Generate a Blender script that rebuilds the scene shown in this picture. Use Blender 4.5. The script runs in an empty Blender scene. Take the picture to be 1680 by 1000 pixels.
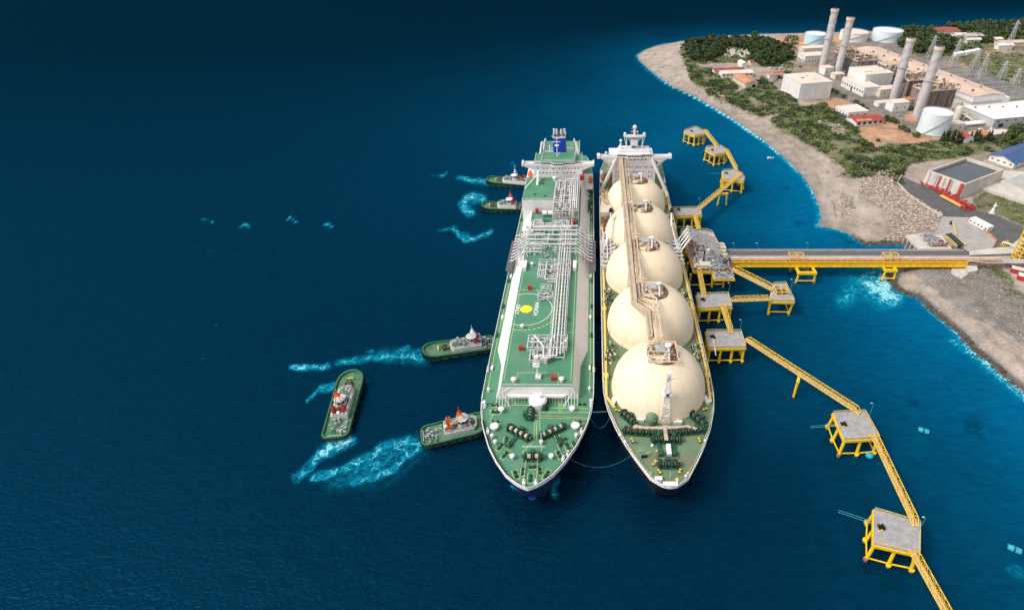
import bpy, math, random
import numpy as np
from mathutils import Vector, Matrix
R = math.radians
random.seed(7)
S = bpy.context.scene
COL = S.collection
# ---------------- camera ----------------
CH = 190.0                      # drone height above the water (m)
PF, PCX, PCY, VH = 941.0, 974.0, 460.0, -200.0
PITCH = math.atan((PCY - VH) / PF)
cam_d = bpy.data.cameras.new("camera"); cam = bpy.data.objects.new("camera", cam_d); COL.objects.link(cam)
cam.location = (0, 0, CH); cam.rotation_euler = (math.pi/2 - PITCH, 0, 0)
cam_d.sensor_width = 36; cam_d.lens = PF/1680*36
cam_d.shift_x = (840 - PCX)/1680; cam_d.shift_y = -(500 - PCY)/1680
cam_d.clip_start = 1; cam_d.clip_end = 60000
S.camera = cam
CP, TP = math.cos(PITCH), math.tan(PITCH)
def W(px, py, z=0.0):
    """survey helper used to read the site plan off the photograph: plan point at height z"""
    h = CH - z
    return ((px-PCX)*h/((py-VH)*CP), h*(PF/((py-VH)*CP*CP) - TP))
def PX(x, y, z=0.0):
    h = CH - z; v = PF/(CP*CP*(y/h + TP)); return (PCX + x*v*CP/h, v+VH)
# ---------------- light ----------------
SUN_EL, SUN_AZ = 50.0, 252.0     # azimuth clockwise from +Y
w = bpy.data.worlds.new("World"); S.world = w; w.use_nodes = True
nt = w.node_tree; bg = nt.nodes["Background"]
sky = nt.nodes.new("ShaderNodeTexSky"); sky.sky_type = 'NISHITA'; sky.sun_disc = False
sky.sun_elevation = R(SUN_EL); sky.sun_rotation = R(SUN_AZ); sky.air_density = 1.0; sky.dust_density = 3.0; sky.ozone_density = 1.0
hs = nt.nodes.new("ShaderNodeHueSaturation"); hs.inputs['Saturation'].default_value = 0.28
nt.links.new(sky.outputs[0], hs.inputs['Color']); nt.links.new(hs.outputs[0], bg.inputs[0]); bg.inputs[1].default_value = 0.15
sd = bpy.data.lights.new("sun", 'SUN'); sd.energy = 1.15; sd.angle = R(12); sd.color = (1, 0.93, 0.84)
so = bpy.data.objects.new("sun", sd); COL.objects.link(so)
a, e = R(SUN_AZ), R(SUN_EL)
sdir = Vector((math.sin(a)*math.cos(e), math.cos(a)*math.cos(e), math.sin(e)))
so.rotation_euler = sdir.to_track_quat('Z', 'Y').to_euler()
S.view_settings.view_transform = 'Standard'; S.view_settings.look = 'None'
S.view_settings.gamma = 1; S.view_settings.exposure = 0.66
# ---------------- numpy noise ----------------
_rng = np.random.RandomState(3); _T = _rng.rand(256, 256)
def vnoise(x, y):
    xi = np.floor(x).astype(int); yi = np.floor(y).astype(int); fx = x-xi; fy = y-yi
    fx = fx*fx*(3-2*fx); fy = fy*fy*(3-2*fy)
    g = lambda i, j: _T[i & 255, j & 255]
    return (g(xi, yi)*(1-fx)+g(xi+1, yi)*fx)*(1-fy) + (g(xi, yi+1)*(1-fx)+g(xi+1, yi+1)*fx)*fy
def fbm(x, y, o=4):
    s = 0; a = .5; t = 0
    for i in range(o): s = s + a*vnoise(x*2**i+17*i, y*2**i+31*i); t += a; a *= .5
    return s/t
def inpoly(x, y, poly):
    c = np.zeros(x.shape, bool); n = len(poly)
    for i in range(n):
        x0, y0 = poly[i]; x1, y1 = poly[i-1]
        if y0 == y1: continue
        c ^= ((y0 > y) != (y1 > y)) & (x < (x1-x0)*(y-y0)/(y1-y0)+x0)
    return c
def segdist(x, y, pts):
    d = np.full(x.shape, 1e9)
    for (x0, y0), (x1, y1) in zip(pts[:-1], pts[1:]):
        dx, dy = x1-x0, y1-y0; L = dx*dx+dy*dy+1e-9
        t = np.clip(((x-x0)*dx+(y-y0)*dy)/L, 0, 1)
        d = np.minimum(d, np.hypot(x-x0-t*dx, y-y0-t*dy))
    return d
# ---------------- materials ----------------
MATS = {}
def lin(c):
    return tuple(((v/255)/12.92 if v/255 <= .04045 else ((v/255+.055)/1.055)**2.4) for v in c)
def mat(name, col, rough=.6, var=.15, scale=.4, dirt=None, dirt_amt=.4, dscale=.15, metal=0, spec=.3, fine=None, streak=False, bump=0):
    m = bpy.data.materials.new(name); m.use_nodes = True; t = m.node_tree; N = t.nodes; L = t.links
    b = N["Principled BSDF"]; b.inputs['Roughness'].default_value = rough; b.inputs['Metallic'].default_value = metal
    b.inputs['Specular IOR Level'].default_value = spec
    tc = N.new("ShaderNodeTexCoord"); oi = N.new("ShaderNodeObjectInfo")
    n1 = N.new("ShaderNodeTexNoise"); n1.inputs['Scale'].default_value = scale; n1.inputs['Detail'].default_value = 6
    L.new(tc.outputs['Object'], n1.inputs['Vector'])
    mr = N.new("ShaderNodeMapRange"); mr.inputs['From Min'].default_value = .3; mr.inputs['From Max'].default_value = .7
    mr.inputs['To Min'].default_value = 1-var; mr.inputs['To Max'].default_value = 1+var
    L.new(n1.outputs[0], mr.inputs[0])
    mx = N.new("ShaderNodeVectorMath"); mx.operation = 'SCALE'; mx.inputs[0].default_value = col
    L.new(mr.outputs[0], mx.inputs['Scale']); out = mx.outputs[0]
    if dirt:
        n2 = N.new("ShaderNodeTexNoise"); n2.inputs['Scale'].default_value = dscale; n2.inputs['Detail'].default_value = 8; n2.inputs['Roughness'].default_value = .65
        mp = N.new("ShaderNodeMapping"); mp.inputs['Location'].default_value = (13, 5, 3)
        if streak: mp.inputs['Scale'].default_value = (3, 3, .25)
        L.new(tc.outputs['Object'], mp.inputs[0]); L.new(mp.outputs[0], n2.inputs['Vector'])
        r2 = N.new("ShaderNodeMapRange"); r2.inputs['From Min'].default_value = .5; r2.inputs['From Max'].default_value = .72; r2.inputs['To Max'].default_value = dirt_amt
        L.new(n2.outputs[0], r2.inputs[0])
        m2 = N.new("ShaderNodeMix"); m2.data_type = 'RGBA'; L.new(r2.outputs[0], m2.inputs[0]); L.new(out, m2.inputs[6]); m2.inputs[7].default_value = (*dirt, 1); out = m2.outputs[2]
    L.new(out, b.inputs['Base Color'])
    if bump:
        bp = N.new("ShaderNodeBump"); bp.inputs['Strength'].default_value = bump; n3 = N.new("ShaderNodeTexNoise"); n3.inputs['Scale'].default_value = fine or 2
        L.new(tc.outputs['Object'], n3.inputs['Vector']); L.new(n3.outputs[0], bp.inputs['Height']); L.new(bp.outputs[0], b.inputs['Normal'])
    MATS[name] = m; return m
RUST = (.16, .06, .03)
mat('white_paint', (.66, .645, .62), .45, .06, .3, (.38, .30, .24), .35, .5)
mat('ship_white', (.72, .70, .68), .45, .05, .2, (.5, .42, .36), .3, .35)
mat('pipe_white', (.60, .59, .575), .4, .12, .8, (.30, .26, .22), .55, 1.2)
mat('grey_steel', (.36, .36, .36), .5, .2, .8, (.12, .1, .09), .6, 1.0)
mat('dark_steel', (.045, .05, .05), .5, .3, .8)
mat('green_deck', (.070, .215, .125), .55, .10, .12, (.15, .24, .16), .6, .07, fine=1.5)
mat('green_deck_old', (.125, .195, .11), .6, .22, .14, (.23, .165, .10), .9, .16)
mat('green_machine', (.02, .085, .05), .5, .3, .7, (.012, .03, .02), .6, 1.2)
mat('tug_green', (.028, .165, .085), .5, .2, .3, (.085, .085, .06), .7, .5)
mat('tug_deck', (.065, .175, .09), .6, .3, .4, (.18, .14, .10), .8, .45)
mat('tug_grey', (.50, .50, .47), .5, .12, .5, (.25, .2, .15), .5, .9)
mat('hull_navy', (.012, .03, .10), .4, .2, .1, (.02, .02, .025), .5, .2)
mat('hull_blue', (.02, .045, .24), .4, .1, .1)
mat('hull_black', (.012, .014, .018), .45, .3, .2)
mat('rubber', (.012, .012, .012), .85, .3, 1)
mat('cream_dome', (.76, .63, .45), .6, .04, .05, (.60, .43, .27), .35, .10, streak=True)
mat('seam_cream', (.64, .52, .36), .6, .1, .3)
mat('cream_paint', (.62, .50, .36), .5, .12, .4, (.30, .19, .11), .55, .6)
mat('rust_brown', (.20, .10, .065), .7, .3, .6, (.38, .26, .18), .6, .9)
mat('tan_walk', (.48, .38, .28), .6, .15, .5, (.25, .16, .10), .5, .5)
mat('yellow_paint', (.80, .50, .012), .45, .10, .4, (.45, .22, .02), .35, .5)
mat('pale_yellow', (.72, .52, .13), .5, .12, .5, (.42, .25, .08), .5, .6)
mat('yellow_mark', (.85, .62, .02), .5, .08, .5)
mat('line_mark', (.62, .66, .2), .5, .1, .5)
mat('orange_paint', (.75, .13, .035), .4, .12, .6)
mat('red_paint', (.38, .035, .035), .45, .2, .6)
mat('blue_funnel', (.012, .045, .36), .4, .1, .3)
mat('blue_roof', (.040, .085, .21), .45, .12, .2, (.02, .05, .16), .6, .3)
mat('concrete', (.34, .315, .295), .8, .14, .25, (.20, .18, .16), .5, .2, fine=3)
mat('concrete_pale', (.52, .475, .42), .8, .12, .2, (.33, .28, .23), .5, .2)
mat('deck_concrete', (.32, .305, .305), .75, .16, .5, (.19, .165, .15), .6, .35)
mat('asphalt', (.095, .09, .09), .85, .15, .2, (.17, .16, .15), .6, .12)
mat('grating_grey', (.11, .10, .105), .7, .25, 1.2)
mat('wall_white', (.66, .64, .60), .7, .06, .15, (.45, .40, .35), .4, .15, streak=True)
mat('wall_cream', (.58, .52, .42), .7, .10, .2, (.38, .30, .22), .4, .2, streak=True)
mat('wall_grey', (.42, .42, .42), .7, .08, .15, (.3, .28, .26), .4, .2, streak=True)
mat('roof_pink', (.55, .40, .32), .75, .10, .08, (.62, .50, .41), .7, .05)
mat('roof_pale', (.64, .54, .46), .75, .08, .06, (.55, .38, .27), .4, .08)
mat('roof_red', (.30, .055, .045), .7, .2, .15, (.45, .16, .08), .6, .12)
mat('roof_rust', (.46, .20, .10), .75, .25, .15, (.60, .42, .27), .7, .15)
mat('roof_grey', (.40, .38, .35), .7, .12, .15, (.28, .25, .22), .5, .2)
mat('tank_white', (.60, .68, .69), .5, .06, .08, (.42, .48, .50), .4, .15, streak=True)
mat('tank_roof', (.68, .71, .66), .5, .06, .15)
mat('tank_teal', (.42, .62, .66), .5, .06, .1, (.62, .66, .62), .5, .1, streak=True)
mat('chimney_grey', (.47, .435, .425), .75, .08, .15, (.28, .25, .25), .6, .1, streak=True)
mat('boiler_brown', (.20, .17, .15), .75, .3, .3, (.10, .085, .08), .6, .5, streak=True)
mat('window_dark', (.02, .022, .026), .2, .2, 1, spec=.5)
mat('rock_tan', (.42, .33, .265), .9, .3, .5, (.25, .2, .16), .6, .6)
mat('rock_grey', (.25, .22, .19), .9, .4, .5, (.12, .11, .10), .6, .5)
mat('rock_dark', (.08, .072, .06), .9, .4, .5)
mat('leaf_dark', (.050, .072, .032), .75, .45, .25, spec=.1)
mat('leaf_mid', (.098, .132, .048), .75, .45, .2, spec=.1)
mat('leaf_light', (.17, .195, .075), .75, .4, .2, spec=.1)
mat('bark', (.14, .10, .075), .9, .2, 1)
mat('basin_water', (.045, .055, .06), .15, .1, .1, spec=.5)
mat('buoy_teal', (.03, .32, .40), .5, .15, .8)
mat('rope_old', (.09, .07, .045), .8, .3, 1)
mat('rope_white', (.62, .62, .58), .7, .1, 1)
mat('rope_teal', (.05, .27, .34), .7, .1, 1)
mat('statue_white', (.70, .66, .60), .6, .08, 1, (.45, .4, .35), .4, 1)
mat('skin', (.45, .27, .19), .6, .05, 3)
mat('coverall_orange', (.60, .14, .04), .7, .15, 3)
mat('coverall_blue', (.05, .09, .22), .7, .15, 3)
mat('coverall_dark', (.05, .05, .06), .7, .15, 3)
mat('car_white', (.7, .7, .7), .3, .04, 1, spec=.5)
mat('car_silver', (.35, .36, .38), .3, .04, 1, spec=.5)
mat('car_dark', (.04, .05, .07), .3, .04, 1, spec=.5)
mat('galvanised', (.45, .45, .45), .5, .12, .5)
mat('red_dirt', (.45, .25, .15), .9, .2, .3)
# ---------------- mesh builder ----------------
class MB:
    def __init__(s): s.v = []; s.f = []; s.M = None; s.loose = False
    def add(s, vs, fs):
        o = len(s.v)
        if s.M is not None: vs = [tuple(s.M @ Vector(p)) for p in vs]
        s.v += [tuple(p) for p in vs]; s.f += [tuple(i+o for i in f) for f in fs]; return s
    def box(s, x0, x1, y0, y1, z0, z1):
        return s.add([(x0,y0,z0),(x1,y0,z0),(x1,y1,z0),(x0,y1,z0),(x0,y0,z1),(x1,y0,z1),(x1,y1,z1),(x0,y1,z1)],
                     [(0,3,2,1),(4,5,6,7),(0,1,5,4),(1,2,6,5),(2,3,7,6),(3,0,4,7)])
    def cbox(s, c, l, w, h, rz=0):   # base centre
        ca, sa = math.cos(rz), math.sin(rz); P = []
        for z in (c[2], c[2]+h):
            for dx, dy in ((-l/2,-w/2),(l/2,-w/2),(l/2,w/2),(-l/2,w/2)):
                P.append((c[0]+dx*ca-dy*sa, c[1]+dx*sa+dy*ca, z))
        return s.add(P, [(0,3,2,1),(4,5,6,7),(0,1,5,4),(1,2,6,5),(2,3,7,6),(3,0,4,7)])
    def prism(s, poly, z0, z1, top=None):
        n = len(poly); top = top or poly
        ar = sum(poly[i-1][0]*poly[i][1]-poly[i][0]*poly[i-1][1] for i in range(n))
        if ar < 0: poly = poly[::-1]; top = top[::-1]
        zz = lambda p, z: p[2] if len(p) > 2 else z
        return s.add([(p[0], p[1], z0) for p in poly]+[(p[0], p[1], zz(p, z1)) for p in top],
                     [tuple(range(n))[::-1], tuple(range(n, 2*n))]+[(i, (i+1)%n, n+(i+1)%n, n+i) for i in range(n)])
    def tube(s, p, q, r, n=6, r2=None):
        p, q = Vector(p), Vector(q); d = q-p
        if d.length < 1e-6: return s
        d.normalize(); u = d.orthogonal().normalized() if abs(d.z) < .99 else Vector((1,0,0)); u = (u-d*u.dot(d)).normalized(); v = d.cross(u)
        r2 = r if r2 is None else r2; P = []
        for c, rr in ((p, r), (q, r2)):
            for i in range(n):
                a = 2*math.pi*(i+.5)/n; P.append(c+u*math.cos(a)*rr+v*math.sin(a)*rr)
        return s.add(P, [tuple(range(n))[::-1], tuple(range(n, 2*n))]+[(i, (i+1)%n, n+(i+1)%n, n+i) for i in range(n)])
    def path(s, pts, r, n=6):
        for a, b in zip(pts[:-1], pts[1:]):
            s.tube(a, b, r, n)
        return s
    def bar(s, p, q, w, h=None):
        p, q = Vector(p), Vector(q); d = (q-p).normalized(); h = h or w
        u = d.cross(Vector((0,0,1)))
        if u.length < 1e-3: u = Vector((1,0,0))
        u.normalize(); v = u.cross(d); P = []
        for c in (p, q):
            for a, b in ((-1,-1),(1,-1),(1,1),(-1,1)): P.append(c+u*a*w/2+v*b*h/2)
        return s.add(P, [(0,1,2,3),(7,6,5,4),(4,5,1,0),(5,6,2,1),(6,7,3,2),(7,4,0,3)])
    def lathe(s, c, prof, n=16, cap=True):
        P = []; F = []; m = len(prof)
        for r, z in prof:
            for i in range(n):
                a = 2*math.pi*i/n; P.append((c[0]+r*math.cos(a), c[1]+r*math.sin(a), c[2]+z))
        for j in range(m-1):
            for i in range(n): F.append((j*n+i, j*n+(i+1)%n, (j+1)*n+(i+1)%n, (j+1)*n+i))
        if cap: F += [tuple(range(n))[::-1], tuple((m-1)*n+i for i in range(n))]
        return s.add(P, F)
    def cyl(s, c, r, h, n=12, r2=None): return s.lathe(c, [(r, 0), (r if r2 is None else r2, h)], n)
    def ball(s, c, r, n=10, m=6, sz=1, half=False):
        k0 = 0 if half else -m
        return s.lathe(c, [(max(.001, r*math.cos(math.pi/2*k/m)), r*sz*math.sin(math.pi/2*k/m)) for k in range(k0, m+1)], n)
    def gable(s, o, u, v, w, d, h, rise, over=0.0, thick=.25, axis='u'):
        """roof only, ridge along u or v"""
        O = Vector((o[0], o[1], 0)); U = Vector((u[0], u[1], 0)); V = Vector((v[0], v[1], 0))
        if axis == 'v': O = O+U*w; U, V, w, d = V, -U, d, w
        P = []
        for a in (-over, w+over):
            for b, z in ((-over, h), (d/2, h+rise), (d+over, h), (d+over, h-thick), (d/2, h+rise-thick), (-over, h-thick)):
                q = O+U*a+V*b; P.append((q.x, q.y, z))
        return s.add(P, [(0,1,4,5),(1,2,3,4),(6,11,10,7),(7,10,9,8),(0,6,7,1),(1,7,8,2),(2,8,9,3),(3,9,10,4),(4,10,11,5),(5,11,6,0)])
    def build(s, name, m, parent=None, smooth=False):
        off = OFF.get(parent.name, Vector((0,0,0))) if parent else Vector((0,0,0))
        me = bpy.data.meshes.new(name)
        me.from_pydata([(p[0]-off.x, p[1]-off.y, p[2]-off.z) for p in s.v] if off.length else s.v, [], s.f)
        me.materials.append(MATS[m] if isinstance(m, str) else m)
        if smooth:
            me.polygons.foreach_set('use_smooth', [True]*len(me.polygons))
            try: me.set_sharp_from_angle(angle=R(40))
            except Exception: pass
        o = bpy.data.objects.new(name, me); COL.objects.link(o)
        if s.loose and parent: o['kind'] = 'stuff'
        if parent: o.parent = parent; OFF[o.name] = off
        return o
OFF = {}
def tag(o, label=None, cat=None, group=None, kind=None):
    if label: o['label'] = label
    if cat: o['category'] = cat
    if group: o['group'] = group
    if kind: o['kind'] = kind
    return o
def thing(name, label, cat, loc=(0,0,0), rz=0, group=None, local=False):
    o = bpy.data.objects.new(name, None); COL.objects.link(o); o.empty_display_size = .5
    o.location = loc; o.rotation_euler = (0, 0, rz)
    OFF[o.name] = Vector((0,0,0)) if local else Vector(loc)
    return tag(o, label, cat, group)
def single(mb, name, m, label, cat, group=None, loc=(0,0,0), kind=None, smooth=False):
    o = mb.build(name, m, None, smooth); o.location = loc; return tag(o, label, cat, group, kind)
def kids(o): return [c for c in bpy.data.objects if c.parent == o]
KIDC = {}
def copy_tree(o, parent=None):
    c = o.copy(); COL.objects.link(c)
    if parent: c.parent = parent
    if o.name not in KIDC: KIDC[o.name] = kids(o)
    for ch in KIDC[o.name]: copy_tree(ch, c)
    return c
def place(proto, used, loc, rz=0, label=None, sc=1.0):
    o = copy_tree(proto) if used[0] else proto
    used[0] = True; o.location = loc; o.rotation_euler = (0, 0, rz); o.scale = (sc, sc, sc) if not isinstance(sc, tuple) else sc
    if label: o['label'] = label
    return o
def clutter(mb, x0, x1, y0, y1, z0, z1, n, r=.25, rng=None, boxes=.3):
    rng = rng or random; mb.loose = True
    for i in range(n):
        x, y, z = rng.uniform(x0, x1), rng.uniform(y0, y1), rng.uniform(z0, z1)
        k = rng.random()
        if k < boxes:
            a, b, c = rng.uniform(.3, 1.3), rng.uniform(.3, 1.3), rng.uniform(.3, 1.4)
            mb.box(x-a/2, x+a/2, y-b/2, y+b/2, z, z+c)
        elif k < boxes+.15:
            mb.cyl((x, y, z0), rng.uniform(.2, .6), z-z0+.3, 8)
        else:
            rr = r*rng.uniform(.5, 1.3); ax = rng.randrange(3)
            if ax == 0: xa = rng.uniform(x0, x1); mb.tube((x, y, z), (xa, y, z), rr, 5); mb.tube((xa, y, z), (xa, y, z0), rr, 5)
            elif ax == 1: ya = rng.uniform(y0, y1); mb.tube((x, y, z), (x, ya, z), rr, 5); mb.tube((x, ya, z), (x, ya, z0), rr, 5)
            else: mb.tube((x, y, z0), (x, y, z), rr, 5)
def rail(mb, pts, h=1.1, r=.06, step=3.0, closed=False):
    pts = [Vector(p) for p in pts]
    if closed: pts = pts+[pts[0]]
    for a, b in zip(pts[:-1], pts[1:]):
        up = Vector((0,0,h)); mb.bar(a+up, b+up, r*2); mb.bar(a+up*.5, b+up*.5, r*1.4)
        k = max(1, int((b-a).length/step))
        for i in range(k+1):
            p = a.lerp(b, i/k); mb.bar(p, p+up, r*1.6)
# ---------------- coast (plan of the shoreline) ----------------
COAST_PX = [(2300,18),(1900,24),(1760,30),(1680,36),(1600,41),(1540,45),(1480,49),(1400,52),(1330,54),(1250,56),(1200,58),(1150,63),(1110,69),(1080,74),(1058,82),(1045,91),(1048,99),(1062,112),(1083,129),(1105,143),(1140,159),(1165,173),(1200,194),(1240,221),(1270,244),(1300,271),(1320,293),(1335,316),(1343,336),(1347,358),(1342,371),
 (1360,374),(1386,380),(1404,392),(1420,401),(1456,401),(1484,402),(1493,409),(1497,420),(1480,428),(1460,436),(1456,446),(1460,461),(1474,478),(1507,488),(1532,512),(1569,542),(1597,573),(1636,604),(1680,643),(1760,715),(1900,850),(2300,1300)]
COAST = [W(px, py, 0) for px, py in COAST_PX]
LANDPOLY = COAST + [(4000, 20), (4000, 1400)]
def dist_land(x, y):
    """signed distance in metres: positive on land"""
    d = segdist(x, y, COAST); i = inpoly(x, y, LANDPOLY)
    return np.where(i, d, -d)
def height(x, y, raw=None):
    d = dist_land(x, y) if raw is None else raw
    beach = 1/(1+np.exp(-(y-345)/12))
    ramp = 16+beach*34
    h = np.clip(d/ramp, -3, 1); h = np.where(h > 0, 6*(h*.55+.45*h*h*(3-2*h)), h*4)
    bump = (fbm(x/14, y/14)-.5)*1.1*np.clip(h/4, 0, 1)
    flat = np.clip((6-h)*2, 0, 1)
    return h + bump*np.clip(flat, 0.05, 1)
# ---------------- sea ----------------
def poly_px(pts): return [W(a, b, 0) for a, b in pts]
FOAM = [ # (polyline in plan px, width px, strength)
 ([(792,327),(778,322),(764,326),(759,334),(763,343),(774,350)],8,1.0), ([(785,330),(770,332)],7,.6),
 ([(753,291),(765,294),(780,297),(800,299)],5,.95), ([(735,281),(728,287),(722,290)],3,.7), ([(700,287),(722,290)],2,.3),
 ([(718,378),(732,376),(746,372)],3,.6), ([(744,373),(757,388),(763,394),(778,391),(795,386),(806,381)],5,.85), ([(757,386),(778,391)],8,.6),
 ([(556,594),(590,590),(620,585),(655,582),(690,588)],7,.8), ([(630,583),(690,585)],15,.55), ([(640,583),(668,568)],6,.6), ([(690,577),(664,583),(640,580)],7,.6),([(600,577),(612,574)],3,.5),
 ([(478,602),(495,603),(512,603),(538,601)],5,1.2), ([(520,600),(536,603)],5,.7), ([(545,594),(556,592)],3,.3),
 ([(504,656),(513,646),(525,636),(540,631),(552,628)],3,.8), ([(530,638),(553,634)],8,.7),
 ([(571,720),(550,731),(530,742)],12,1.3), ([(535,740),(520,753),(500,772),(486,783)],10,.8), ([(598,625),(606,622)],4,.3),
 ([(689,727),(672,722),(655,727),(632,732),(612,745),(590,756),(564,769),(535,778),(515,783)],9,.95), ([(686,736),(665,748),(647,766),(625,778),(606,784),(580,788)],9,.85), ([(680,728),(650,745),(620,760),(600,770)],20,.62), ([(640,736),(628,750),(618,768)],5,.7), ([(660,735),(640,750),(560,785)],26,.4),
 ([(840,796),(850,799)],4,1.3), ([(912,786),(908,800),(911,813)],7,.75),
 ([(1450,447),(1440,460),(1430,475)],22,1.0), ([(1430,470),(1445,485),(1465,489)],20,1.05), ([(1452,455),(1450,480)],18,1.5), ([(1425,465),(1470,487)],14,1.3), ([(1425,462),(1450,482)],30,.95), ([(1405,470),(1385,490)],22,.6), ([(1400,450),(1395,480)],26,.4), ([(1410,440),(1380,450)],14,.35),
 ([(1558,559),(1575,567),(1594,579),(1615,597),(1636,616),(1658,635),(1690,663)],4,1.0), ([(1560,556),(1600,590),(1680,655)],12,.35),
 ([(331,363),(340,358)],1.6,.95), ([(344,361),(351,364)],1.4,.8), ([(394,371),(400,368),(407,371)],2.2,1.1), ([(468,363),(477,358)],1.6,.95), ([(481,361),(489,364)],1.4,.8), ([(532,371),(538,368),(545,371)],2.2,1.1), ([(430,357),(433,358)],2,.4), ([(390,373),(395,374)],3,.4), ([(138,298),(143,297)],2,.3), ([(331,410),(352,412)],1.5,.25), ([(350,531),(358,530)],1.5,.3), ([(328,588),(334,587)],1.5,.3),([(60,812),(70,808)],2,.2),
 ([(1425,396),(1432,398)],4,.9), ([(1258,262),(1268,263)],2,.3), ([(1262,393),(1290,352)],5,.15), ([(1660,930),(1690,950)],16,.35), ([(840,268),(845,272)],2,.8), ([(1540,620),(1552,622)],2,.3),
 ([(570,770),(540,800)],16,.22), ([(640,590),(700,596)],10,.3), ([(700,740),(640,790),(590,800)],14,.2), ([(1365,395),(1410,400)],12,.22)]
def make_sea():
    cx = [-9000,-5000,-3000,-1800,-1000,-500,-250,-120]+list(range(-60,1745,4))+[1800,1900,2100,2500,3200,4500,7000,11000]
    cy = [-192,-185,-175,-160,-140,-110,-80,-50,-25]+list(range(-8,1012,4))+[1030,1060,1120,1200,1350,1600,2000,3000]
    A, B = np.meshgrid(np.array(cx, float), np.array(cy, float))
    h = CH; X = (A-PCX)*h/((B-VH)*CP); Y = h*(PF/((B-VH)*CP*CP)-TP)
    n, m = len(cx), len(cy)
    Z = np.zeros_like(X)
    d = -dist_land(X, Y)
    nz = fbm(X/60, Y/60)
    dd_ = np.clip(d, 0, None)
    shallow = np.exp(-(dd_/(46+46*nz))**1.35)
    far = np.clip((Y-470)/140, 0, 1); shallow = shallow*(1-.72*far)
    shallow = np.maximum(shallow, 0)+.36*np.exp(-((X-100)**2+(Y-500)**2)/(2*125**2))*(1-shallow)+.09*np.exp(-((X+30)**2+(Y-620)**2)/(2*190**2))
    for (rx, ry, r_) in ((1310,366,9),(1400,396,16),(1290,308,6),(1310,284,7),(1262,396,0.1),(1385,382,9),(1550,640,10),(1600,700,22),(1500,660,12)):
        wx, wy = W(rx, ry, 0); sc_ = r_*190/((ry+200)*CP); shallow *= 1-.5*np.exp(-((X-wx)**2+(Y-wy)**2)/sc_**2)*(fbm(X/4, Y/4) > .42)
    foam = np.zeros_like(X); jx = A+(fbm(A/9, B/9)-.5)*9; jy = B+(fbm(A/9+50, B/9)-.5)*7
    for pts, wd, st in FOAM:
        dd = segdist(jx, jy, pts); foam = np.maximum(foam, st*np.exp(-(dd/(wd*.8))**2))
    lit = np.clip(np.exp(-((Y-560)/150)**2)*.9+np.exp(-((Y-190)/45)**2)*.9+.25, 0, 1)
    shore = np.exp(-((d-.8)/2.0)**2)*(.45+2.2*fbm(X/18, Y/18))*lit + .16*np.exp(-np.clip(d, 0, None)/7)
    foam = np.maximum(foam, shore*np.clip((1200-Y)/300, 0, 1))
    offs = np.clip((Y-380)/420, 0, 1.0)
    me = bpy.data.meshes.new('sea')
    V = np.stack([X, Y, Z], -1).reshape(-1, 3)
    idx = np.arange(n*m).reshape(m, n)
    F = np.stack([idx[1:, :-1], idx[1:, 1:], idx[:-1, 1:], idx[:-1, :-1]], -1).reshape(-1, 4)
    me.from_pydata(V.tolist(), [], F.tolist())
    for nm, arr in (('shallow', shallow), ('foam', foam), ('offshore', np.clip(offs, 0, 1.6))):
        at = me.attributes.new(nm, 'FLOAT', 'POINT'); at.data.foreach_set('value', arr.reshape(-1).astype(np.float32))
    m = bpy.data.materials.new('sea_water'); m.use_nodes = True; t = m.node_tree; N = t.nodes; L = t.links; b = N["Principled BSDF"]
    def attr(x): a = N.new("ShaderNodeAttribute"); a.attribute_name = x; return a.outputs['Fac']
    def math_(op, a, c, clamp=False):
        q = N.new("ShaderNodeMath"); q.operation = op; q.use_clamp = clamp
        for i, vv in enumerate((a, c)):
            if vv is None: continue
            if isinstance(vv, (int, float)): q.inputs[i].default_value = vv
            else: L.new(vv, q.inputs[i])
        return q.outputs[0]
    def noise(sc, det=5, dist=0, rough=.55, vscale=(1,1,1), rot=0):
        g = N.new("ShaderNodeNewGeometry"); mp = N.new("ShaderNodeMapping"); mp.inputs['Scale'].default_value = vscale; mp.inputs['Rotation'].default_value = (0,0,rot)
        q = N.new("ShaderNodeTexNoise"); q.inputs['Scale'].default_value = sc; q.inputs['Detail'].default_value = det; q.inputs['Distortion'].default_value = dist; q.inputs['Roughness'].default_value = rough
        L.new(g.outputs['Position'], mp.inputs[0]); L.new(mp.outputs[0], q.inputs['Vector']); return q.outputs[0]
    def mixc(f, a, c):
        q = N.new("ShaderNodeMix"); q.data_type = 'RGBA'; L.new(f, q.inputs[0]) if not isinstance(f, float) else None
        for i, vv in ((6, a), (7, c)):
            if isinstance(vv, tuple): q.inputs[i].default_value = (*vv, 1)
            else: L.new(vv, q.inputs[i])
        return q.outputs[2]
    sh = attr('shallow'); fo = math_('MAXIMUM', math_('SUBTRACT', math_('MULTIPLY', attr('foam'), math_('ADD', math_('MULTIPLY', noise(.26, 7, 1.0, .68), 2.1), .05)), .07), 0.0); of = attr('offshore')
    big = noise(.012, 4, .5)
    rip = noise(.16, 4, .6, .6, (1, 2.4, 1), R(-12))
    deep = mixc(of, SEA_DEEP, SEA_OFF)
    shm = math_('MULTIPLY', sh, math_('ADD', math_('MULTIPLY', big, .8), .6), True)
    c1 = mixc(shm, deep, SEA_SHAL)
    rr = N.new("ShaderNodeMapRange"); rr.inputs['From Min'].default_value = .35; rr.inputs['From Max'].default_value = .68; rr.inputs['To Min'].default_value = .86; rr.inputs['To Max'].default_value = 1.16
    L.new(rip, rr.inputs[0])
    sc_ = N.new("ShaderNodeVectorMath"); sc_.operation = 'SCALE'; L.new(c1, sc_.inputs[0]); L.new(rr.outputs[0], sc_.inputs['Scale'])
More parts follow.
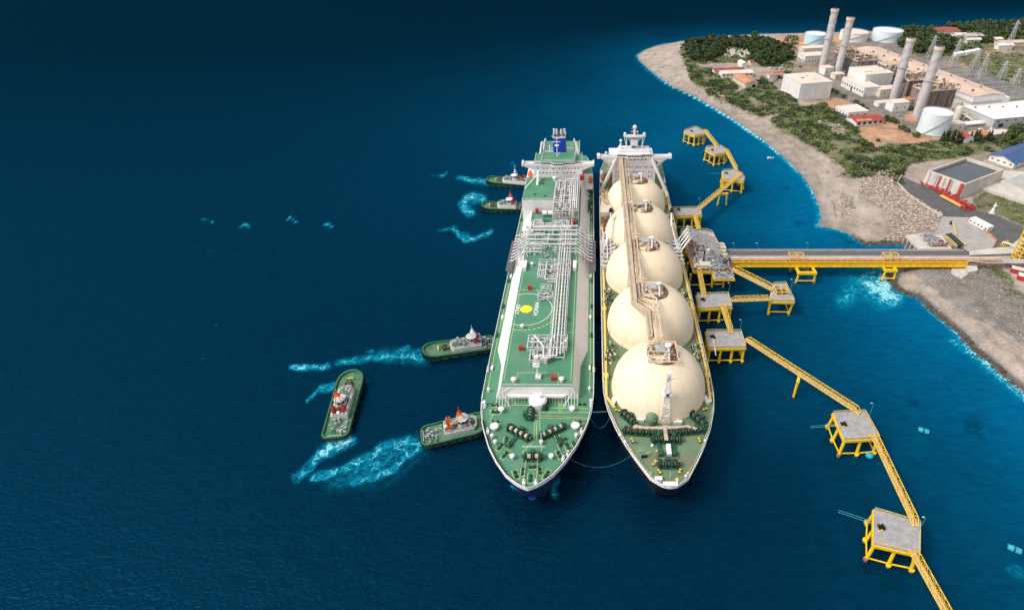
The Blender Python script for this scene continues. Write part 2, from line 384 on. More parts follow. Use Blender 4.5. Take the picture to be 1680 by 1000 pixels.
    # foam: milky aerated water with bright ridged filaments
    f1 = noise(.30, 5, 2.2, .6); f2 = noise(.11, 5, 2.6, .6, (1, 1.3, 1), .5); f3 = noise(.8, 4, .8); f4 = noise(.05, 3, .5)
    def ridge_(n_, k): return math_('SUBTRACT', 1.0, math_('MULTIPLY', math_('ABSOLUTE', math_('SUBTRACT', n_, .5), None), k), True)
    def cells(sc, k, warp):
        g = N.new("ShaderNodeNewGeometry"); q = N.new("ShaderNodeTexNoise"); q.inputs['Scale'].default_value = sc*.9; q.inputs['Detail'].default_value = 7; q.inputs['Roughness'].default_value = .6; L.new(g.outputs['Position'], q.inputs['Vector'])
        v = N.new("ShaderNodeVectorMath"); v.operation = 'SCALE'; L.new(q.outputs['Color'], v.inputs[0]); v.inputs['Scale'].default_value = warp
        ad = N.new("ShaderNodeVectorMath"); L.new(g.outputs['Position'], ad.inputs[0]); L.new(v.outputs[0], ad.inputs[1])
        vo = N.new("ShaderNodeTexVoronoi"); vo.feature = 'DISTANCE_TO_EDGE'; vo.inputs['Scale'].default_value = sc; L.new(ad.outputs[0], vo.inputs['Vector'])
        return math_('SUBTRACT', 1.0, math_('MULTIPLY', vo.outputs['Distance'], k), True)
    f5 = noise(1.6, 3, .5, .7)
    rd = math_('MAXIMUM', math_('MULTIPLY', cells(.17, 4.2, 9.0), math_('ADD', f5, .42)), math_('MULTIPLY', cells(.42, 4.0, 4.5), math_('ADD', f5, .22)))
    rd = math_('MULTIPLY', rd, rd)
    core = math_('MULTIPLY', math_('SUBTRACT', fo, .80), 2.6, True)
    rd = math_('MAXIMUM', math_('MULTIPLY', rd, math_('ADD', f2, .45)), math_('MULTIPLY', core, math_('ADD', f3, .38)))
    milk = math_('MULTIPLY', math_('MULTIPLY', fo, math_('SUBTRACT', math_('MULTIPLY', math_('ADD', f2, f4), 1.8), 1.15, True)), 1.25, True)
    fil = math_('MULTIPLY', math_('MULTIPLY', math_('SUBTRACT', fo, .12), 1.7, True), rd, True)
    c2 = mixc(milk, sc_.outputs[0], FOAM_M)
    fc = mixc(math_('MULTIPLY', math_('SUBTRACT', fil, .55), 2.2, True), FOAM_A, FOAM_B)
    out = mixc(fil, c2, fc)
    bp = N.new("ShaderNodeBump"); bp.inputs['Strength'].default_value = .30; bp.inputs['Distance'].default_value = 1.2
    hsum = math_('ADD', math_('ADD', math_('MULTIPLY', noise(.09, 3, .4, .5, (1, 2.0, 1), R(-15)), 1.2), noise(.45, 3, .3, .5, (1, 1.6, 1), R(20))), math_('MULTIPLY', noise(1.5, 2), .3))
    L.new(hsum, bp.inputs['Height'])
    N.remove(b); df = N.new("ShaderNodeBsdfDiffuse"); gl_ = N.new("ShaderNodeBsdfGlossy"); ms = N.new("ShaderNodeMixShader")
    L.new(out, df.inputs[0]); L.new(bp.outputs[0], df.inputs['Normal']); L.new(bp.outputs[0], gl_.inputs['Normal'])
    gl_.inputs[0].default_value = (.02, .30, .55, 1); gl_.inputs['Roughness'].default_value = .22; ms.inputs[0].default_value = .055
    L.new(df.outputs[0], ms.inputs[1]); L.new(gl_.outputs[0], ms.inputs[2]); L.new(ms.outputs[0], [n for n in N if n.type == 'OUTPUT_MATERIAL'][0].inputs[0])
    me.materials.append(m)
    o = bpy.data.objects.new('sea', me); COL.objects.link(o)
    tag(o, 'deep blue sea with turquoise shallows and foam trails', 'sea', kind='structure')
SEA_DEEP = (.0002, .0105, .0250); SEA_OFF = (.0000, .0045, .0105); SEA_SHAL = (.0004, .092, .195); FOAM_A = (.006, .34, .47); FOAM_B = (.38, .70, .76); FOAM_M = (.001, .115, .20)
make_sea()
# ---------------- land ----------------
def P6(pts): return pts
VEG = [[(1120,72),(1150,64),(1240,60),(1290,76),(1302,96),(1278,110),(1240,104),(1130,106),(1117,95)],
 [(1122,106),(1170,116),(1195,128),(1215,150),(1250,130),(1285,150),(1312,172),(1290,186),(1250,189),(1205,168),(1165,150),(1140,132)],
 [(1263,196),(1310,176),(1350,170),(1385,193),(1408,217),(1425,245),(1480,238),(1560,232),(1640,228),(1700,225),(1700,240),(1660,246),(1600,254),(1530,264),(1490,272),(1474,296),(1440,292),(1400,291),(1374,283),(1392,275),(1350,250),(1310,222),(1280,208)],
 [(1594,326),(1620,312),(1700,338),(1700,385),(1670,368),(1640,356),(1600,344)],
 [(1560,97),(1620,86),(1700,92),(1700,155),(1640,132)],
 [(1468,55),(1530,44),(1600,36),(1700,30),(1700,72),(1600,82),(1545,98),(1500,92),(1478,78)],
 [(1462,285),(1470,280),(1480,292),(1478,306),(1463,304)],
 [(1620,440),(1640,438),(1660,455),(1665,475),(1640,460)], [(1645,478),(1668,474),(1690,492),(1660,494)], [(1614,448),(1640,444),(1640,460),(1620,456)], [(1555,60),(1700,50),(1700,80),(1560,88)],[(1700,10),(2300,0),(2300,90),(1700,70)]]
DIRT = [[(1345,166),(1394,163),(1400,175),(1372,192),(1350,188)], [(1405,207),(1456,201),(1482,209),(1494,218),(1537,229),(1535,238),(1488,240),(1462,236),(1455,228),(1440,244),(1418,244),(1408,222)],
 [(1282,60),(1330,58),(1335,82),(1290,80),(1275,66)], [(1357,60),(1380,56),(1400,72),(1378,78)], [(1570,80),(1650,74),(1700,66),(1700,74),(1640,86),(1572,90)], [(1296,196),(1318,180),(1330,178),(1312,196)], [(1575,100),(1605,100),(1598,112),(1575,108)], [(1480,192),(1500,178),(1510,190),(1506,200),(1490,200)]]
PAVE = [[(1300,78),(1330,92),(1350,135),(1370,160),(1410,180),(1450,190),(1490,206),(1560,226),(1640,222),(1720,205),(1720,150),(1500,60),(1420,55),(1330,75)]]
RUB = [[(1410,296),(1440,284),(1470,280),(1462,306),(1500,328),(1546,356),(1536,380),(1500,386),(1484,398),(1462,380),(1446,344),(1412,322)], [(1356,372),(1400,380),(1420,388),(1470,384),(1490,400),(1456,404),(1420,404),(1386,384)],[(1374,330),(1390,318),(1400,345),(1392,352)]]
GRAV = [[(1480,436),(1560,432),(1620,436),(1660,470),(1720,520),(1720,600),(1640,540),(1570,500),(1540,470)], [(1585,128),(1720,190),(1720,150),(1600,105)]]
SHORE2 = [(1456,436),(1462,464),(1476,480),(1508,492),(1534,514),(1571,545),(1600,576),(1640,610),(1690,655),(1760,715),(1900,850)]
def make_land():
    cx = list(range(1010, 1760, 3))+[1775,1800,1850,1920,2000,2120,2300,2600]
    cy = [-20,-8,0,6]+[10+i*1.6 for i in range(60)]+list(np.arange(106.5, 700, 2.5))+[720,760,820,900,1000,1150]
    A, B = np.meshgrid(np.array(cx, float), np.array(cy, float))
    h = CH-3; X = (A-PCX)*h/((B-VH)*CP); Y = h*(PF/((B-VH)*CP*CP)-TP)
    d = dist_land(X, Y); Z = height(X, Y, d)
    # plan position as drawn at plateau height
    v = PF/(CP*CP*(Y/(CH-6)+TP)); a = PCX+X*v*CP/(CH-6); bb = v+VH
    n1 = fbm(X/16, Y/16); n2 = fbm(X/5+90, Y/5); n3 = fbm(X/45+9, Y/45)
    ja = a+(n1-.5)*11+(n2-.5)*5; jb = bb+(fbm(X/16+70, Y/16)-.5)*7
    col = np.empty(X.shape+(3,)); sand = np.array([.385,.325,.275]); sand2 = np.array([.28,.23,.19])
    col[:] = sand; n4 = np.clip(n3*1.6-.35+(fbm(X/9+5, Y/9)-.5)*.6, 0, 1); col = col*(1-n4[..., None]) + sand2*n4[..., None]
    wet = np.clip((7-d)/7, 0, 1)[..., None]*.75; col = col*(1-wet)+np.array([.17,.165,.15])*wet
    for dm, wdt in ((9.5, .8), (14, .6), (19, .9)):
        lnk = np.exp(-((d-dm-(fbm(X/30, Y/30)-.5)*7)/wdt)**2)*np.clip(fbm(X/6, Y/6)*2.6-.9, 0, 1)*.8; col = col*(1-lnk[..., None])+np.array([.14,.11,.085])*lnk[..., None]
    # dry brown earth and pavement inside
    def paint(polys, c, jit=1, c2=None, amt=.9):
        nonlocal col
        for p in polys:
            k = inpoly(a+(ja-a)*jit, bb+(jb-bb)*jit, p)
            cc = np.array(c)
            if c2 is not None: cc = np.array(c)+(np.array(c2)-np.array(c))*np.clip((n2*1.8-.4), 0, 1)[..., None]
            col = np.where(k[..., None], col*(1-amt)+cc*amt, col)
    inland = [[(1290,76),(1330,60),(1480,50),(1720,35),(2400,20),(2400,330),(1690,270),(1640,262),(1560,262),(1480,240),(1400,215),(1350,170),(1300,160),(1290,130)]]
    paint(inland, (.22,.165,.12), 1, (.30,.24,.18))
    paint(PAVE, (.235,.20,.17), .7, (.17,.15,.14))
    paint(DIRT, (.50,.29,.185), 1, (.40,.22,.13))
    paint(VEG, (.085,.105,.042), 1, (.19,.165,.10))
    paint(GRAV, (.22,.20,.18), 1, (.14,.13,.12))
    paint(RUB, (.36,.29,.235), 1, (.22,.18,.15))
    rs = segdist(a, bb, SHORE2)
    k = (rs < 13+6*n1) & (bb > 430); col = np.where(k[..., None], np.array([.24,.205,.17])*(.5+n2[..., None]), col)
    k = (d < 3.0) & (bb > 370); col = np.where(k[..., None], col*.45, col)
    me = bpy.data.meshes.new('ground'); nx, ny = len(cx), len(cy)
    V = np.stack([X, Y, Z], -1).reshape(-1, 3); idx = np.arange(nx*ny).reshape(ny, nx)
    F = np.stack([idx[1:, :-1], idx[1:, 1:], idx[:-1, 1:], idx[:-1, :-1]], -1).reshape(-1, 4)
    keep = (d.reshape(-1)[F].max(1) > -12); F = F[keep]
    used = np.unique(F); rm = np.full(nx*ny, -1); rm[used] = np.arange(len(used)); V = V[used]; F = rm[F]; C = col.reshape(-1, 3)[used]
    me.from_pydata(V.tolist(), [], F.tolist())
    ca = me.color_attributes.new('cover', 'FLOAT_COLOR', 'POINT'); ca.data.foreach_set('color', np.concatenate([np.clip(C, 0, 1), np.ones((len(C), 1))], 1).reshape(-1).astype(np.float32))
    me.polygons.foreach_set('use_smooth', [True]*len(me.polygons))
    m = bpy.data.materials.new('ground_cover'); m.use_nodes = True; t = m.node_tree; N = t.nodes; L = t.links; b = N["Principled BSDF"]
    b.inputs['Roughness'].default_value = .95; b.inputs['Specular IOR Level'].default_value = .1
    at = N.new("ShaderNodeAttribute"); at.attribute_name = 'cover'; g = N.new("ShaderNodeNewGeometry")
    prev = at.outputs['Color']
    for sc, lo, hi in ((.9, .82, 1.15), (.12, .80, 1.17), (.04, .88, 1.1), (3.0, .92, 1.08)):
        q = N.new("ShaderNodeTexNoise"); q.inputs['Scale'].default_value = sc; q.inputs['Detail'].default_value = 5; L.new(g.outputs['Position'], q.inputs['Vector'])
        r = N.new("ShaderNodeMapRange"); r.inputs['From Min'].default_value = .32; r.inputs['From Max'].default_value = .68; r.inputs['To Min'].default_value = lo; r.inputs['To Max'].default_value = hi
        L.new(q.outputs[0], r.inputs[0]); s_ = N.new("ShaderNodeVectorMath"); s_.operation = 'SCALE'; L.new(prev, s_.inputs[0]); L.new(r.outputs[0], s_.inputs['Scale']); prev = s_.outputs[0]
    L.new(prev, b.inputs['Base Color']); me.materials.append(m)
    o = bpy.data.objects.new('ground', me); COL.objects.link(o); tag(o, 'sandy beach and dusty coastal ground around the power station', 'ground', kind='structure')
make_land()
def G(px, py, z=6.0): x, y = W(px, py, z); return (x, y)
def hz(x, y): return float(height(np.array([x], float), np.array([y], float))[0])
def sheet(name, pts, m, z, label, cat, kind='structure', zb=3.0):
    return single(MB().prism([G(*p) for p in pts], zb, z), name, m, label, cat, kind=kind)
# ---------------- ships: shared ----------------
ZD = 16.0
def hbf(tab, t):
    if t <= tab[0][0]: return tab[0][1]
    for (a, b), (c, d) in zip(tab[:-1], tab[1:]):
        if t <= c: return b+(d-b)*(t-a)/(c-a)
    return tab[-1][1]
def make_hull(cx, yb, L, tab, root, hm, zs=(16,15,11,6,2,-2), deckmat='green_deck', smooth_st=None):
    """hull shell with flare and raked stem; deck sheet; white bulwark round the bow"""
    S_ = [0,.4,1,2,3.5,5.5,8,11,14.5,18,22,26,30,35,40,46,55,70,90,120,150,180,210,L*.86,L*.92,L*.96,L*.985,L]
    m = MB(); rings = []
    for z in zs:
        sh = (ZD-z)*.5; f = min(1, (ZD-z)/ZD)*.85; row = []
        for t in S_:
            tt = sh+(L-sh)*t/L; h = hbf(tab, tt-sh*.2 if tt < 60 else tt)
            h *= 1-f*math.exp(-tt/22.0) if tt < 150 else 1-f*.35*math.exp(-(L-tt)/12)
            if t == 0: h = 0.25
            row.append((tt, max(h, .05)))
        rings.append(row)
    n = len(S_)
    for side in (-1, 1):
        P = [(cx+side*h, yb+tt, z) for z, row in zip(zs, rings) for tt, h in row]
        F = []
        for j in range(len(zs)-1):
            for i in range(n-1):
                q = (j*n+i, j*n+i+1, (j+1)*n+i+1, (j+1)*n+i); F.append(q if side > 0 else q[::-1])
        m.add(P, F)
    P = []  # transom and stem
    for z, row in zip(zs, rings): P += [(cx-row[-1][1], yb+row[-1][0], z), (cx+row[-1][1], yb+row[-1][0], z), (cx-row[0][1], yb+row[0][0], z), (cx+row[0][1], yb+row[0][0], z)]
    m.add(P, [(4*j, 4*j+4, 4*j+5, 4*j+1) for j in range(len(zs)-1)]+[(4*j+2, 4*j+3, 4*j+7, 4*j+6) for j in range(len(zs)-1)])
    hull = m.build('hull', hm, root, True)
    d = MB(); row = rings[0]
    for (t0, h0), (t1, h1) in zip(row[:-1], row[1:]):
        d.add([(cx-h0+.1, yb+t0, ZD+.01), (cx+h0-.1, yb+t0, ZD+.01), (cx+h1-.1, yb+t1, ZD+.01), (cx-h1+.1, yb+t1, ZD+.01)], [(0,1,2,3)])
    d.build('main_deck', deckmat, root)
    return row
def edge_wall(mb, cx, yb, row, side, t0, t1, z0, z1, th=.35, inset=0):
    pts = [(t, h) for t, h in row if t0 <= t <= t1]
    for (a, ha), (b, hb_) in zip(pts[:-1], pts[1:]):
        x0, x1 = cx+side*(ha-inset), cx+side*(hb_-inset); i0, i1 = x0-side*th, x1-side*th
        mb.add([(x0, yb+a, z0), (x1, yb+b, z0), (i1, yb+b, z0), (i0, yb+a, z0), (x0, yb+a, z1), (x1, yb+b, z1), (i1, yb+b, z1), (i0, yb+a, z1)],
               [(0,1,5,4), (1,2,6,5), (2,3,7,6), (3,0,4,7), (4,5,6,7), (3,2,1,0)])
def winch(root, x, y, z, rz, L=9.0, drums=3, gear='green_machine', ropes=True, tail=True):
    M = Matrix.Translation((x, y, z)) @ Matrix.Rotation(rz, 4, 'Z')
    mb = MB(); mb.M = M
    mb.box(-L/2-.6, L/2+.6, -1.6, 1.6, 0, .35)
    for k in range(drums+1):
        xx = -L/2+k*L/drums; mb.box(xx-.25, xx+.25, -1.3, 1.3, .3, 2.3); mb.tube((xx-.15, 0, 1.5), (xx+.15, 0, 1.5), 1.45, 12)
    mb.tube((-L/2-1, 0, 1.5), (L/2+1, 0, 1.5), .35, 8); mb.tube((-L/2-1.2, 0, 1.5), (-L/2-.5, 0, 1.5), .75, 10); mb.tube((L/2+.5, 0, 1.5), (L/2+1.2, 0, 1.5), .75, 10)
    mb.box(-.9, .9, 1.2, 2.8, .3, 2.0)
    for q in range(5):
        xx = random.uniform(-L/2, L/2); mb.box(xx-.3, xx+.3, 1.2, 2.1, .3, 1.0+random.random())
    if tail:
        mb.box(-.8, .8, -5.5, -1.5, 0, .5); mb.box(-1.1, 1.1, -7.2, -5.2, 0, 1.3); mb.tube((-.6, -6.2, .9), (.6, -6.2, .9), .9, 10)
    o = mb.build('mooring_winch', gear, root)
    if ropes:
        r = MB(); r.M = M
        for k in range(drums):
            xx = -L/2+(k+.5)*L/drums
            r.tube((xx-L/drums*.22, 0, 1.5), (xx+L/drums*.22, 0, 1.5), .85, 12)
        r.build('rope_drum', 'rope_old' if gear == 'green_machine' and root is not gc else 'tan_walk', o)
    return o
def mushroom(root, x, y, z, r=1.2, h=2.2, m='ship_white', nm='vent'):
    mb = MB(); mb.cyl((x, y, z), r*.55, h*.7, 10); mb.lathe((x, y, z), [(r*.7, h*.55), (r, h*.62), (r, h*.85), (r*.75, h*.97), (.05, h)], 14); mb.build(nm, m, root, True)
def bollard_pair(mb, x, y, z, rz=0, r=.38):
    ca, sa = math.cos(rz), math.sin(rz)
    mb.cbox((x, y, z), 3.0, 1.1, .2, rz)
    for s_ in (-.9, .9): mb.cyl((x+ca*s_, y+sa*s_, z+.1), r, 1.0, 8); mb.cyl((x+ca*s_, y+sa*s_, z+1.0), r*1.25, .15, 8)
def txt(s, size, m, loc, rot, parent=None, name='lettering', ext=.01):
    cu = bpy.data.curves.new('t', 'FONT'); cu.body = s; cu.size = size; cu.align_x = 'CENTER'; cu.align_y = 'CENTER'; cu.extrude = ext; cu.offset = size*.022
    ob = bpy.data.objects.new('t', cu); COL.objects.link(ob); bpy.context.view_layer.update()
    me = bpy.data.meshes.new_from_object(ob.evaluated_get(bpy.context.evaluated_depsgraph_get()))
    bpy.data.objects.remove(ob); me.materials.clear(); me.materials.append(MATS[m])
    o = bpy.data.objects.new(name, me); COL.objects.link(o); off = OFF.get(parent.name, Vector()) if parent else Vector()
    o.location = Vector(loc)-off; o.rotation_euler = rot
    if parent: o.parent = parent
    return o
def windows(root, x0, x1, y, zs, n, w=.9, h=.8, skip=.0):
    """windows in a wall facing the bow (towards -y), one mesh each"""
    base = None
    for z in zs:
        for i in range(n):
            if random.random() < skip: continue
            x = x0+(x1-x0)*(i+.5)/n
            b = MB().box(-w/2, w/2, -.06, .05, -h/2, h/2)
            if base is None: base = b.build('window', 'window_dark', root); o = base; OFFW = OFF[base.name]
            else: o = base.copy(); COL.objects.link(o); OFF[o.name] = OFFW
            o.location = Vector((x, y, z))
            # mesh was built relative to root offset: undo it
            o.location = Vector((x, y, z))
    return base
def lifeboat(name_label, x, y, z):
    t = thing('lifeboat', name_label, 'lifeboat', (x, y, z), 0, 'orange enclosed lifeboats')
    m = MB(); n = 10; P = []; F = []
    prof = [(-4.2,.2),(-3.4,1.0),(-1.5,1.45),(1.5,1.45),(3.4,1.0),(4.2,.2)]
    for yy, hw in prof:
        for k in range(n):
            a = 2*math.pi*k/n; P.append((x+hw*math.cos(a), y+yy, z+1.6+1.35*math.sin(a)*(.4+.6*hw/1.45)))
    for j in range(len(prof)-1):
        for k in range(n): F.append((j*n+k, j*n+(k+1)%n, (j+1)*n+(k+1)%n, (j+1)*n+k))
    F += [tuple(range(n)), tuple(range(5*n, 6*n))[::-1]]
    m.add(P, F).build('hull', 'orange_paint', t, True)
    MB().box(x-.8, x+.8, y-2.8, y-1.0, z+2.7, z+3.5).build('helm_cabin', 'orange_paint', t)
    MB().box(x-.05, x+.05, y-3.5, y+3.5, z+.05, z+.3).build('keel', 'dark_steel', t)
# ---------------- the green decked carrier ----------------
GX, GY, GL = -22.9, 121.5, 293.0
GT = [(0,.3),(1.5,3.6),(5,8.1),(11,12.5),(17.5,16.2),(25.6,19.4),(33,21.7),(42,22.9),(55,23.1),(240,23.1),(270,21.5),(293,17.5)]
gc = thing('gas_carrier', 'long gas carrier with a flat green deck, white side strips and a blue funnel', 'ship', (GX, GY, 0))
g_row = make_hull(GX, GY, GL, GT, gc, 'hull_navy')
MB().prism([(GX, GY+4), (GX+1.4, GY+9), (GX-1.4, GY+9)], 4, 13.5, [(GX, GY+.9), (GX+2.4, GY+4.5), (GX-2.4, GY+4.5)]).build('stem_plate', 'hull_blue', gc)
bw = MB()
for sgn in (-1, 1):
    edge_wall(bw, GX, GY, g_row, sgn, 0, 30, ZD-.6, ZD+1.3, .3, -.05); edge_wall(bw, GX, GY, g_row, sgn, 30, 292, ZD-.25, ZD+.35, .22, -.03)
bw.build('bulwark', 'ship_white', gc)
for sgn in (-1, 1):
    for k in range(26):
        t = 1.2+k*1.15; h = hbf(GT, t)-.5
        MB().cbox((GX+sgn*h, GY+t+.4, ZD+.05), .35, .7, 1.0, 0).build('bulwark_stay', 'dark_steel', gc)
for sgn in (-1, 1):
    rl = MB(); rail(rl, [(GX+sgn*(hbf(GT, t)-.25), GY+t, ZD+.3) for t in (30, 42, 55, 80, 110, 140, 170, 200, 240)], 1.0, .06, 4)
    rl.build('side_rail', 'ship_white', gc)
MB().lathe((GX, GY+8.5, -1.5), [(.05, -2.5), (1.5, -1.8), (2.3, 0), (1.6, 1.9), (.05, 2.6)], 12).build('bulbous_bow', 'hull_blue', gc, True)
# trunk
ZT = 23.0
def yv(py, z): return W(974, py, z)[1]
TB = [(42.5, 16.8, 14.4), (62, 17.3, 14.5), (72, 20.3, 14.6), (245, 20.6, 14.8)]   # t, half width at deck, half width on top
tr = MB()
for sgn in (-1, 1):
    for (t0, b0, p0), (t1, b1, p1) in zip(TB[:-1], TB[1:]):
        tr.add([(GX+sgn*b0, GY+t0, ZD), (GX+sgn*b1, GY+t1, ZD), (GX+sgn*p1, GY+t1, ZT), (GX+sgn*p0, GY+t0, ZT)], [(0,1,2,3) if sgn > 0 else (3,2,1,0)])
tr.add([(GX-16.8, GY+42.5, ZD), (GX+16.8, GY+42.5, ZD), (GX+14.4, GY+42.5, ZT), (GX-14.4, GY+42.5, ZT)], [(0,1,2,3)])
tr.build('trunk_side', 'ship_white', gc)
td = MB()
for (t0, b0, p0), (t1, b1, p1) in zip(TB[:-1], TB[1:]):
    td.add([(GX-p0, GY+t0, ZT), (GX+p0, GY+t0, ZT), (GX+p1, GY+t1, ZT), (GX-p1, GY+t1, ZT)], [(0,1,2,3)])
td.build('trunk_deck', 'green_deck', gc)
# front shelf and round house in front of the trunk
fh = MB(); fh.prism([(GX-12.8, GY+42.3), (GX-10.5, GY+40.6), (GX+10.5, GY+40.6), (GX+12.8, GY+42.3)], ZD+2.9, ZD+3.1)
for k in range(17):
    x = GX-10+k*1.25; fh.box(x-.05, x+.05, GY+40.7, GY+40.8, ZD, ZD+2.9)
for k in range(5):
    for s_ in (-1, 1): x = GX+s_*(11.5+k*1.2); fh.bar((x, GY+38, ZD), (x, GY+42.4, ZD+3.4), .16)
rail(fh, [(GX-10.4, GY+40.7, ZD+3.1), (GX+10.4, GY+40.7, ZD+3.1)], 1, .05, 2)
for s_ in (-1, 1): fh.bar((GX+s_*14.2, GY+42.2, ZD+3.6), (GX+s_*10.6, GY+42.3, ZD+6.8), .2); fh.bar((GX+s_*14.2, GY+42.2, ZD+3.6), (GX+s_*10.6, GY+38, ZD), .2)
rail(fh, [(GX-14.3, GY+42.8, ZT), (GX+14.3, GY+42.8, ZT)], 1, .06, 2.2)
fh.build('front_gallery', 'ship_white', gc)
rh = MB(); rh.lathe((GX+.5, GY+39.6, ZD), [(3.7, 0), (3.7, 2.9), (3.1, 3.5), (.1, 3.7)], 18); rh.cyl((GX+1.4, GY+40, ZD+3.4), .7, 1.6, 10); rh.build('round_house', 'ship_white', gc)
# yellow walk lines and hatch marks on the decks
ln = MB()
def strip(mb, p, q, z, wd=.16): mb.bar((p[0], p[1], z), (q[0], q[1], z), wd, .02)
def D(zx, zy): return W(780+zx*.22, 600+zy*.22, ZD)       # forward deck plan points
for a, b in (((170,290),(460,292)), ((620,290),(820,290)), ((460,345),(850,350)), ((470,385),(840,395)), ((445,400),(435,560)), ((460,400),(452,560)), ((435,560),(355,640)), ((480,480),(480,250)), ((170,290),(100,420)),
             ((355,640),(350,680)), ((620,200),(625,345)), ((520,312),(850,318)), ((100,330),(170,345)), ((300,292),(290,262)), ((640,250),(640,345))):
    strip(ln, D(*a), D(*b), ZD+.04)
def rect_px(mb, cx_, cy_, w_, h_, rot, z, f=D, wd=.14):
    c = f(cx_, cy_); ca, sa = math.cos(rot), math.sin(rot)
    P = [(c[0]+dx*ca-dy*sa, c[1]+dx*sa+dy*ca) for dx, dy in ((-w_, -h_), (w_, -h_), (w_, h_), (-w_, h_))]
    for i in range(4): strip(mb, P[i-1], P[i], z, wd)
    return c
for (x, y, w_, h_, r_) in ((148,345,2.0,1.2,0), (150,420,1.8,.8,0), (765,418,1.8,.8,0), (185,603,.9,2,-.5), (222,662,.9,2.2,-.5), (230,555,1.1,1.3,0), (690,600,.9,1.8,.4), (625,660,1,2.2,.45), (740,590,.9,1.2,.5), (353,790,.8,1.7,0), (480,785,.8,1.7,.1), (530,810,1,2.2,-.4), (300,810,1,2.1,.4), (410,838,1.1,2,0), (425,755,1.3,1,0), (795,290,1.1,.8,0), (145,295,1.1,.8,0), (652,548,1,1,0)):
    bol = MB(); c = rect_px(ln, x, y, w_, h_, r_, ZD+.05); bollard_pair(bol, c[0], c[1], ZD+.03, r_ + (1.57 if h_ > w_ else 0)); bol.build('bollard', 'green_machine', gc)
for t in range(60, 240, 22):
    for s_ in (-1, 1): bol = MB(); bollard_pair(bol, GX+s_*21.9, GY+t, ZD+.03, 1.57, .3); bol.build('bollard', 'green_machine', gc)
def Tp(px, py): return W(px, py, ZT)
for s_ in (-1, 1):
    strip(ln, (GX+s_*13.6, GY+46), (GX+s_*13.6, GY+150), ZT+.04); strip(ln, (GX+s_*21.2, GY+46), (GX+s_*21.4, GY+72), ZD+.05); strip(ln, (GX+s_*21.4, GY+72), (GX+s_*21.4, GY+235), ZD+.05)
strip(ln, (GX-8.5, GY+50.5), (GX+8.5, GY+50.5), ZT+.04); strip(ln, (GX-8.5, GY+50.5), (GX-8.5, GY+43.5), ZT+.04); strip(ln, (GX+8.5, GY+50.5), (GX+8.5, GY+43.5), ZT+.04)
strip(ln, (GX+8.5, GY+76), (GX+13.6, GY+76), ZT+.04)
HC = (-31.9, 214.6)
for k in range(44):    # dashed outer ring
    a0 = 2*math.pi*k/44; a1 = a0+2*math.pi/44*.62
    p = (HC[0]+15.6*math.cos(a0), HC[1]+15.6*math.sin(a0)); q = (HC[0]+15.6*math.cos(a1), HC[1]+15.6*math.sin(a1))
    if min(p[0], q[0]) > GX-14.3: strip(ln, p, q, ZT+.05, .35)
ln.build('deck_lines', 'line_mark', gc)
wl = MB()
for k in range(72):
    a0 = 2*math.pi*k/72; a1 = a0+2*math.pi/72
    p = (HC[0]+12.2*math.cos(a0), HC[1]+12.2*math.sin(a0)); q = (HC[0]+12.2*math.cos(a1), HC[1]+12.2*math.sin(a1))
    if min(p[0], q[0]) > GX-14.4: strip(wl, p, q, ZT+.06, .3)
wl.build('winch_circle', 'ship_white', gc)
MB().cyl((HC[0], HC[1], ZT+.02), 2.9, .05, 32).build('winch_spot', 'yellow_mark', gc)
txt('WINCH', 2.95, 'ship_white', (HC[0]+4.6, HC[1]+.3, ZT+.06), (0, 0, -math.pi/2), gc)
txt('ONLY', 2.75, 'ship_white', (HC[0]-4.2, HC[1]-.2, ZT+.06), (0, 0, -math.pi/2), gc)
# winches
def DW(zx, zy): return D(zx, zy)
c = D(345, 510); winch(gc, c[0]-1, c[1], ZD, R(-32), 9.5, 4)
c = D(555, 500); winch(gc, c[0]+1, c[1], ZD, R(32), 9.5, 4)
c = D(430, 690); winch(gc, c[0], c[1], ZD, 0, 5.6, 2, tail=False)
c = D(410, 370); winch(gc, c[0], c[1], ZD, R(90), 4.2, 3, tail=False)
c = D(515, 295); winch(gc, c[0], c[1], ZD, R(90), 4.2, 3, tail=False)
wk = MB()
c = D(450, 670); rail(wk, [(c[0]-5, c[1]+1.8, ZD+2.3), (c[0]+3.4, c[1]+1.8, ZD+2.3)], 1, .06, 1.4); wk.bar((c[0]+2, c[1]+2, ZD), (c[0]+2, c[1]+4, ZD+8), .22); wk.build('fore_mast', 'ship_white', gc)
for x, y, r in ((195,340,1.25),(722,335,1.25),(145,468,1.7),(746,462,1.7),(100,192,.6),(850,185,.6),(127,537,.7),(150,582,.75),(493,583,.75),(752,533,.7),(277,690,.95),(566,688,.95),(68,290,.8),(864,278,.8)):
    c = D(x, y); mushroom(gc, c[0], c[1], ZD, r, 2.2)
for x, y in ((285,105),(642,102)):
    c = W(780+x*.22, 600+y*.22, ZT+1); mushroom(gc, c[0], c[1], ZT, 1.1, 2.2)
for x, y in ((95,30),(882,30),(70,300),(862,290),(92,495),(790,495),(655,700),(690,665),(360,880),(450,880)):
    gl = MB(); c = D(x, y); gl.cbox((c[0], c[1], ZD), 1.1, 2.6, .5, 0); gl.cyl((c[0], c[1]-.8, ZD+.4), .3, 1.2, 8); gl.cyl((c[0], c[1]+.8, ZD+.4), .3, 1.2, 8); gl.build('roller_fairlead', 'ship_white', gc)
for t in (60, 95, 130, 165):
    for s_ in (-1, 1): MB().cbox((GX+s_*21.2, GY+t, ZD), 1.0, 2.4, 1.0, 0).build('deck_locker', 'ship_white', gc)
for px_, py_ in ((869,471),(855,570),(934,437),(928,521),(908,619)):
    c = W(px_, py_, ZT+1.2); MB().box(c[0]-.95, c[0]+.95, c[1]-.8, c[1]+.8, ZT, ZT+2.2).build('red_locker', 'red_paint', gc)
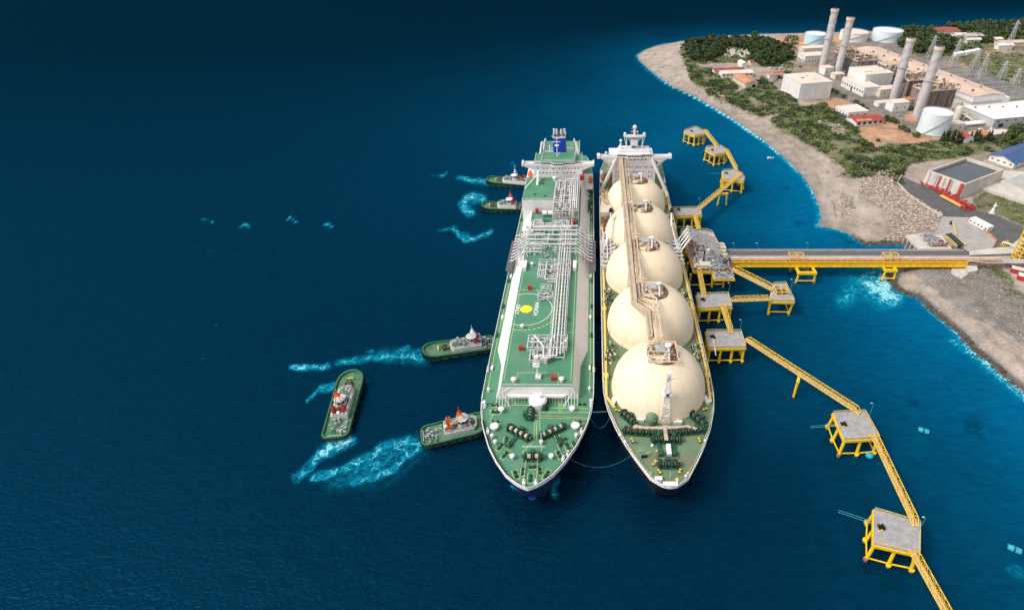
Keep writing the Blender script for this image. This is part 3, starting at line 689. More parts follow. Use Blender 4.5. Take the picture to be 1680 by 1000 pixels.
for px_, py_ in ((857,535),(873,433)):
    c = W(px_, py_, ZT+1); mushroom(gc, c[0], c[1], ZT, .9, 2.0)
# pipe rack along the trunk
rk = MB()
for i, x in enumerate((-18.3, -17.1, -15.6, -14.2, -13.0)):
    y0 = 178+i*.8; r_ = (.36,.28,.42,.3,.24)[i]
    pr = MB(); pr.tube((x, y0, ZT+2.6), (x, 345, ZT+2.6), r_, 8)
    if i in (1, 2): pr.tube((x, y0, ZT+2.6), (-24.5, y0, ZT+2.6), r_*.8, 6); pr.tube((-24.5-i*.6, y0, ZT+2.6), (-24.5-i*.6, y0+4, ZT+1.6), r_*.8, 6)
    pr.build('cargo_pipe', 'pipe_white', gc, True)
for y in np.arange(179, 345, 3.2):
    rk.box(-19, -12.4, y-.12, y+.12, ZT+1.9, ZT+2.15); rk.box(-18.9, -18.65, y-.12, y+.12, ZT, ZT+2); rk.box(-12.8, -12.55, y-.12, y+.12, ZT, ZT+2)
rk.tube((-19.2, 178, ZT+3.1), (-19.2, 345, ZT+3.1), .09, 4); rk.tube((-12.2, 178, ZT+3.1), (-12.2, 345, ZT+3.1), .09, 4)
rk.build('pipe_rack', 'pipe_white', gc)
rr = random.Random(5)
def skid(x0, x1, y0, y1, z0, h, n, m='pipe_white', nm='process_skid'):
    a = MB()
    for x in np.linspace(x0, x1, max(2, int((x1-x0)/3.0))):
        for y in np.linspace(y0, y1, max(2, int((y1-y0)/3.0))): a.box(x-.11, x+.11, y-.11, y+.11, z0, z0+h)
    for zz in (z0+h*.5, z0+h):
        for y in np.linspace(y0, y1, max(2, int((y1-y0)/3.0))): a.box(x0, x1, y-.1, y+.1, zz-.1, zz+.1)
        for x in np.linspace(x0, x1, max(2, int((x1-x0)/3.0))): a.box(x-.1, x+.1, y0, y1, zz-.12, zz+.08)
    o = a.build(nm, m, gc)
    b = MB(); clutter(b, x0, x1, y0, y1, z0, z0+h, n, .28, rr, .25); b.build('pipework', 'pipe_white', o)
    b = MB(); clutter(b, x0+.4, x1-.4, y0+.4, y1-.4, z0, z0+h*.8, n//3, .3, rr, .8); b.build('equipment', 'grey_steel', o)
    return o
skid(-28.5, -11.5, 184, 192, ZT, 3.2, 60); skid(-27, -19.5, 177, 184, ZT, 2.2, 26)
skid(-28.5, -12, 239, 253, ZT, 3.0, 70)
skid(-27, -20, 221, 226, ZT, 2.4, 20); skid(-26, -21, 228, 232, ZT, 2, 10)
m_ = MB(); m_.path([(-24.5, 251, ZT+2.4), (-24.5, 236, ZT+2.4), (-18, 236, ZT+2.4)], .4, 8); m_.build('loop_pipe', 'pipe_white', gc, True); m_ = MB(); m_.path([(-23.2, 234, ZT+2.2), (-18, 234, ZT+2.2)], .3, 8); m_.build('loop_pipe', 'pipe_white', gc, True); m_ = MB()
m_.path([(-26, 192, ZT+3), (-21.5, 185, ZT+3), (-21, 178, ZT+2.5), (-19, 178, ZT+2.5), (-18.7, 190, ZT+2.5)], .42, 8)
m_.build('loop_pipe', 'pipe_white', gc, True)
# forward vent mast with mast base
vm = MB(); c = W(883, 622, ZT)
vm.tube((c[0], c[1]+1, ZT), (c[0]-.6, c[1]+1.5, ZT+11), .45, 8, .25); vm.cbox((c[0], c[1]+1, ZT), 2.2, 2.2, 1.2); vm.box(c[0]-1.8, c[0]+.8, c[1], c[1]+2.6, ZT+6.5, ZT+6.8)
rail(vm, [(c[0]-1.8, c[1], ZT+6.8), (c[0]+.8, c[1], ZT+6.8), (c[0]+.8, c[1]+2.6, ZT+6.8), (c[0]-1.8, c[1]+2.6, ZT+6.8)], 1, .06, 1, True)
vm.box(c[0]-1.3, c[0]+.3, c[1]+.6, c[1]+2.2, ZT+10, ZT+11.2); vm.build('vent_mast', 'ship_white', gc)
# manifolds: cross pipes and drip gratings amidships
for k in range(9):
    y = 262+k*3.3
    for s_ in (-1, 1):
        mf = MB(); xe = GX+s_*(20.4 if k < 7 else 17)
        mf.tube((GX+s_*5, y, ZT+2.2), (GX+s_*14.5, y, ZT+2.2), .33, 8); mf.tube((GX+s_*14.5, y, ZT+2.2), (xe, y-2.2, ZD+5.2), .33, 8); mf.tube((xe, y-2.2, ZD+5.2), (GX+s_*22.3, y-2.2, ZD+4.6), .38, 8)
        mf.cyl((GX+s_*13, y, ZT), .3, 3.0, 8); mf.build('manifold_pipe', 'pipe_white', gc, True)
mf = MB()
for k in range(5): mf.tube((GX-14, 268+k*5, ZT+3.4), (GX+14, 268+k*5, ZT+3.4), .42, 8)
mf.path([(-36, 292, ZT+3.6), (-36, 283, ZT+3.6), (-13, 283, ZT+3.6)], .5, 8); mf.path([(-34.5, 294, ZT+3.6), (-34.5, 286, ZT+3.6), (-13, 286, ZT+3.6)], .5, 8)
mf.build('cross_pipes', 'pipe_white', gc, True)
for s_ in (-1, 1):
    MB().box(min(GX+s_*20.6, GX+s_*24.0), max(GX+s_*20.6, GX+s_*24.0), 252, 283, ZD+3.2, ZD+3.5).build('drip_grating', 'grating_grey', gc)
    q = MB(); clutter(q, GX+s_*17-2, GX+s_*17+2, 256, 290, ZT-3, ZT+1.5, 60, .2, rr, .35); q.build('manifold_valves', 'grey_steel', gc)
q = MB(); clutter(q, -37, -14, 262, 296, ZT, ZT+3.5, 130, .22, rr, .3); q.build('midship_pipework', 'pipe_white', gc)
q = MB(); clutter(q, -36, -20, 256, 268, ZT, ZT+1.5, 30, .3, rr, .6); q.build('midship_valves', 'grey_steel', gc)
for px_, py_ in ((861,441),(943,441)):
    c = W(px_, py_, ZT); MB().box(c[0]-.9, c[0]+.9, c[1]-2, c[1]+5, ZT, ZT+2.2).build('crane_pedestal', 'ship_white', gc)
# regas plant aft and the raised green house
rg = skid(-24, -9, 296, 341, ZT, 9, 230); 
q = MB(); clutter(q, -24, -10, 296, 340, ZT+5, ZT+10.5, 200, .3, rr, .25); q.build('regas_pipes', 'pipe_white', gc)
q = MB(); clutter(q, -23, -11, 297, 339, ZT+6, ZT+9.5, 50, .3, rr, .8); q.build('regas_machinery', 'rust_brown', gc)
for i, x in enumerate((-13.6, -12.4, -11.2, -10.0)):
    MB().tube((x, 297, ZT+9.6), (x, 340, ZT+9.6), .38, 8).build('header_pipe', 'pipe_white', gc, True)
hb_ = MB(); hb_.box(-43.4, -23.6, 311, 343, ZD, 30.9); hb_.build('machinery_house', 'ship_white', gc)
MB().box(-43.3, -23.7, 311.3, 343, 30.9, 31.05).build('house_top', 'green_deck', gc)
q = MB(); rail(q, [(-43.2, 311.2, 31), (-23.8, 311.2, 31)], 1, .06, 2); q.path([(-37.5, 343, 31.4), (-42.8, 326, 31.4)], .5, 6); q.bar((-35.6, 331, 31), (-35.6, 340, 37), 1.2); q.build('house_fittings', 'ship_white', gc)
for x, y in ((-34.7, 338), (-25, 338)): mushroom(gc, x, y, 31, 1.4, 3)
for x, y in ((-31.9, 333), (-36, 318), (-29.5, 316)): MB().box(x-.6, x+.6, y-.3, y+.3, 31, 31.8).build('hatch', 'green_machine', gc)
for x in (-29.5, -26.0):
    mb = MB(); mb.tube((x-1.4, 306, ZT+2), (x+1.4, 306, ZT+2), 1.5, 14); mb.build('pressure_tank', 'ship_white', gc, True)
mb = MB(); mb.box(-34, -30, 294, 300, ZT, ZT+4.5); mb.build('deck_house', 'ship_white', gc); MB().box(-33.9, -30.1, 294.1, 299.9, ZT+4.5, ZT+4.65).build('deck_house_top', 'green_deck', gc)
for px_, py_ in ((881,346),(943,365)): 
    c = W(px_, py_, ZT+2); MB().box(c[0]-.9, c[0]+.9, c[1]-1, c[1]+1, ZT, ZT+3.5).build('red_locker', 'red_paint', gc)
MB().box(-8.8, -6, 341, 344, 30, 33).build('red_locker', 'red_paint', gc)
# superstructure
ss = MB(); ss.box(-38.5, -7.5, 343.2, 363, ZD, 39.2); ss.build('accommodation_block', 'ship_white', gc)
windows(gc, -37, -9, 343.2, (37.2,), 14, .8, .8, .2); windows(gc, -36, -9, 343.2, (34.2,), 12, .8, .8, .35)
br = MB()
front = [(-33.5, 342.8), (-27.5, 342.6), (-25.5, 340.6), (-20, 340.6), (-18, 342.6), (-12, 342.8)]
br.prism(front+[(-12, 358), (-33.5, 358)], 39.2, 41.9)
for s_ in (-1, 1):
    x0, x1 = (-45.6, -33.4) if s_ < 0 else (-12.1, -.2)
    br.box(x0, x1, 343, 347.5, 38.9, 39.2); br.box(x0, x1, 342.8, 343.1, 38.9, 40.7); br.box(x0, x1, 347.3, 347.6, 38.9, 40.4)
    xe = x0 if s_ < 0 else x1
    br.box(xe-.5, xe+.5, 342.6, 347.8, 38.9, 41.0)
    br.prism([(GX+s_*15.5, 343.1), (GX+s_*22, 343.1), (GX+s_*15.5, 343.4)], 38.8, 38.9)
    xi, xo = GX+s_*15.6, GX+s_*22.4     # raked wing bracket
    br.add([(xi, 343.05, 36.0), (xo, 343.05, 38.9), (xi, 343.05, 38.9), (xi, 347, 36.0), (xo, 347, 38.9), (xi, 347, 38.9)], [(0,1,2), (5,4,3), (0,3,4,1), (2,5,3,0)])
br.build('bridge', 'ship_white', gc)
for i in range(5):
    p, q = front[i], front[i+1]; n_ = 4 if abs(p[0]-q[0]) > 3 else 1
    for k in range(n_):
        a_ = Vector((*p, 0)).lerp(Vector((*q, 0)), (k+.1)/n_); b_ = Vector((*p, 0)).lerp(Vector((*q, 0)), (k+.9)/n_)
        MB().bar((a_.x, a_.y-.04, 40.9), (b_.x, b_.y-.04, 40.9), .12, .95).build('bridge_window', 'window_dark', gc)
MB().prism(front+[(-12, 358), (-33.5, 358)], 41.95, 42.05).build('monkey_deck', 'green_deck', gc)
MB().box(-38.4, -7.6, 347.8, 362.8, 39.25, 39.4).build('boat_deck', 'green_deck', gc)
q = MB(); rail(q, [(-38.3, 362, 39.4), (-38.3, 348, 39.4)], 1, .06, 2); rail(q, [(-7.7, 362, 39.4), (-7.7, 348, 39.4)], 1, .06, 2); rail(q, [(-33.3, 357.8, 42), (-33.3, 343, 42), (-12.2, 343, 42), (-12.2, 357.8, 42)], 1, .06, 1.6)
q.build('deck_rails', 'ship_white', gc)
mt = MB(); mt.tube((-23.7, 352, 42), (-23.7, 352, 54), .35, 8, .2); mt.bar((-23.7, 352, 53.6), (-27, 352, 55.4), .3); mt.bar((-23.7, 352, 53.6), (-19.5, 352, 55.6), .3); mt.box(-25, -22.4, 351, 353, 49, 49.3)
mt.bar((-26.3, 351, 52), (-21.3, 351, 52), .25, .5); mt.bar((-23.7, 351, 42), (-26, 349, 46), .15); mt.bar((-23.7, 351, 42), (-21.5, 349, 46), .15); mt.build('radar_mast', 'ship_white', gc)
fu = MB(); fu.prism([(-26.0, 361), (-19.6, 361), (-18.4, 362.5), (-18.4, 371.5), (-19.6, 373), (-26.0, 373), (-27.2, 371.5), (-27.2, 362.5)], 39.2, 50.2, [(-25.7, 361.8), (-19.9, 361.8), (-18.9, 363), (-18.9, 371), (-19.9, 372.4), (-25.7, 372.4), (-26.7, 371), (-26.7, 363)]); fo_ = fu.build('funnel', 'blue_funnel', gc)
q = MB(); q.box(-27, -18.6, 361.9, 372.5, 50.2, 50.9)
for x in (-26.2, -24.4, -21.4, -19.4): q.cyl((x, 365+abs(x+22.8)*.6, 50.5), .65, 4.2, 10)
q.build('exhaust_pipes', 'white_paint', fo_); MB().box(-26.5, -19.1, 362.3, 372.2, 50.95, 51.3).build('funnel_cap', 'dark_steel', fo_)
MB().box(-36, -10, 363.2, 398, ZD, 34).build('casing', 'ship_white', gc); MB().box(-35.8, -10.2, 363.4, 397.8, 34, 34.15).build('casing_top', 'green_deck', gc)
q = MB()
for s_ in (-1, 1):
    for k, (dx, y) in enumerate(((11.2, 364), (9.6, 372))):
        x = GX+s_*dx; q.bar((x+s_*2.4, y-3, 34), (x, y, 47-k*2), .9, 1.5); q.cyl((x, y, 34), .5, 13-k*2, 8)
    q.bar((GX+s_*13, 362, 39.4), (GX+s_*9.5, 372, 46), .5, .8); rail(q, [(GX+s_*12.8, 364, 34.1), (GX+s_*12.8, 397, 34.1)], 1.1, .08, 2.5)
clutter(q, -36, -10, 364, 380, 34, 38.5, 70, .2, rr, .5)
q.build('stern_davits', 'ship_white', gc)
q = MB(); clutter(q, -3.8, -1.0, 318, 362, ZD, ZD+4, 60, .2, rr, .6); clutter(q, -44.5, -42, 344, 364, ZD, ZD+8, 40, .2, rr, .6); q.build('side_deck_gear', 'green_machine', gc)
q = MB(); q.box(-45.4, -38.6, 348, 372, 24, 24.4); q.box(-7.4, -.6, 348, 372, 20, 20.4); clutter(q, -7, -5, 344, 366, ZD, 24, 30, .2, rr, .4); q.build('boat_platform', 'ship_white', gc)
lifeboat('orange lifeboat on the seaward side of the green carrier beside the tug berth', -43.2, 360, 24.4)
lifeboat('orange lifeboat hung on the green carrier facing the domed tanker', -2.0, 360, 20.4)
# ---------------- the domed tanker ----------------
LX, LY, LL = 26.8, 122.2, 290.0
LT = [(0,1.6),(1.5,4.2),(3.5,6.8),(10.5,10.9),(17,14.4),(26,18.3),(35.6,21.3),(44,22.8),(55,23.1),(240,23.1),(270,21.5),(290,17)]
lg = thing('lng_tanker', 'gas tanker with five large cream tank domes moored at the yellow jetty', 'ship', (LX, LY, 0))
l_row = make_hull(LX, LY, LL, LT, lg, 'hull_black', deckmat='green_deck_old')
bw = MB()
for sgn in (-1, 1):
    edge_wall(bw, LX, LY, l_row, sgn, 0, 15, ZD-.5, ZD+1.2, .3, -.05); edge_wall(bw, LX, LY, l_row, sgn, 14.5, 289, ZD-.3, ZD+.3, .25, -.03)
bw.box(LX-2.6, LX+2.6, LY+.2, LY+1.8, ZD+.9, ZD+1.3); bw.build('bulwark', 'ship_white', lg)
for sgn in (-1, 1):
    rl = MB(); rail(rl, [(LX+sgn*(hbf(LT, t)-.3), LY+t, ZD+.3) for t in (15, 22, 30, 40, 55, 85, 115, 145, 175, 205, 240)], 1.0, .06, 3.5)
    rl.build('side_rail', 'white_paint', lg)
for sgn in (-1, 1):
    rl = MB(); rail(rl, [(LX+sgn*(hbf(LT, t)-.9), LY+t, ZD) for t in (3, 10, 17, 26, 35)], .9, .08, 2.0)
    rl.build('fore_rail', 'tan_walk', lg)
def LD(zx, zy, z=ZD): return W(960+zx*.22, 600+zy*.22, z)
# domes
DY = [170.3, 211.0, 251.5, 292.0, 331.5]; DR = [19.1, 20.2, 20.2, 20.2, 19.0]
for i, (y, r_) in enumerate(zip(DY, DR)):
    mb = MB(); mb.lathe((LX, y, ZD-.2), [(r_+.25, 0), (r_+.25, 1.6), (r_, 2.0)]+[(r_*math.cos(math.pi/2*k/22), 2.0+(r_-1.2)*math.sin(math.pi/2*k/22)) for k in range(1, 22)]+[(.05, r_+.8)], 96, False)
    dm = mb.build('tank_dome', 'cream_dome', lg, True)
    for k in range(10):      # meridian weld seams
        mb = MB(); a_ = 2*math.pi*(k+.35)/10; P = [(LX+(r_+.02)*math.cos(t)*math.cos(a_), y+(r_+.02)*math.cos(t)*math.sin(a_), ZD+1.8+(r_-1.2)*math.sin(t)) for t in np.linspace(.05, 1.35, 12)]
        mb.path(P, .07, 4); mb.build('weld_seam', 'seam_cream', dm)
    zt = ZD+r_+.4
    mb = MB(); mb.lathe((LX+.6, y, zt-1.6), [(7.2, .1), (6.2, .9), (4, 1.4), (.1, 1.6)], 24); mb.build('dome_platform', 'rust_brown', dm)
    mb = MB(); mb.box(LX-2.4, LX+1.6, y-2.2, y+2.4, zt+2.2, zt+2.5); 
    for a_, b_ in ((-2.2, -2), (1.4, -2), (-2.2, 2.2), (1.4, 2.2)): mb.box(LX+a_-.1, LX+a_+.1, y+b_-.1, y+b_+.1, zt-.4, zt+2.2)
    mb.build('dome_house', 'grey_steel', dm)
    mb = MB(); rx = random.Random(40+i); clutter(mb, LX-5.5, LX+5.5, y-5, y+5, zt-.9, zt+1.5, 60, .14, rx, .25); mb.build('dome_pipework', 'cream_paint', dm)
    mb = MB(); clutter(mb, LX-5.5, LX+6, y-5.5, y+5.5, zt-1.2, zt+.5, 45, .12, rx, .3); rail(mb, [(LX+.6+6.2*math.cos(a_), y+6.2*math.sin(a_), zt-1.4) for a_ in np.linspace(0, 6.28, 20)], 1, .07, 2); mb.build('dome_valves', 'rust_brown', dm)
    mb = MB()
    if i == 0: mb.path([(LX-5.5, y+5.8, zt+.8), (LX+6.3, y+5.8, zt+.8), (LX+6.3, y-6, zt+.8), (LX-4.2, y-6, zt+.8), (LX-5.5, y-3.5, zt+.8)], .3, 6); mb.build('pipe_loop', 'cream_paint', dm, True)
    mb = MB(); mb.tube((LX+2.6, y+.5, zt), (LX+2.6, y+.5, zt+3.6), .7, 10); mb.tube((LX+3.0, y+.5, zt+3.0), (LX+2.6, y-5.5, zt+.5), .38, 8); mb.lathe((LX+2.6, y+.5, zt+3.4), [(1.3,0),(1.3,.4),(.7,.5),(.7,.1)], 14); mb.build('vent_post', 'white_paint', dm, True)
    if i in (0, 1):
        for k in range(6):
            sk = MB(); a_ = -math.pi/2+(k-2.5)*.5; sk.bar((LX+(r_+.1)*math.cos(a_), y+(r_+.1)*math.sin(a_), ZD+2), (LX+(r_+1.5)*math.cos(a_), y+(r_+1.5)*math.sin(a_), ZD), .2); sk.build('dome_bracket', 'cream_paint', dm)
for (x, y, z) in ((994,523+0,ZD+6),(1001,641,ZD+5)):
    pass
# catwalk with pipes over the domes
zc = 37.2
mb = MB(); mb.box(16.4, 18.9, 199, 357, zc, zc+1.9)
mb.add([(16.4,199,zc),(18.9,199,zc),(24.0,193.5,zc),(21.8,191.5,zc),(16.4,199,zc+1.9),(18.9,199,zc+1.9),(24.0,193.5,zc+1.9),(21.8,191.5,zc+1.9)], [(0,3,2,1),(4,5,6,7),(0,1,5,4),(1,2,6,5),(2,3,7,6),(3,0,4,7)])
mb.add([(21.8,191.5,zc),(24.0,193.5,zc),(24.0,177,zc-.8),(22.2,177,zc-.8),(21.8,191.5,zc+1.85),(24.0,193.5,zc+1.85),(24.0,177,zc+1.1),(22.2,177,zc+1.1)], [(0,3,2,1),(4,5,6,7),(0,1,5,4),(1,2,6,5),(2,3,7,6),(3,0,4,7)])
mb.build('catwalk', 'tan_walk', lg)
mb = MB(); rail(mb, [(16.5, 357, zc+1.9), (16.5, 199, zc+1.9), (22, 192, zc+1.9), (22.3, 178, zc+1.2)], 1, .07, 2.5); rail(mb, [(18.8, 357, zc+1.9), (18.8, 200, zc+1.9), (23.9, 194, zc+1.9), (23.9, 178, zc+1.2)], 1, .07, 2.5)
mb.build('catwalk_rail', 'cream_paint', lg)
mb = MB(); mb.box(19.0, 19.6, 200, 357, zc-.1, zc+1.2)  # brown strip added for the catwalk's shaded right side, shade put in as colour
mb.bar((19.4, 200, zc+.5), (24.4, 194.2, zc+.5), .6, 1.2); mb.bar((24.4, 194.2, zc+.5), (24.4, 178, zc), .6, 1.2)
mb.build('catwalk_shade_strip', 'rust_brown', lg)
mb = MB()
mb.path([(20.6, 357, zc+.3), (20.6, 203.5, zc+.3), (26.2, 201, zc+.3), (26.2, 178, zc-.4)], .42, 8)
mb.path([(22.2, 342, zc+.3), (22.2, 206, zc+.3), (27.9, 204, zc+.3), (27.9, 178, zc-.4)], .32, 8)
for y in DY[1:]: mb.path([(20.6, y+6, zc+.3), (20.6, y+7.2, zc+1.2), (24.5, y+7.2, zc+.6)], .35, 8)
mb.build('gas_lines', 'cream_paint', lg, True)
mb = MB()
for y in np.arange(190, 355, 5.0):
    x0 = 16.3 if y > 200 else 21.8; mb.box(x0, x0+6.6, y-.15, y+.15, zc-.45, zc-.15)
mb.build('catwalk_beams', 'cream_paint', lg)
for y in (231.3, 271.8, 312, 350):
    mb = MB()
    for x in (17, 22): mb.bar((x, y, ZD), (x, y, zc-.3), .5)
    mb.bar((17, y, ZD+8), (22, y, ZD+14), .3); mb.bar((22, y, ZD+14), (17, y, ZD+20), .3); mb.build('catwalk_support', 'cream_paint', lg)
# yellow side walkways
mb = MB()
for s_ in (-1, 1):
    P = [(LX+s_*20.2, 161), (LX+s_*21.3, 176), (LX+s_*21.6, 185), (LX+s_*21.6, 240)] if s_ > 0 else [(LX-18.5, 158), (LX-21.7, 164), (LX-21.6, 176), (LX-21.6, 240)]
    P2 = P+[(LX+s_*21.6, 350)]
    for a_, b_ in zip(P2[:-1], P2[1:]): mb.bar((a_[0], a_[1], ZD+1.5), (b_[0], b_[1], ZD+1.5), 1.0, .35)
    for y in np.arange(166, 350, 6): mb.box(LX+s_*21.6-.5, LX+s_*21.6+.5, y-.12, y+.12, ZD, ZD+1.6); 
    for y in (176, 222, 262, 300): mb.box(LX+s_*21.6-1.2, LX+s_*21.6+1.0, y-1.2, y+1.2, ZD+1.2, ZD+1.9)
mb.build('side_walkway', 'pale_yellow', lg)
mb = MB()
for s_ in (-1, 1): mb.tube((LX+s_*22.6, 168, ZD+.9), (LX+s_*22.6, 345, ZD+.9), .17, 6); mb.tube((LX+s_*20.6, 172, ZD+.5), (LX+s_*20.6, 345, ZD+.5), .15, 6)
mb.build('side_pipe', 'tan_walk', lg)
# side deck clutter and tall ladders between domes
for s_, x0, x1 in ((-1, LX-22, LX-17.2), (1, LX+17.2, LX+22)):
    for yc in (190.5, 231, 271.5, 311.5):
        q = MB(); clutter(q, x0, x1, yc-5, yc+5, ZD, ZD+3, 22, .14, rr, .4); q.build('deck_valves', 'green_machine', lg)
        q = MB(); clutter(q, x0, x1, yc-6, yc+6, ZD, ZD+3.5, 16, .16, rr, .3); q.build('deck_pipework', 'cream_paint', lg)
q = MB(); clutter(q, 4.6, 12, 254, 300, ZD, ZD+5.5, 190, .3, rr, .25); q.build('manifold_pipework', 'pipe_white', lg)
q = MB(); clutter(q, 41.5, 49, 262, 285, ZD, ZD+4.5, 80, .25, rr, .3); q.build('manifold_pipework', 'pipe_white', lg)
for k in range(7):
    q = MB(); y = 257+k*4; q.path([(4.2, y, ZD+3.6), (8.5, y, ZD+3.6), (12.2, y-1, ZD+6)], .55, 8); q.tube((4.0, y, ZD+3.6), (4.5, y, ZD+3.6), .85, 10)
    q.build('manifold_pipe', 'pipe_white', lg, True); q = MB(); q.path([(49.4, y+2, ZD+3.4), (45, y+2, ZD+3.4), (41.5, y+1, ZD+6)], .5, 8); q.build('manifold_pipe', 'pipe_white', lg, True)
q = MB()
for k in range(14): y = 290+k*1.6; q.tube((5.2, y, ZD+3), (9.4, y, ZD+3), .35, 6)
clutter(q, 4.8, 10, 289, 312, ZD, ZD+4, 50, .2, rr, .5); q.build('heater_bank', 'rust_brown', lg)
MB().box(4.2, 11.2, 312.5, 322, ZD, ZD+6).build('cargo_machinery_house', 'wall_cream', lg)
MB().box(4.6, 12, 324, 333, ZD, ZD+4.5).build('compressor_house', 'wall_cream', lg)
q = MB(); clutter(q, 4.5, 14, 323, 336, ZD+4, ZD+9, 70, .3, rr, .3); q.build('compressor_pipework', 'cream_paint', lg)
# hose handling gantries with dark pulleys amidships
for s_ in (-1, 1):
    mb = MB(); xb, xt = LX+s_*20.6, LX+s_*17.2
    for dy in (-3.4, 3.4): mb.bar((xb+s_*.6, 275+dy, ZD), (xt, 283, ZD+14), .5); mb.bar((xb+s_*.6, 275+dy*.6, ZD+4), (xt+s_*1.6, 281, ZD+9), .25)
    mb.bar((xb+s_*.5, 272, ZD+4), (xb+s_*.5, 279, ZD+4), .35); mb.bar((xt, 283, ZD+13), (xt, 289, ZD+18.5), .9)
    cr = mb.build('hose_crane', 'ship_white', lg)
    MB().tube((xt-.5, 288.5, ZD+18), (xt+.5, 288.5, ZD+18), 1.1, 12).build('sheave', 'ship_white', cr)
    m2 = MB(); m2.lathe((xt, 288.8, ZD+14.6), [(.1,0),(.85,.8),(.95,2.5),(.95,5.2),(.75,6.4),(.1,7.0)], 12); m2.build('hose_end', 'rubber', cr, True)
# foremast lattice, deck house and winches on the forecastle
mb = MB(); c = LD(590, 405)
for k in range(6):
    z0, z1 = ZD+k*4.3, ZD+(k+1)*4.3; w0 = 1.7-k*.2
    for sx in (-1, 1):
        for sy in (-1, 1): mb.bar((c[0]+sx*w0, c[1]+sy*w0, z0), (c[0]+sx*(w0-.2), c[1]+sy*(w0-.2), z1), .28)
        mb.bar((c[0]-w0*sx, c[1]-w0, z0), (c[0]+w0*sx, c[1]-w0, z1), .17); mb.bar((c[0]+sx*w0, c[1]-w0, z0), (c[0]+sx*w0, c[1]+w0, z1), .17)
    mb.box(c[0]-w0, c[0]+w0, c[1]-w0, c[1]+w0, z1-.15, z1)
mb.box(c[0]-1.9, c[0]+1.9, c[1]-1.6, c[1]+1.6, ZD+14.8, ZD+15.1); mb.box(c[0]-.6, c[0]+.6, c[1]-.5, c[1]+.5, ZD+22, ZD+23.8)
mb.bar((c[0]-2.5, c[1], ZD+22.5), (c[0]+2.5, c[1], ZD+22.5), .25); mb.build('foremast', 'ship_white', lg)
MB().box(c[0]-.5, c[0]+.5, c[1]-2.1, c[1]-1.6, ZD+15.2, ZD+16.4).build('mast_lamp', 'dark_steel', lg)
c = LD(497, 430); q = MB(); q.cyl((c[0], c[1]+1, ZD), 2.4, 3.0, 16); q.ball((c[0], c[1]+1.2, ZD+3.0), 2.4, 14, 4, 1.0, True); q.build('forward_pump_house', 'green_deck_old', lg, True)
def bigwinch(x, y, rz, L, n): return winch(lg, x, y, ZD, rz, L, n)
c = LD(430, 505); winch(lg, c[0], c[1], ZD, R(-6), 14, 6, tail=False)
c = LD(745, 500); winch(lg, c[0], c[1], ZD, R(8), 14, 6, tail=False)
c = LD(545, 560); winch(lg, c[0], c[1], ZD, R(4), 4, 2); c = LD(660, 560); winch(lg, c[0], c[1], ZD, R(-4), 4, 2)
c = LD(620, 745); winch(lg, c[0], c[1], ZD, 0, 6.5, 3, tail=False)
c = LD(320, 395); winch(lg, c[0], c[1], ZD, R(-50), 6, 3, tail=False); c = LD(840, 410); winch(lg, c[0], c[1], ZD, R(-55), 7, 3, tail=False)
mb = MB(); P = [LD(x, y) for x, y in ((350,500),(370,475),(450,492),(570,490),(600,480),(630,490),(760,480),(835,500),(820,515),(760,497),(600,510),(440,508))]
mb.prism([(p[0], p[1]+.4) for p in P], ZD+2.4, ZD+2.65); mb.box(LD(585,0+560)[0], LD(612,560)[0], LD(0,590)[1], LD(0,480)[1], ZD+2.7, ZD+2.95); mb.build('winch_platform', 'tan_walk', lg)
mb = MB(); c = LD(622, 640); mb.cbox((c[0], c[1], ZD), 1.6, 4.6, 1.8); mb.build('rope_locker', 'ship_white', lg)
for x, y, r_, l_, w_ in ((213,270,.35,1.8,4.0),(903,262,-.25,1.5,3.8),(410,412,0,3.0,1.2),(693,428,0,3.0,1.3),(545,852,0,2.6,1.4)):
    c = LD(x, y); MB().cbox((c[0], c[1], ZD), l_, w_, 1.4, -r_ if l_ < w_ else r_).build('deck_box', 'ship_white', lg)
c = LD(675, 405); MB().cbox((c[0], c[1], ZD), 2.2, 1.4, 1.4).build('fire_box', 'red_paint', lg)
c = LD(405, 380); MB().cbox((c[0], c[1], ZD), 1.8, 1.6, 1.6).build('pump_box', 'green_machine', lg)
def small_set(pts, fn, nm, m):
    for x, y in pts: q = MB(); c = LD(x, y); fn(q, c[0], c[1]); q.build(nm, m, lg)
small_set([(230,340),(253,346),(882,337),(903,330),(345,557),(355,575),(845,553),(852,572),(545,788),(556,806),(707,785),(702,804),(505,745)], lambda q, x, y: (q.cyl((x, y, ZD), .32, 1.0, 8)), 'bollard', 'dark_steel')
small_set([(230,340),(253,346),(882,337),(903,330),(345,557),(355,575),(845,553),(852,572),(545,788),(556,806),(707,785),(702,804),(505,745)], lambda q, x, y: (q.cyl((x, y, ZD+1.0), .42, .25, 8)), 'bollard_cap', 'yellow_paint')
small_set([(483,805),(770,805),(685,850),(540,640),(665,640),(530,710),(700,710)], lambda q, x, y: q.cbox((x, y, ZD), 1.0, 1.3, .4, .4), 'chain_stopper', 'pale_yellow')
small_set([(298,572),(750,828),(895,565),(258,522),(500,600)], lambda q, x, y: q.ball((x, y, ZD+.7), .6, 8, 3), 'vent_head', 'ship_white')
q = MB()
for a_, b_ in (((540,640),(530,715)), ((665,640),(705,715))): p, r_ = LD(*a_), LD(*b_); q = MB(); q.bar((p[0], p[1], ZD+.5), (r_[0], r_[1], ZD+.2), .8, .35); q.build('anchor_chain', 'rust_brown', lg)
c = LD(630, 840); MB().bar((c[0], c[1], ZD), (c[0], c[1]+.4, ZD+3.2), .14).build('jack_staff', 'ship_white', lg)
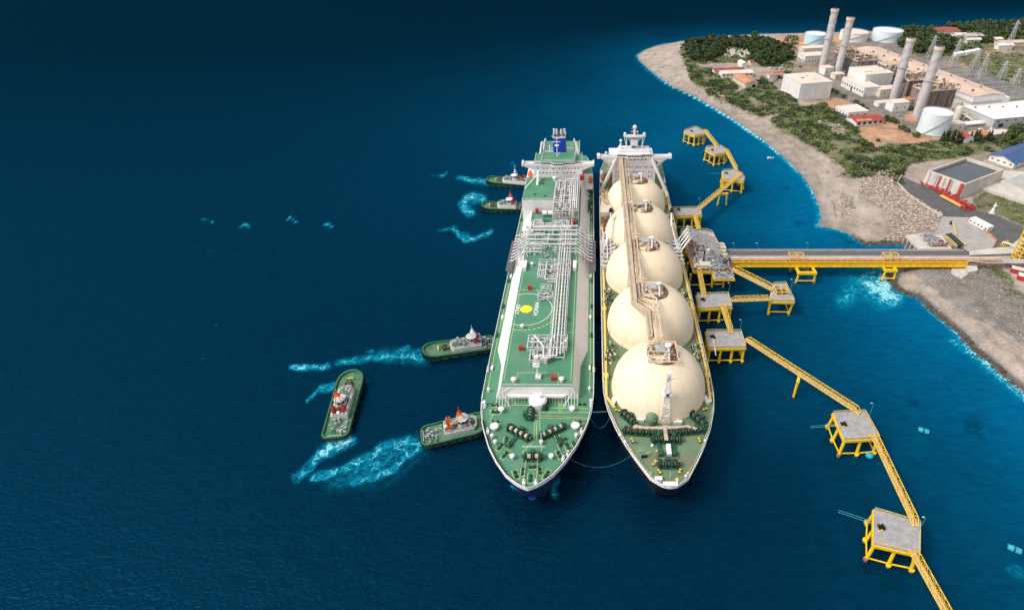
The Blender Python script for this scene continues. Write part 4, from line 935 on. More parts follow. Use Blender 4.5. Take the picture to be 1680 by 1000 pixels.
# superstructure
ss = MB(); ss.box(12.5, 41.5, 357, 372, ZD, 33.6); ss.box(14.5, 39.2, 357.2, 371, 33.6, 38.8); ss.build('accommodation_block', 'ship_white', lg)
windows(lg, 14, 40, 357, (31.8, 28.6, 25.4, 22.2), 13, .8, .75, .3); windows(lg, 16, 38, 357.2, (37.3,), 9, .9, .8, .2)
br = MB()
fr2 = [(15.6, 356.6), (20.8, 356.4), (22.2, 355.2), (31.4, 355.2), (32.8, 356.4), (38, 356.6)]
br.prism(fr2+[(38, 367), (15.6, 367)], 38.8, 41.6)
br.box(14.4, 39.3, 356.0, 356.3, 36.0, 36.2); br.box(17.0, 37.0, 356.2, 356.9, 33.6, 33.9); br.prism([(16.6, 358), (37, 358), (37, 367), (16.6, 367)], 41.6, 43.0)
for s_ in (-1, 1):
    xi, xo = LX+s_*11.3, LX+s_*23.6
    br.box(min(xi, xo), max(xi, xo), 356.2, 360, 38.5, 38.8); br.box(min(xi, xo), max(xi, xo), 356.0, 356.3, 38.5, 40.2); br.box(min(xi, xo), max(xi, xo), 359.8, 360.1, 38.5, 40.0)
    br.box(xo-1.0, xo+1.0, 355.8, 360.2, 38.4, 40.6)
    br.bar((xo-s_*2, 358, 38.3), (LX+s_*13.0, 358, 30.5), .9, 1.2); br.bar((LX+s_*11.6, 356.6, 38.3), (LX+s_*22.2, 352.5, ZD), 1.5, 1.6)
    br.bar((LX+s_*13.0, 358, 30.5), (LX+s_*17.4, 358, 30.5), .6, .8)
    br.add([(LX+s_*11.3, 356.4, 38.5), (xo-s_*1, 356.4, 38.5), (LX+s_*16.5, 356.4, 35.5), (LX+s_*11.3, 357.6, 38.5), (xo-s_*1, 357.6, 38.5), (LX+s_*16.5, 357.6, 35.5)], [(0,1,2),(5,4,3),(0,2,5,3),(1,4,5,2)])
br.build('bridge', 'ship_white', lg)
for i in range(5):
    p, q_ = fr2[i], fr2[i+1]; n_ = {0: 4, 2: 7, 4: 4}.get(i, 1)
    for k in range(n_):
        a_ = Vector((*p, 0)).lerp(Vector((*q_, 0)), (k+.1)/n_); b_ = Vector((*p, 0)).lerp(Vector((*q_, 0)), (k+.9)/n_)
        MB().bar((a_.x, a_.y-.05, 40.4), (b_.x, b_.y-.05, 40.4), .12, .95).build('bridge_window', 'window_dark', lg)
for s_ in (-1, 1): MB().prism([(LX+s_*14.9, 357.4), (LX+s_*20.5, 357.4), (LX+s_*20.5, 374), (LX+s_*14.9, 374)], ZD, 27.5).build('side_house', 'green_deck_old', lg); MB().box(min(LX+s_*15.1, LX+s_*22.4), max(LX+s_*15.1, LX+s_*22.4), 358, 378, 20, 20.4).build('boat_platform', 'ship_white', lg)
mt = MB(); mt.box(24.4, 29.0, 361, 364, 43, 49.5); mt.prism([(19.6, 361.5), (24, 360.2), (29.6, 360.2), (34, 361.5), (34, 364.2), (19.6, 364.2)], 51.2, 51.8)
for s_ in (-1, 1):
    mt.bar((LX+s_*5.2, 362, 43), (LX+s_*5.2, 362, 51.3), .6); mt.bar((LX+s_*4.8, 362, 43), (LX+s_*6.8, 362, 51.3), .4); mt.bar((LX+s_*2.4, 362, 48), (LX+s_*5.2, 362, 51.3), .35)
    mt.ball((LX+s_*6.3, 362.5, 53), .95, 12, 6); mt.cyl((LX+s_*6.3, 362.5, 51.8), .35, .8, 8)
mt.bar((24.3, 361.5, 49.5), (24.3, 361.5, 51.4), .4); mt.bar((29.3, 361.5, 49.5), (29.3, 361.5, 51.4), .4)
mt.ball((26.8, 363, 57.3), 1.35, 14, 6); mt.cyl((26.8, 363, 51.8), .7, 4.6, 10); mt.bar((24.6, 362.4, 54.5), (29.2, 362.4, 54.5), .35, .4); mt.bar((28.6, 362, 51.8), (28.6, 362, 55.2), .3)
rail(mt, [(19.6, 361.5, 51.8), (24, 360.2, 51.8), (29.6, 360.2, 51.8), (34, 361.5, 51.8)], 1, .08, 1.6)
mt.cyl((17.9, 362, 43), .9, 3.4, 10, .6); mt.ball((17.9, 362, 48.5), 1.0, 12, 6); mt.cyl((17.9, 362, 46.2), .3, 1.6, 8); mt.ball((8.2, 359, 41.4), .8, 10, 5)
rail(mt, [(16.7, 358.2, 43), (36.9, 358.2, 43)], 1, .07, 2)
for k in range(10): x = 17.5+k*2; mt.bar((x, 359+random.random()*6, 43), (x, 360, 43.8+random.random()*1.6), .2)
mt.build('radar_mast', 'ship_white', lg)
MB().box(25.2, 28.4, 360.6, 360.95, 44, 45.2).build('mast_opening', 'dark_steel', lg); MB().box(24.9, 28.7, 364.4, 369.5, 43, 55).build('funnel', 'dark_steel', lg)
q = MB(); q.box(11, 42, 373, 395, ZD, 30); q.build('engine_casing', 'ship_white', lg)
q = MB(); clutter(q, 4.5, 9.5, 338, 356, ZD, ZD+4, 50, .2, rr, .5); clutter(q, 44, 49, 330, 356, ZD, ZD+3, 50, .2, rr, .5); q.build('aft_deck_gear', 'cream_paint', lg)
q = MB(); q.path([(49.6, 300, ZD+1.2), (49.6, 350, ZD+1.2)], .4, 6); q.bar((49, 312, ZD+.6), (49, 345, ZD+.6), 1.3, .3); rail(q, [(49.6, 312, ZD+.8), (49.6, 345, ZD+.8)], 1, .06, 2); q.build('accommodation_ladder', 'galvanised', lg)
lifeboat('orange lifeboat on the domed tanker facing the green carrier', 6.2, 364, 20.4)
lifeboat('orange lifeboat on the domed tanker on the jetty side', 46.9, 364, 20.4)
# floating fenders between the ships, mooring ropes across the bows
for i, y in enumerate((196, 236, 300)):
    mb = MB(); mb.lathe((0, 0, -2.2), [(.2, 0), (1.2, .5), (1.5, 1.4), (1.5, 5.2), (1.2, 6.1), (.2, 6.6)], 12); mb.v = [(x, z, y_) for x, y_, z in mb.v]
    single(mb, 'fender', 'rubber', ['black floating fender between the two hulls nearest the bows', 'black floating fender between the two hulls at the first big domes', 'black floating fender between the two hulls by the pipe manifolds'][i], 'fender', 'floating fenders between the ships', (1.9, y, 1.0))
def rope(pts, r, m, label): q = MB(); q.path(pts, r, 5); single(q, 'mooring_rope', m, label, 'rope', 'mooring ropes')
def sag(p, q, s, n=14): return [tuple(Vector(p).lerp(Vector(q), k/n)+Vector((0,0,-4*s*(k/n)*(1-k/n)))) for k in range(n+1)]
a_ = D(850, 350); b_ = LD(170, 345)
rope(sag((a_[0], a_[1], ZD+.6), (b_[0], b_[1], ZD+.6), .25, 8), .12, 'rope_teal', 'taut pale blue rope joining the two bows')
a_ = D(858, 385); b_ = LD(188, 380); rope(sag((a_[0], a_[1], ZD+.3), (b_[0], b_[1], ZD+.3), 6.5, 18), .07, 'rope_teal', 'blue rope hanging in a deep loop between the two bows')
a_ = D(700, 690); b_ = LD(335, 675); rope(sag((a_[0], a_[1], ZD+.3), (b_[0], b_[1], ZD+.3), 6, 24), .04, 'rope_teal', 'long thin rope sagging low over the water between the two bows')
q = MB()
for a_, b_ in (((380,700),(360,850)), ((465,700),(455,850)), ((590,530),(650,690)), ((625,520),(680,650)), ((440,380),(840,395)), ((680,350),(850,352))):
    p, r_ = D(*a_), D(*b_); q = MB(); q.tube((p[0], p[1], ZD+.9), (r_[0], r_[1], ZD+.7), .12, 5); q.build('deck_rope', 'tan_walk', gc)

# ---------------- crew ----------------
def person_mesh():
    J = {'pel': (0,0,.95,.15,.11), 'spi': (0,0,1.2,.15,.1), 'che': (0,0,1.4,.18,.11), 'nk': (0,0,1.53,.06,.06), 'hd': (0,-.02,1.66,.1,.11), 'ht': (0,-.02,1.76,.08,.09),
         'sl': (.2,0,1.42,.065,.06), 'el': (.27,-.03,1.15,.05,.05), 'wl': (.26,-.2,.95,.035,.035), 'fl': (.25,-.28,.88,.04,.02), 'sr': (-.2,0,1.42,.065,.06), 'er': (-.28,.0,1.15,.05,.05), 'wr': (-.27,-.12,.92,.035,.035), 'fr': (-.26,-.17,.84,.04,.02),
         'hl': (.1,0,.88,.1,.1), 'kl': (.12,-.06,.5,.07,.075), 'al': (.12,.04,.1,.05,.05), 'tl': (.12,-.16,.04,.045,.035), 'hr': (-.1,0,.88,.1,.1), 'kr': (-.12,.02,.5,.07,.075), 'ar': (-.12,.1,.1,.05,.05), 'tr': (-.12,-.08,.04,.045,.035)}
    E = [('pel','spi'),('spi','che'),('che','nk'),('nk','hd'),('hd','ht'),('che','sl'),('sl','el'),('el','wl'),('wl','fl'),('che','sr'),('sr','er'),('er','wr'),('wr','fr'),('pel','hl'),('hl','kl'),('kl','al'),('al','tl'),('pel','hr'),('hr','kr'),('kr','ar'),('ar','tr')]
    K = list(J); me = bpy.data.meshes.new('person'); me.from_pydata([J[k][:3] for k in K], [(K.index(a), K.index(b)) for a, b in E], [])
    o = bpy.data.objects.new('person_base', me); COL.objects.link(o); md = o.modifiers.new('s', 'SKIN'); o.modifiers.new('d', 'SUBSURF').levels = 1
    for k, v in zip(K, o.data.skin_vertices[0].data): v.radius = J[k][3:]
    o.data.skin_vertices[0].data[0].use_root = True
    bpy.context.view_layer.update(); me2 = bpy.data.meshes.new_from_object(o.evaluated_get(bpy.context.evaluated_depsgraph_get())); bpy.data.objects.remove(o); return me2
PM = {}
def person(x, y, z, rz, suit, label, helmet='yellow_mark'):
    if suit not in PM:
        me = person_mesh(); me.materials.clear(); me.materials.append(MATS[suit]); me.materials.append(MATS['skin'])
        for p in me.polygons:
            if (p.center.z > 1.5 and p.center.y < 0.02) or (abs(p.center.x) > .2 and p.center.z < .93 and p.center.z > .8): p.material_index = 1
        PM[suit] = me
    o = bpy.data.objects.new('person', PM[suit]); COL.objects.link(o); o.location = (x, y, z); o.rotation_euler = (0, 0, rz)
    tag(o, label, 'person'); h = MB(); h.ball((0, 0, 0), .15, 10, 4, 1.0, True); h.lathe((0, -.02, -.01), [(.19, 0), (.19, .02), (.1, .05)], 10)
    c = h.build('helmet', helmet, o, True); c.location = (0, -.02, 1.70)
for (x, y, s_, rz, hl, lb) in ((350,580,'coverall_blue',.4,'ship_white','person in dark blue coveralls by the left rail of the domed tanker bow'), (381,575,'coverall_dark',2,'orange_paint','person in dark coveralls standing next to the blue clad crewman'), (408,650,'coverall_orange',1,'ship_white','person in orange coveralls left of the black gear on the tanker bow'), (478,660,'coverall_orange',-1.3,'yellow_mark','person in orange coveralls right of the black gear on the tanker bow'), (462,672,'coverall_dark',2.2,'ship_white','person in dark clothes bending to the black gear on the tanker bow')):
    c = LD(x, y); person(c[0], c[1], ZD+.02, rz, s_, lb, hl)
for (x, y, s_, rz, hl, lb) in ((586,385,'coverall_orange',.4,'red_paint','person in orange coveralls by the long rope on the green bow deck'), (688,665,'coverall_orange',1.4,'red_paint','person in orange coveralls beside the fairlead on the right of the green bow'), (435,335,'coverall_orange',3,'red_paint','person in orange coveralls at the drum winch in the middle of the green bow')):
    c = D(x, y); person(c[0], c[1], ZD+.02, rz, s_, lb, hl)
q = MB(); c = LD(440, 680); q.cbox((c[0], c[1], ZD), 2.2, .8, .7, .2); q.cyl((c[0]+.5, c[1], ZD+.6), .3, .5, 8); q.cyl((c[0]-.6, c[1], ZD+.6), .25, .8, 8); q.build('portable_pump', 'rubber', lg)
# ---------------- tugs ----------------
def make_tug(label, loc, rz, L=30.0, B=11.0, house=(-9, 4), wh=-3, lobes=False, mast='orange_paint', aft_open=False, funnel='red_paint', grey='tug_grey', hullm='tug_green'):
    t = thing('tugboat', label, 'tugboat', (*loc, 0), rz, 'harbour tugs', local=True)
    h = L/2; b = B/2; outl = []
    for k in range(13):
        a_ = -math.pi/2+math.pi*k/12; outl.append((h-b*1.15+b*1.15*math.cos(a_)**.9 if math.cos(a_) > 1e-6 else h-b*1.15, b*math.sin(a_)))
    outl += [(-h+2.2, b*.94), (-h+.6, b*.78), (-h, b*.5), (-h, -b*.5), (-h+.6, -b*.78), (-h+2.2, -b*.94)]
    inner = [(x*.965, y*.93) for x, y in outl]; wl = [(x*.94-.4, y*.88) for x, y in outl]
    sheer = lambda x: 2.3+1.5*max(0, (x+2)/h)**2
    m = MB(); n = len(outl)
    m.add([(x, y, -1.5) for x, y in wl]+[(x, y, sheer(x)) for x, y in outl], [(i, (i+1)%n, n+(i+1)%n, n+i) for i in range(n)]).build('hull', hullm, t, True)
    m = MB(); c0 = (0, 0, sheer(0)-.7)
    m.add([(x, y, sheer(x)-.75) for x, y in inner], [tuple(range(n))]); m.build('deck', 'tug_deck', t)
    m = MB(); m.add([(x, y, sheer(x)-.8) for x, y in inner]+[(x, y, sheer(x)+.35) for x, y in inner]+[(x, y, sheer(x)+.35) for x, y in outl]+[(x, y, sheer(x)-.1) for x, y in outl],
        [(i, (i+1)%n, n+(i+1)%n, n+i) for i in range(n)]+[(n+i, n+(i+1)%n, 2*n+(i+1)%n, 2*n+i) for i in range(n)]+[(2*n+i, 2*n+(i+1)%n, 3*n+(i+1)%n, 3*n+i) for i in range(n)]); m.build('bulwark', hullm, t)
    m = MB(); P = [(x*1.015, y*1.03, sheer(x)-.25) for x, y in outl]; 
    for i in range(n): m.bar(P[i-1], P[i], .55, .55)
    for k in range(13): a_ = -math.pi/2*.9+math.pi*.9*k/12; m.tube((h-b*1.15+b*1.2*math.cos(a_), b*1.05*math.sin(a_), 1.2), (h-b*1.15+b*1.2*math.cos(a_), b*1.05*math.sin(a_), 3.4), .42, 6)
    m.build('rubbing_fender', 'rubber', t)
    for k in range(6):
        x = -h+4+k*(L-12)/5
        for s_ in (-1, 1): m = MB(); m.tube((x, s_*(b+.15), 1.3), (x, s_*(b+.5), 1.3), .65, 10); m.build('tyre', 'rubber', t)
    x0, x1 = house
    m = MB(); m.prism([(x0, -b*.6), (x1-1.5, -b*.6), (x1, -b*.3), (x1, b*.3), (x1-1.5, b*.6), (x0, b*.6)], 1.4, 4.3); dh = m.build('deckhouse', grey, t)
    m = MB(); m.prism([(x0+.4, -b*.45), (x1-2, -b*.45), (x1-.6, -b*.25), (x1-.6, b*.25), (x1-2, b*.45), (x0+.4, b*.45)], 4.32, 4.42); m.build('boat_deck', 'tug_deck', t)
    m = MB(); rail(m, [(x0+.2, -b*.52, 4.3), (x1-1.6, -b*.52, 4.3), (x1-.1, -b*.28, 4.3), (x1-.1, b*.28, 4.3), (x1-1.6, b*.52, 4.3), (x0+.2, b*.52, 4.3)], 1, .06, 1.6, True); rail(m, [(-h+1, -b*.5, 1.7), (-h+1, b*.5, 1.7)], 1, .06, 1.5); m.build('deck_rail', 'ship_white', t)
    m = MB(); o8 = [(wh+2.4*math.cos(a_), 2.3*math.sin(a_)) for a_ in [math.pi/8+k*math.pi/4 for k in range(8)]]
    m.prism([(x*1, y) for x, y in o8], 4.4, 7.9); m.prism([(wh+(x-wh)*1.12, y*1.12) for x, y in o8], 7.9, 8.15); whs = m.build('wheelhouse', 'ship_white' if grey != 'tug_grey' else grey, t)
    for i in range(8):
        p, q_ = Vector((*o8[i-1], 0)), Vector((*o8[i], 0)); a_, b__ = p.lerp(q_, .12), p.lerp(q_, .88); off = ((p+q_)/2-Vector((wh, 0, 0))).normalized()*.05
        MB().bar((a_.x+off.x, a_.y+off.y, 7.0), (b__.x+off.x, b__.y+off.y, 7.0), .08, 1.0).build('window', 'window_dark', whs)
    m = MB()
    for s_ in (-1, 1): m.bar((wh-2.4, s_*1.2, 8.1), (wh-.8, 0, 13.2), .22)
    m.bar((wh+.6, 0, 8.1), (wh-.8, 0, 13.2), .22); m.bar((wh-.8, 0, 12), (wh-.8, 0, 14.6), .2); m.box(wh-1.7, wh+.1, -1.1, 1.1, 10.6, 10.8); m.cyl((wh-.8, 0, 10.8), .4, 1.2, 8); m.box(wh-.9, wh-.7, -1.5, 1.5, 11.6, 11.9); m.build('mast', mast, t)
    for s_ in (-1, 1):
        m = MB(); m.cbox((x0+2.2, s_*b*.36, 4.3), 1.8, 1.2, 3.2); f_ = m.build('funnel', funnel, t); MB().cyl((x0+2.2, s_*b*.36, 7.4), .35, 1.1, 8).build('exhaust', 'dark_steel', f_)
    m = MB(); xw = x1+2.6; m.tube((xw, -1.4, 2.9), (xw, 1.4, 2.9), .85, 10)
    for s_ in (-1.5, 1.3): m.tube((xw, s_, 2.9), (xw, s_+.2, 2.9), 1.35, 12)
    m.box(xw-1.2, xw+1.2, -2, 2, 1.6, 2.2); m.build('towing_winch', 'dark_steel', t)
    m = MB(); m.box(xw+3, xw+3.4, -1.3, -.9, 1.8, 3.8); m.box(xw+3, xw+3.4, .9, 1.3, 1.8, 3.8); m.box(xw+2.95, xw+3.45, -1.4, 1.4, 3.7, 4.1); m.build('towing_staple', 'pale_yellow', t)
    m = MB(); rt = random.Random(int(abs(loc[0])*7)); clutter(m, x0+.5, x1-1, -b*.5, b*.5, 4.4, 6.0, 40, .12, rt, .7); clutter(m, -h+2, x0-.5, -b*.7, b*.7, 1.6, 2.6, 22, .12, rt, .8); m.build('deck_gear', 'grey_steel', t)
    m = MB(); clutter(m, x1+.5, x1+5, -b*.4, b*.4, 1.7, 3.4, 18, .15, rt, .6); m.build('foredeck_gear', 'rust_brown', t)
    m = MB(); m.bar((x0+3, b*.2, 4.4), (x0+6, -b*.3, 7.4), .35); m.cyl((x0+3, b*.2, 4.4), .4, 1.6, 8); m.build('deck_crane', 'orange_paint', t)
    m = MB(); m.ball((x0+1.0, 0, 5.2), .8, 10, 4); m.build('life_raft', 'ship_white', t)
    if lobes:
        for s_ in (-1, 1): MB().lathe((-h+3.4, s_*b*.42, 1.56), [(2.2, 0), (2.1, .25), (.1, .4)], 18).build('thruster_hatch', 'tug_green', t, True)
    return t
def tugpos(px, py): return W(px, py, 1.5)
def tug_between(pb, ps, **k):
    a_, b_ = Vector(W(*pb, 1.5)), Vector(W(*ps, 1.5)); c = (a_+b_)/2; d = a_-b_
    return make_tug(loc=(c.x, c.y), rz=math.atan2(d.y, d.x), L=d.length, **k)
tug_between((694,580), (812,562), label='green tug with its round bow seaward pushing behind the left side of the green carrier', house=(-11, 4), wh=-6.5, mast='ship_white')
tug_between((580,613), (549,720), label='green tug lying free in open water with its bow away from the camera', house=(-9, 8), wh=-2.5, lobes=True, mast='orange_paint', grey='tug_grey', B=11.5)
tug_between((803,693), (691,718), label='green tug with a tall red mast nosed against the bow of the green carrier', house=(-4.5, 9), wh=3.5, B=11.5, mast='orange_paint', aft_open=True, funnel='orange_paint')
tug_between((799,297), (874,302), label='white housed green tug under the stern wing of the green carrier', house=(-13, 5), wh=-4, mast='ship_white', grey='ship_white')
tug_between((791,340), (862,340), label='small green tug beside the round patch of foam', house=(-9, 4), wh=-4.5, mast='orange_paint', grey='ship_white')
# ---------------- jetty dolphins ----------------
def dolphin(px_corners, label, z=10.2, nx=3, ny=2, hook=None, rake=1.0, slab=1.1, mid=False, wavy=True, piles='yellow_paint'):
    C4 = [W(x, y, z) for x, y in px_corners]        # back left, back right, front right, front left (extra points allowed)
    cx = sum(p[0] for p in C4)/len(C4); cy = sum(p[1] for p in C4)/len(C4)
    t = thing('mooring_platform', label, 'mooring platform', (cx, cy, 0), 0, 'yellow legged mooring platforms')
    MB().prism(C4, z-slab+.25, z).build('deck_slab', 'deck_concrete', t)
    n = len(C4); m = MB()
    for i in range(n):
        p, q = C4[i-1], C4[i]; m.bar((p[0], p[1], z-slab-.1), (q[0], q[1], z-slab-.1), .9, 1.1)
    inner = [(cx+(p[0]-cx)*.93, cy+(p[1]-cy)*.93) for p in C4]
    for i in range(n): m.bar((inner[i-1][0], inner[i-1][1], z-slab-.9), (inner[i][0], inner[i][1], z-slab-.9), .7, .8)
    m.bar((inner[0][0], inner[0][1], z-slab-.9), (inner[2][0], inner[2][1], z-slab-.9), .6, .8)
    m.build('deck_beams', piles, t)
    # piles round the perimeter
    P = []
    if n == 4:
        bl, br, fr_, fl = [Vector((*p, 0)) for p in inner]
        for i in range(nx): P.append(fl.lerp(fr_, i/(nx-1))); P.append(bl.lerp(br, i/(nx-1)))
        for j in range(1, ny): P.append(fl.lerp(bl, j/ny)); P.append(fr_.lerp(br, j/ny))
    else:
        for i in range(n):
            a_, b_ = Vector((*inner[i-1], 0)), Vector((*inner[i], 0)); P.append(b_)
            if (b_-a_).length > 7: P.append(a_.lerp(b_, .5))
    feet = []
    for p in P:
        d = (p-Vector((cx, cy, 0))); d.normalize() if d.length > .1 else None
        q = p+d*rake; feet.append((q, p))
        m = MB(); m.tube((p.x, p.y, z-slab-.3), (q.x, q.y, -2), .62, 12); pl = m.build('pile', piles, t, True)
        m = MB(); m.lathe((q.x, q.y, -2), [(.74, 0), (.74, 2.35)], 10); m.build('tide_band', 'rock_dark', pl)
        m = MB()
        m.lathe((q.x, q.y, .9), [(.66, 0), (.88, .15), (.88, .7), (.66, .85)], 10); m.build('splash_collar', 'rust_brown' if random.random() < .25 else piles, pl, True)
    # bracing just above the water
    m = MB(); ang = sorted(feet, key=lambda f: math.atan2(f[0].y-cy, f[0].x-cx))
    for i in range(len(ang)):
        (q0, p0), (q1, p1) = ang[i-1], ang[i]
        a_ = q0.lerp(p0, .18); b_ = q1.lerp(p1, .18); m.tube((a_.x, a_.y, 1.8), (b_.x, b_.y, 1.8), .3, 8)
    m.build('low_bracing', piles, t, True)
    m = MB(); clutter(m, cx-3, cx+3, cy-2, cy+2, 1.2, 4.5, 8, .25, rr, .5); m.build('low_fittings', 'dark_steel', t)
    m = MB(); C3 = [(cx+(p[0]-cx)*.985, cy+(p[1]-cy)*.985, z) for p in C4]
    rail(m, [C3[0]]+C3[1:]+([] if n > 4 else []), 1.0, .07, 2.2); m.build('handrail', 'pale_yellow', t)
    m = MB()
    for k in range(1, 4):
        a_, b_ = Vector((*C4[0], z+.02)).lerp(Vector((*C4[1], z+.02)), k/4), Vector((*C4[-1], z+.02)).lerp(Vector((*C4[-2], z+.02)), k/4); m.bar(a_, b_, .1, .02)
    a_, b_ = Vector((*C4[0], z+.025)).lerp(Vector((*C4[-1], z+.025)), .5), Vector((*C4[1], z+.025)).lerp(Vector((*C4[2], z+.025)), .5); m.bar(a_, b_, .1, .02)
    m.build('slab_joints', 'concrete', t)
    if hook:
        h = W(*hook, z); m = MB(); m.cbox((h[0], h[1], z), 2.0, 1.5, .45, .3); m.cyl((h[0], h[1]+.4, z+.4), .45, 1.1, 8)
        for k in (-.5, 0, .5): m.bar((h[0]-.2, h[1]+k, z+.8), (h[0]-1.5, h[1]+k*1.6, z+.7), .3, .5)
        hk = m.build('mooring_hook', 'rubber', t); MB().cbox((h[0]-.9, h[1]-.9, z), 1.2, .7, .6).build('hook_motor', 'pale_yellow', hk)
    return t, cx, cy
def truss(p, q, label, w=1.9, h=2.1, bay=2.3, cat='footbridge', fenced=True, name='footbridge'):
    p, q = Vector(p), Vector(q); c = (p+q)/2
    t = thing(name, label, 'footbridge', (c.x, c.y, 0), 0, 'yellow lattice footbridges')
    d = q-p; L = d.length; d.normalize(); s_ = d.cross(Vector((0,0,1))).normalized(); up = Vector((0,0,1)); n = max(3, round(L/bay))
    m = MB()
    for sg in (-1, 1):
        o = s_*sg*w/2; m.bar(p+o, q+o, .24); m.bar(p+o+up*h+d*bay*.8, q+o+up*h-d*bay*.8, .2)
        m.bar(p+o, p+o+up*h+d*bay*.8, .22); m.bar(q+o, q+o+up*h-d*bay*.8, .22)
        for k in range(1, n):
            a_ = p.lerp(q, k/n)+o; m.bar(a_, a_+up*h, .12)
            if k < n-1:
                b_ = p.lerp(q, (k+1)/n)+o; m.bar(a_ if k % 2 else a_+up*h, b_+up*h if k % 2 else b_, .1)
    for k in range(1, n):
        a_ = p.lerp(q, k/n)+up*h; m.bar(a_-s_*w/2, a_+s_*w/2, .09)
        if k < n-1: b_ = p.lerp(q, (k+1)/n)+up*h; sg = 1 if k % 2 else -1; m.bar(a_-s_*w/2*sg, b_+s_*w/2*sg, .08)
        a_ = p.lerp(q, k/n); m.bar(a_-s_*w/2, a_+s_*w/2, .14)
    m.build('lattice_frame', 'yellow_paint', t)
    m = MB(); m.bar(p+up*.12, q+up*.12, w*.82, .08); m.build('walk_deck', 'tan_walk', t)
    return t
GA = [
 (((1434.6,834),(1509.4,856),(1508.5,908),(1434,891)), 'largest and nearest platform with a concrete deck at the bottom right', (1447,866), 3, 2, 1.1),
 (((1367,676),(1419,674),(1443,717),(1386,720)), 'platform where the long diagonal footbridge ends and the steep one begins', (1385,697), 3, 2, 1.1),
 (((1158.4,542.4),(1215.6,542.4),(1223.6,568.8),(1162.8,569.6)), 'platform beside the front dome of the tanker where the long footbridge starts', (1170,554), 4, 2, .35),
 (((1142.8,482.4),(1194.8,480.8),(1201,503),(1146.8,505.6)), 'platform next to the tanker just in front of the loading jetty', (1154,493), 4, 2, .35),
 (((1102.5,341.3),(1148.5,340.5),(1151,352.4),(1109,354)), 'platform next to the tanker just behind the loading jetty', (1114,345), 4, 2, .3),
 (((1185,280),(1207,277.5),(1221.6,291),(1219,297),(1187,293.5)), 'platform crossed by a diagonal footbridge, third from the beach point', (1192,285), 3, 2, .7),
 (((1158.7,241),(1181.6,239),(1193.5,247),(1190,250.5),(1173,253.5),(1157.5,245)), 'many sided platform in the middle of the rear row of three', (1169,247), 3, 2, .7),
 (((1123,213.8),(1140.8,208),(1158,217),(1155,219.5),(1140,222),(1122.5,216)), 'many sided platform at the far end of the mooring line', (1135,216), 3, 2, .7)]
DOL = []
for cs, lb, hk, nx, ny, rk_ in GA: DOL.append(dolphin(cs, lb, 10.2, nx, ny, hk, rk_))
# junction platform with caged machinery
t, cx, cy = dolphin(((1269,464.8),(1289,464),(1303.6,493.4),(1263,492.4)), 'square platform with a yellow cage on deck where two footbridges meet', 10.2, 2, 1, None, -1.2)
m = MB(); 
for zz in (10.3, 12.3): 
    for k in range(3): m.bar((cx-3.4, cy-3.2+k*3, zz), (cx+3.0, cy-3.2+k*3, zz), .3)
    for x in (-3.4, -.3, 3.0): m.bar((cx+x, cy-3.2, zz), (cx+x, cy+2.8, zz), .3)
for x in (-3.4, -.3, 3.0):
    for y in (-3.2, -.2, 2.8): m.bar((cx+x, cy+y, 10.2), (cx+x, cy+y, 12.3), .25)
m.build('cage_frame', 'pale_yellow', t); m = MB(); clutter(m, cx-3, cx+2.6, cy-2.8, cy+2.4, 10.2, 11.6, 30, .15, rr, .6); m.build('caged_machinery', 'rust_brown', t)
ZB = 10.5
def wp(px, py, z=ZB): x, y = W(px, py, z); return (x, y, z)
TR = [((1222,556),(1411,678),'longest footbridge running diagonally from the tanker bow out to the corner platform'),
 ((1431,711),(1503,863),'footbridge joining the corner platform to the nearest platform'),
 ((1495,902),(1572,1040),'footbridge leaving the picture below the nearest platform'),
 ((1184,500),(1199,545),'short footbridge between the two platforms beside the front domes'),
 ((1145,437),(1155,488),'steep footbridge from the loading jetty down to the next platform'),
 ((1200,441),(1268,475),'wide footbridge slanting from the loading jetty to the square platform'),
 ((1199,493),(1265,491),'level footbridge between the front platform and the square platform'),
 ((1139,352),(1147,381),'short footbridge from the rear platform to the loading jetty'),
 ((1146,344),(1217,285),'footbridge climbing diagonally across the third platform from the rear'),
 ((1191,247),(1208,279),'footbridge between the middle and third platforms of the rear row'),
 ((1156,215),(1177,242),'footbridge between the farthest platform and its neighbour')]
BR = []
for a_, b_, lb in TR: BR.append(truss(wp(*a_), wp(*b_), lb, w=3.0 if 'wide' in lb else 1.9, h=2.2))
def pier(px, py, label, zt=10.0, two=None, spread=2.4, rz=0):
    x, y = W(px, py, 0); t = thing('bridge_support', label, 'bridge support', (x, y, 0), 0, 'footbridge supports')
    ca, sa = math.cos(rz), math.sin(rz)
    for s_ in (-1, 1):
        m = MB(); m.tube((x+ca*s_*spread*.7, y+sa*s_*spread*.7, zt-.8), (x+ca*s_*spread, y+sa*s_*spread, -2), .55, 10); pl = m.build('pile', 'yellow_paint', t, True)
        m = MB(); m.cyl((x+ca*s_*spread, y+sa*s_*spread, -2), .62, 2.7, 10); m.build('tide_band', 'rust_brown', pl)
    MB().bar((x-ca*spread, y-sa*spread, zt-.9), (x+ca*spread, y+sa*spread, zt-.9), 1.2, 1.2).build('cap_beam', 'yellow_paint', t); return t
pier(1303, 646, 'two legged yellow support under the middle of the longest footbridge', rz=R(65))
pier(1184, 337, 'two legged yellow support under the rear diagonal footbridge', rz=R(5), spread=3.4)
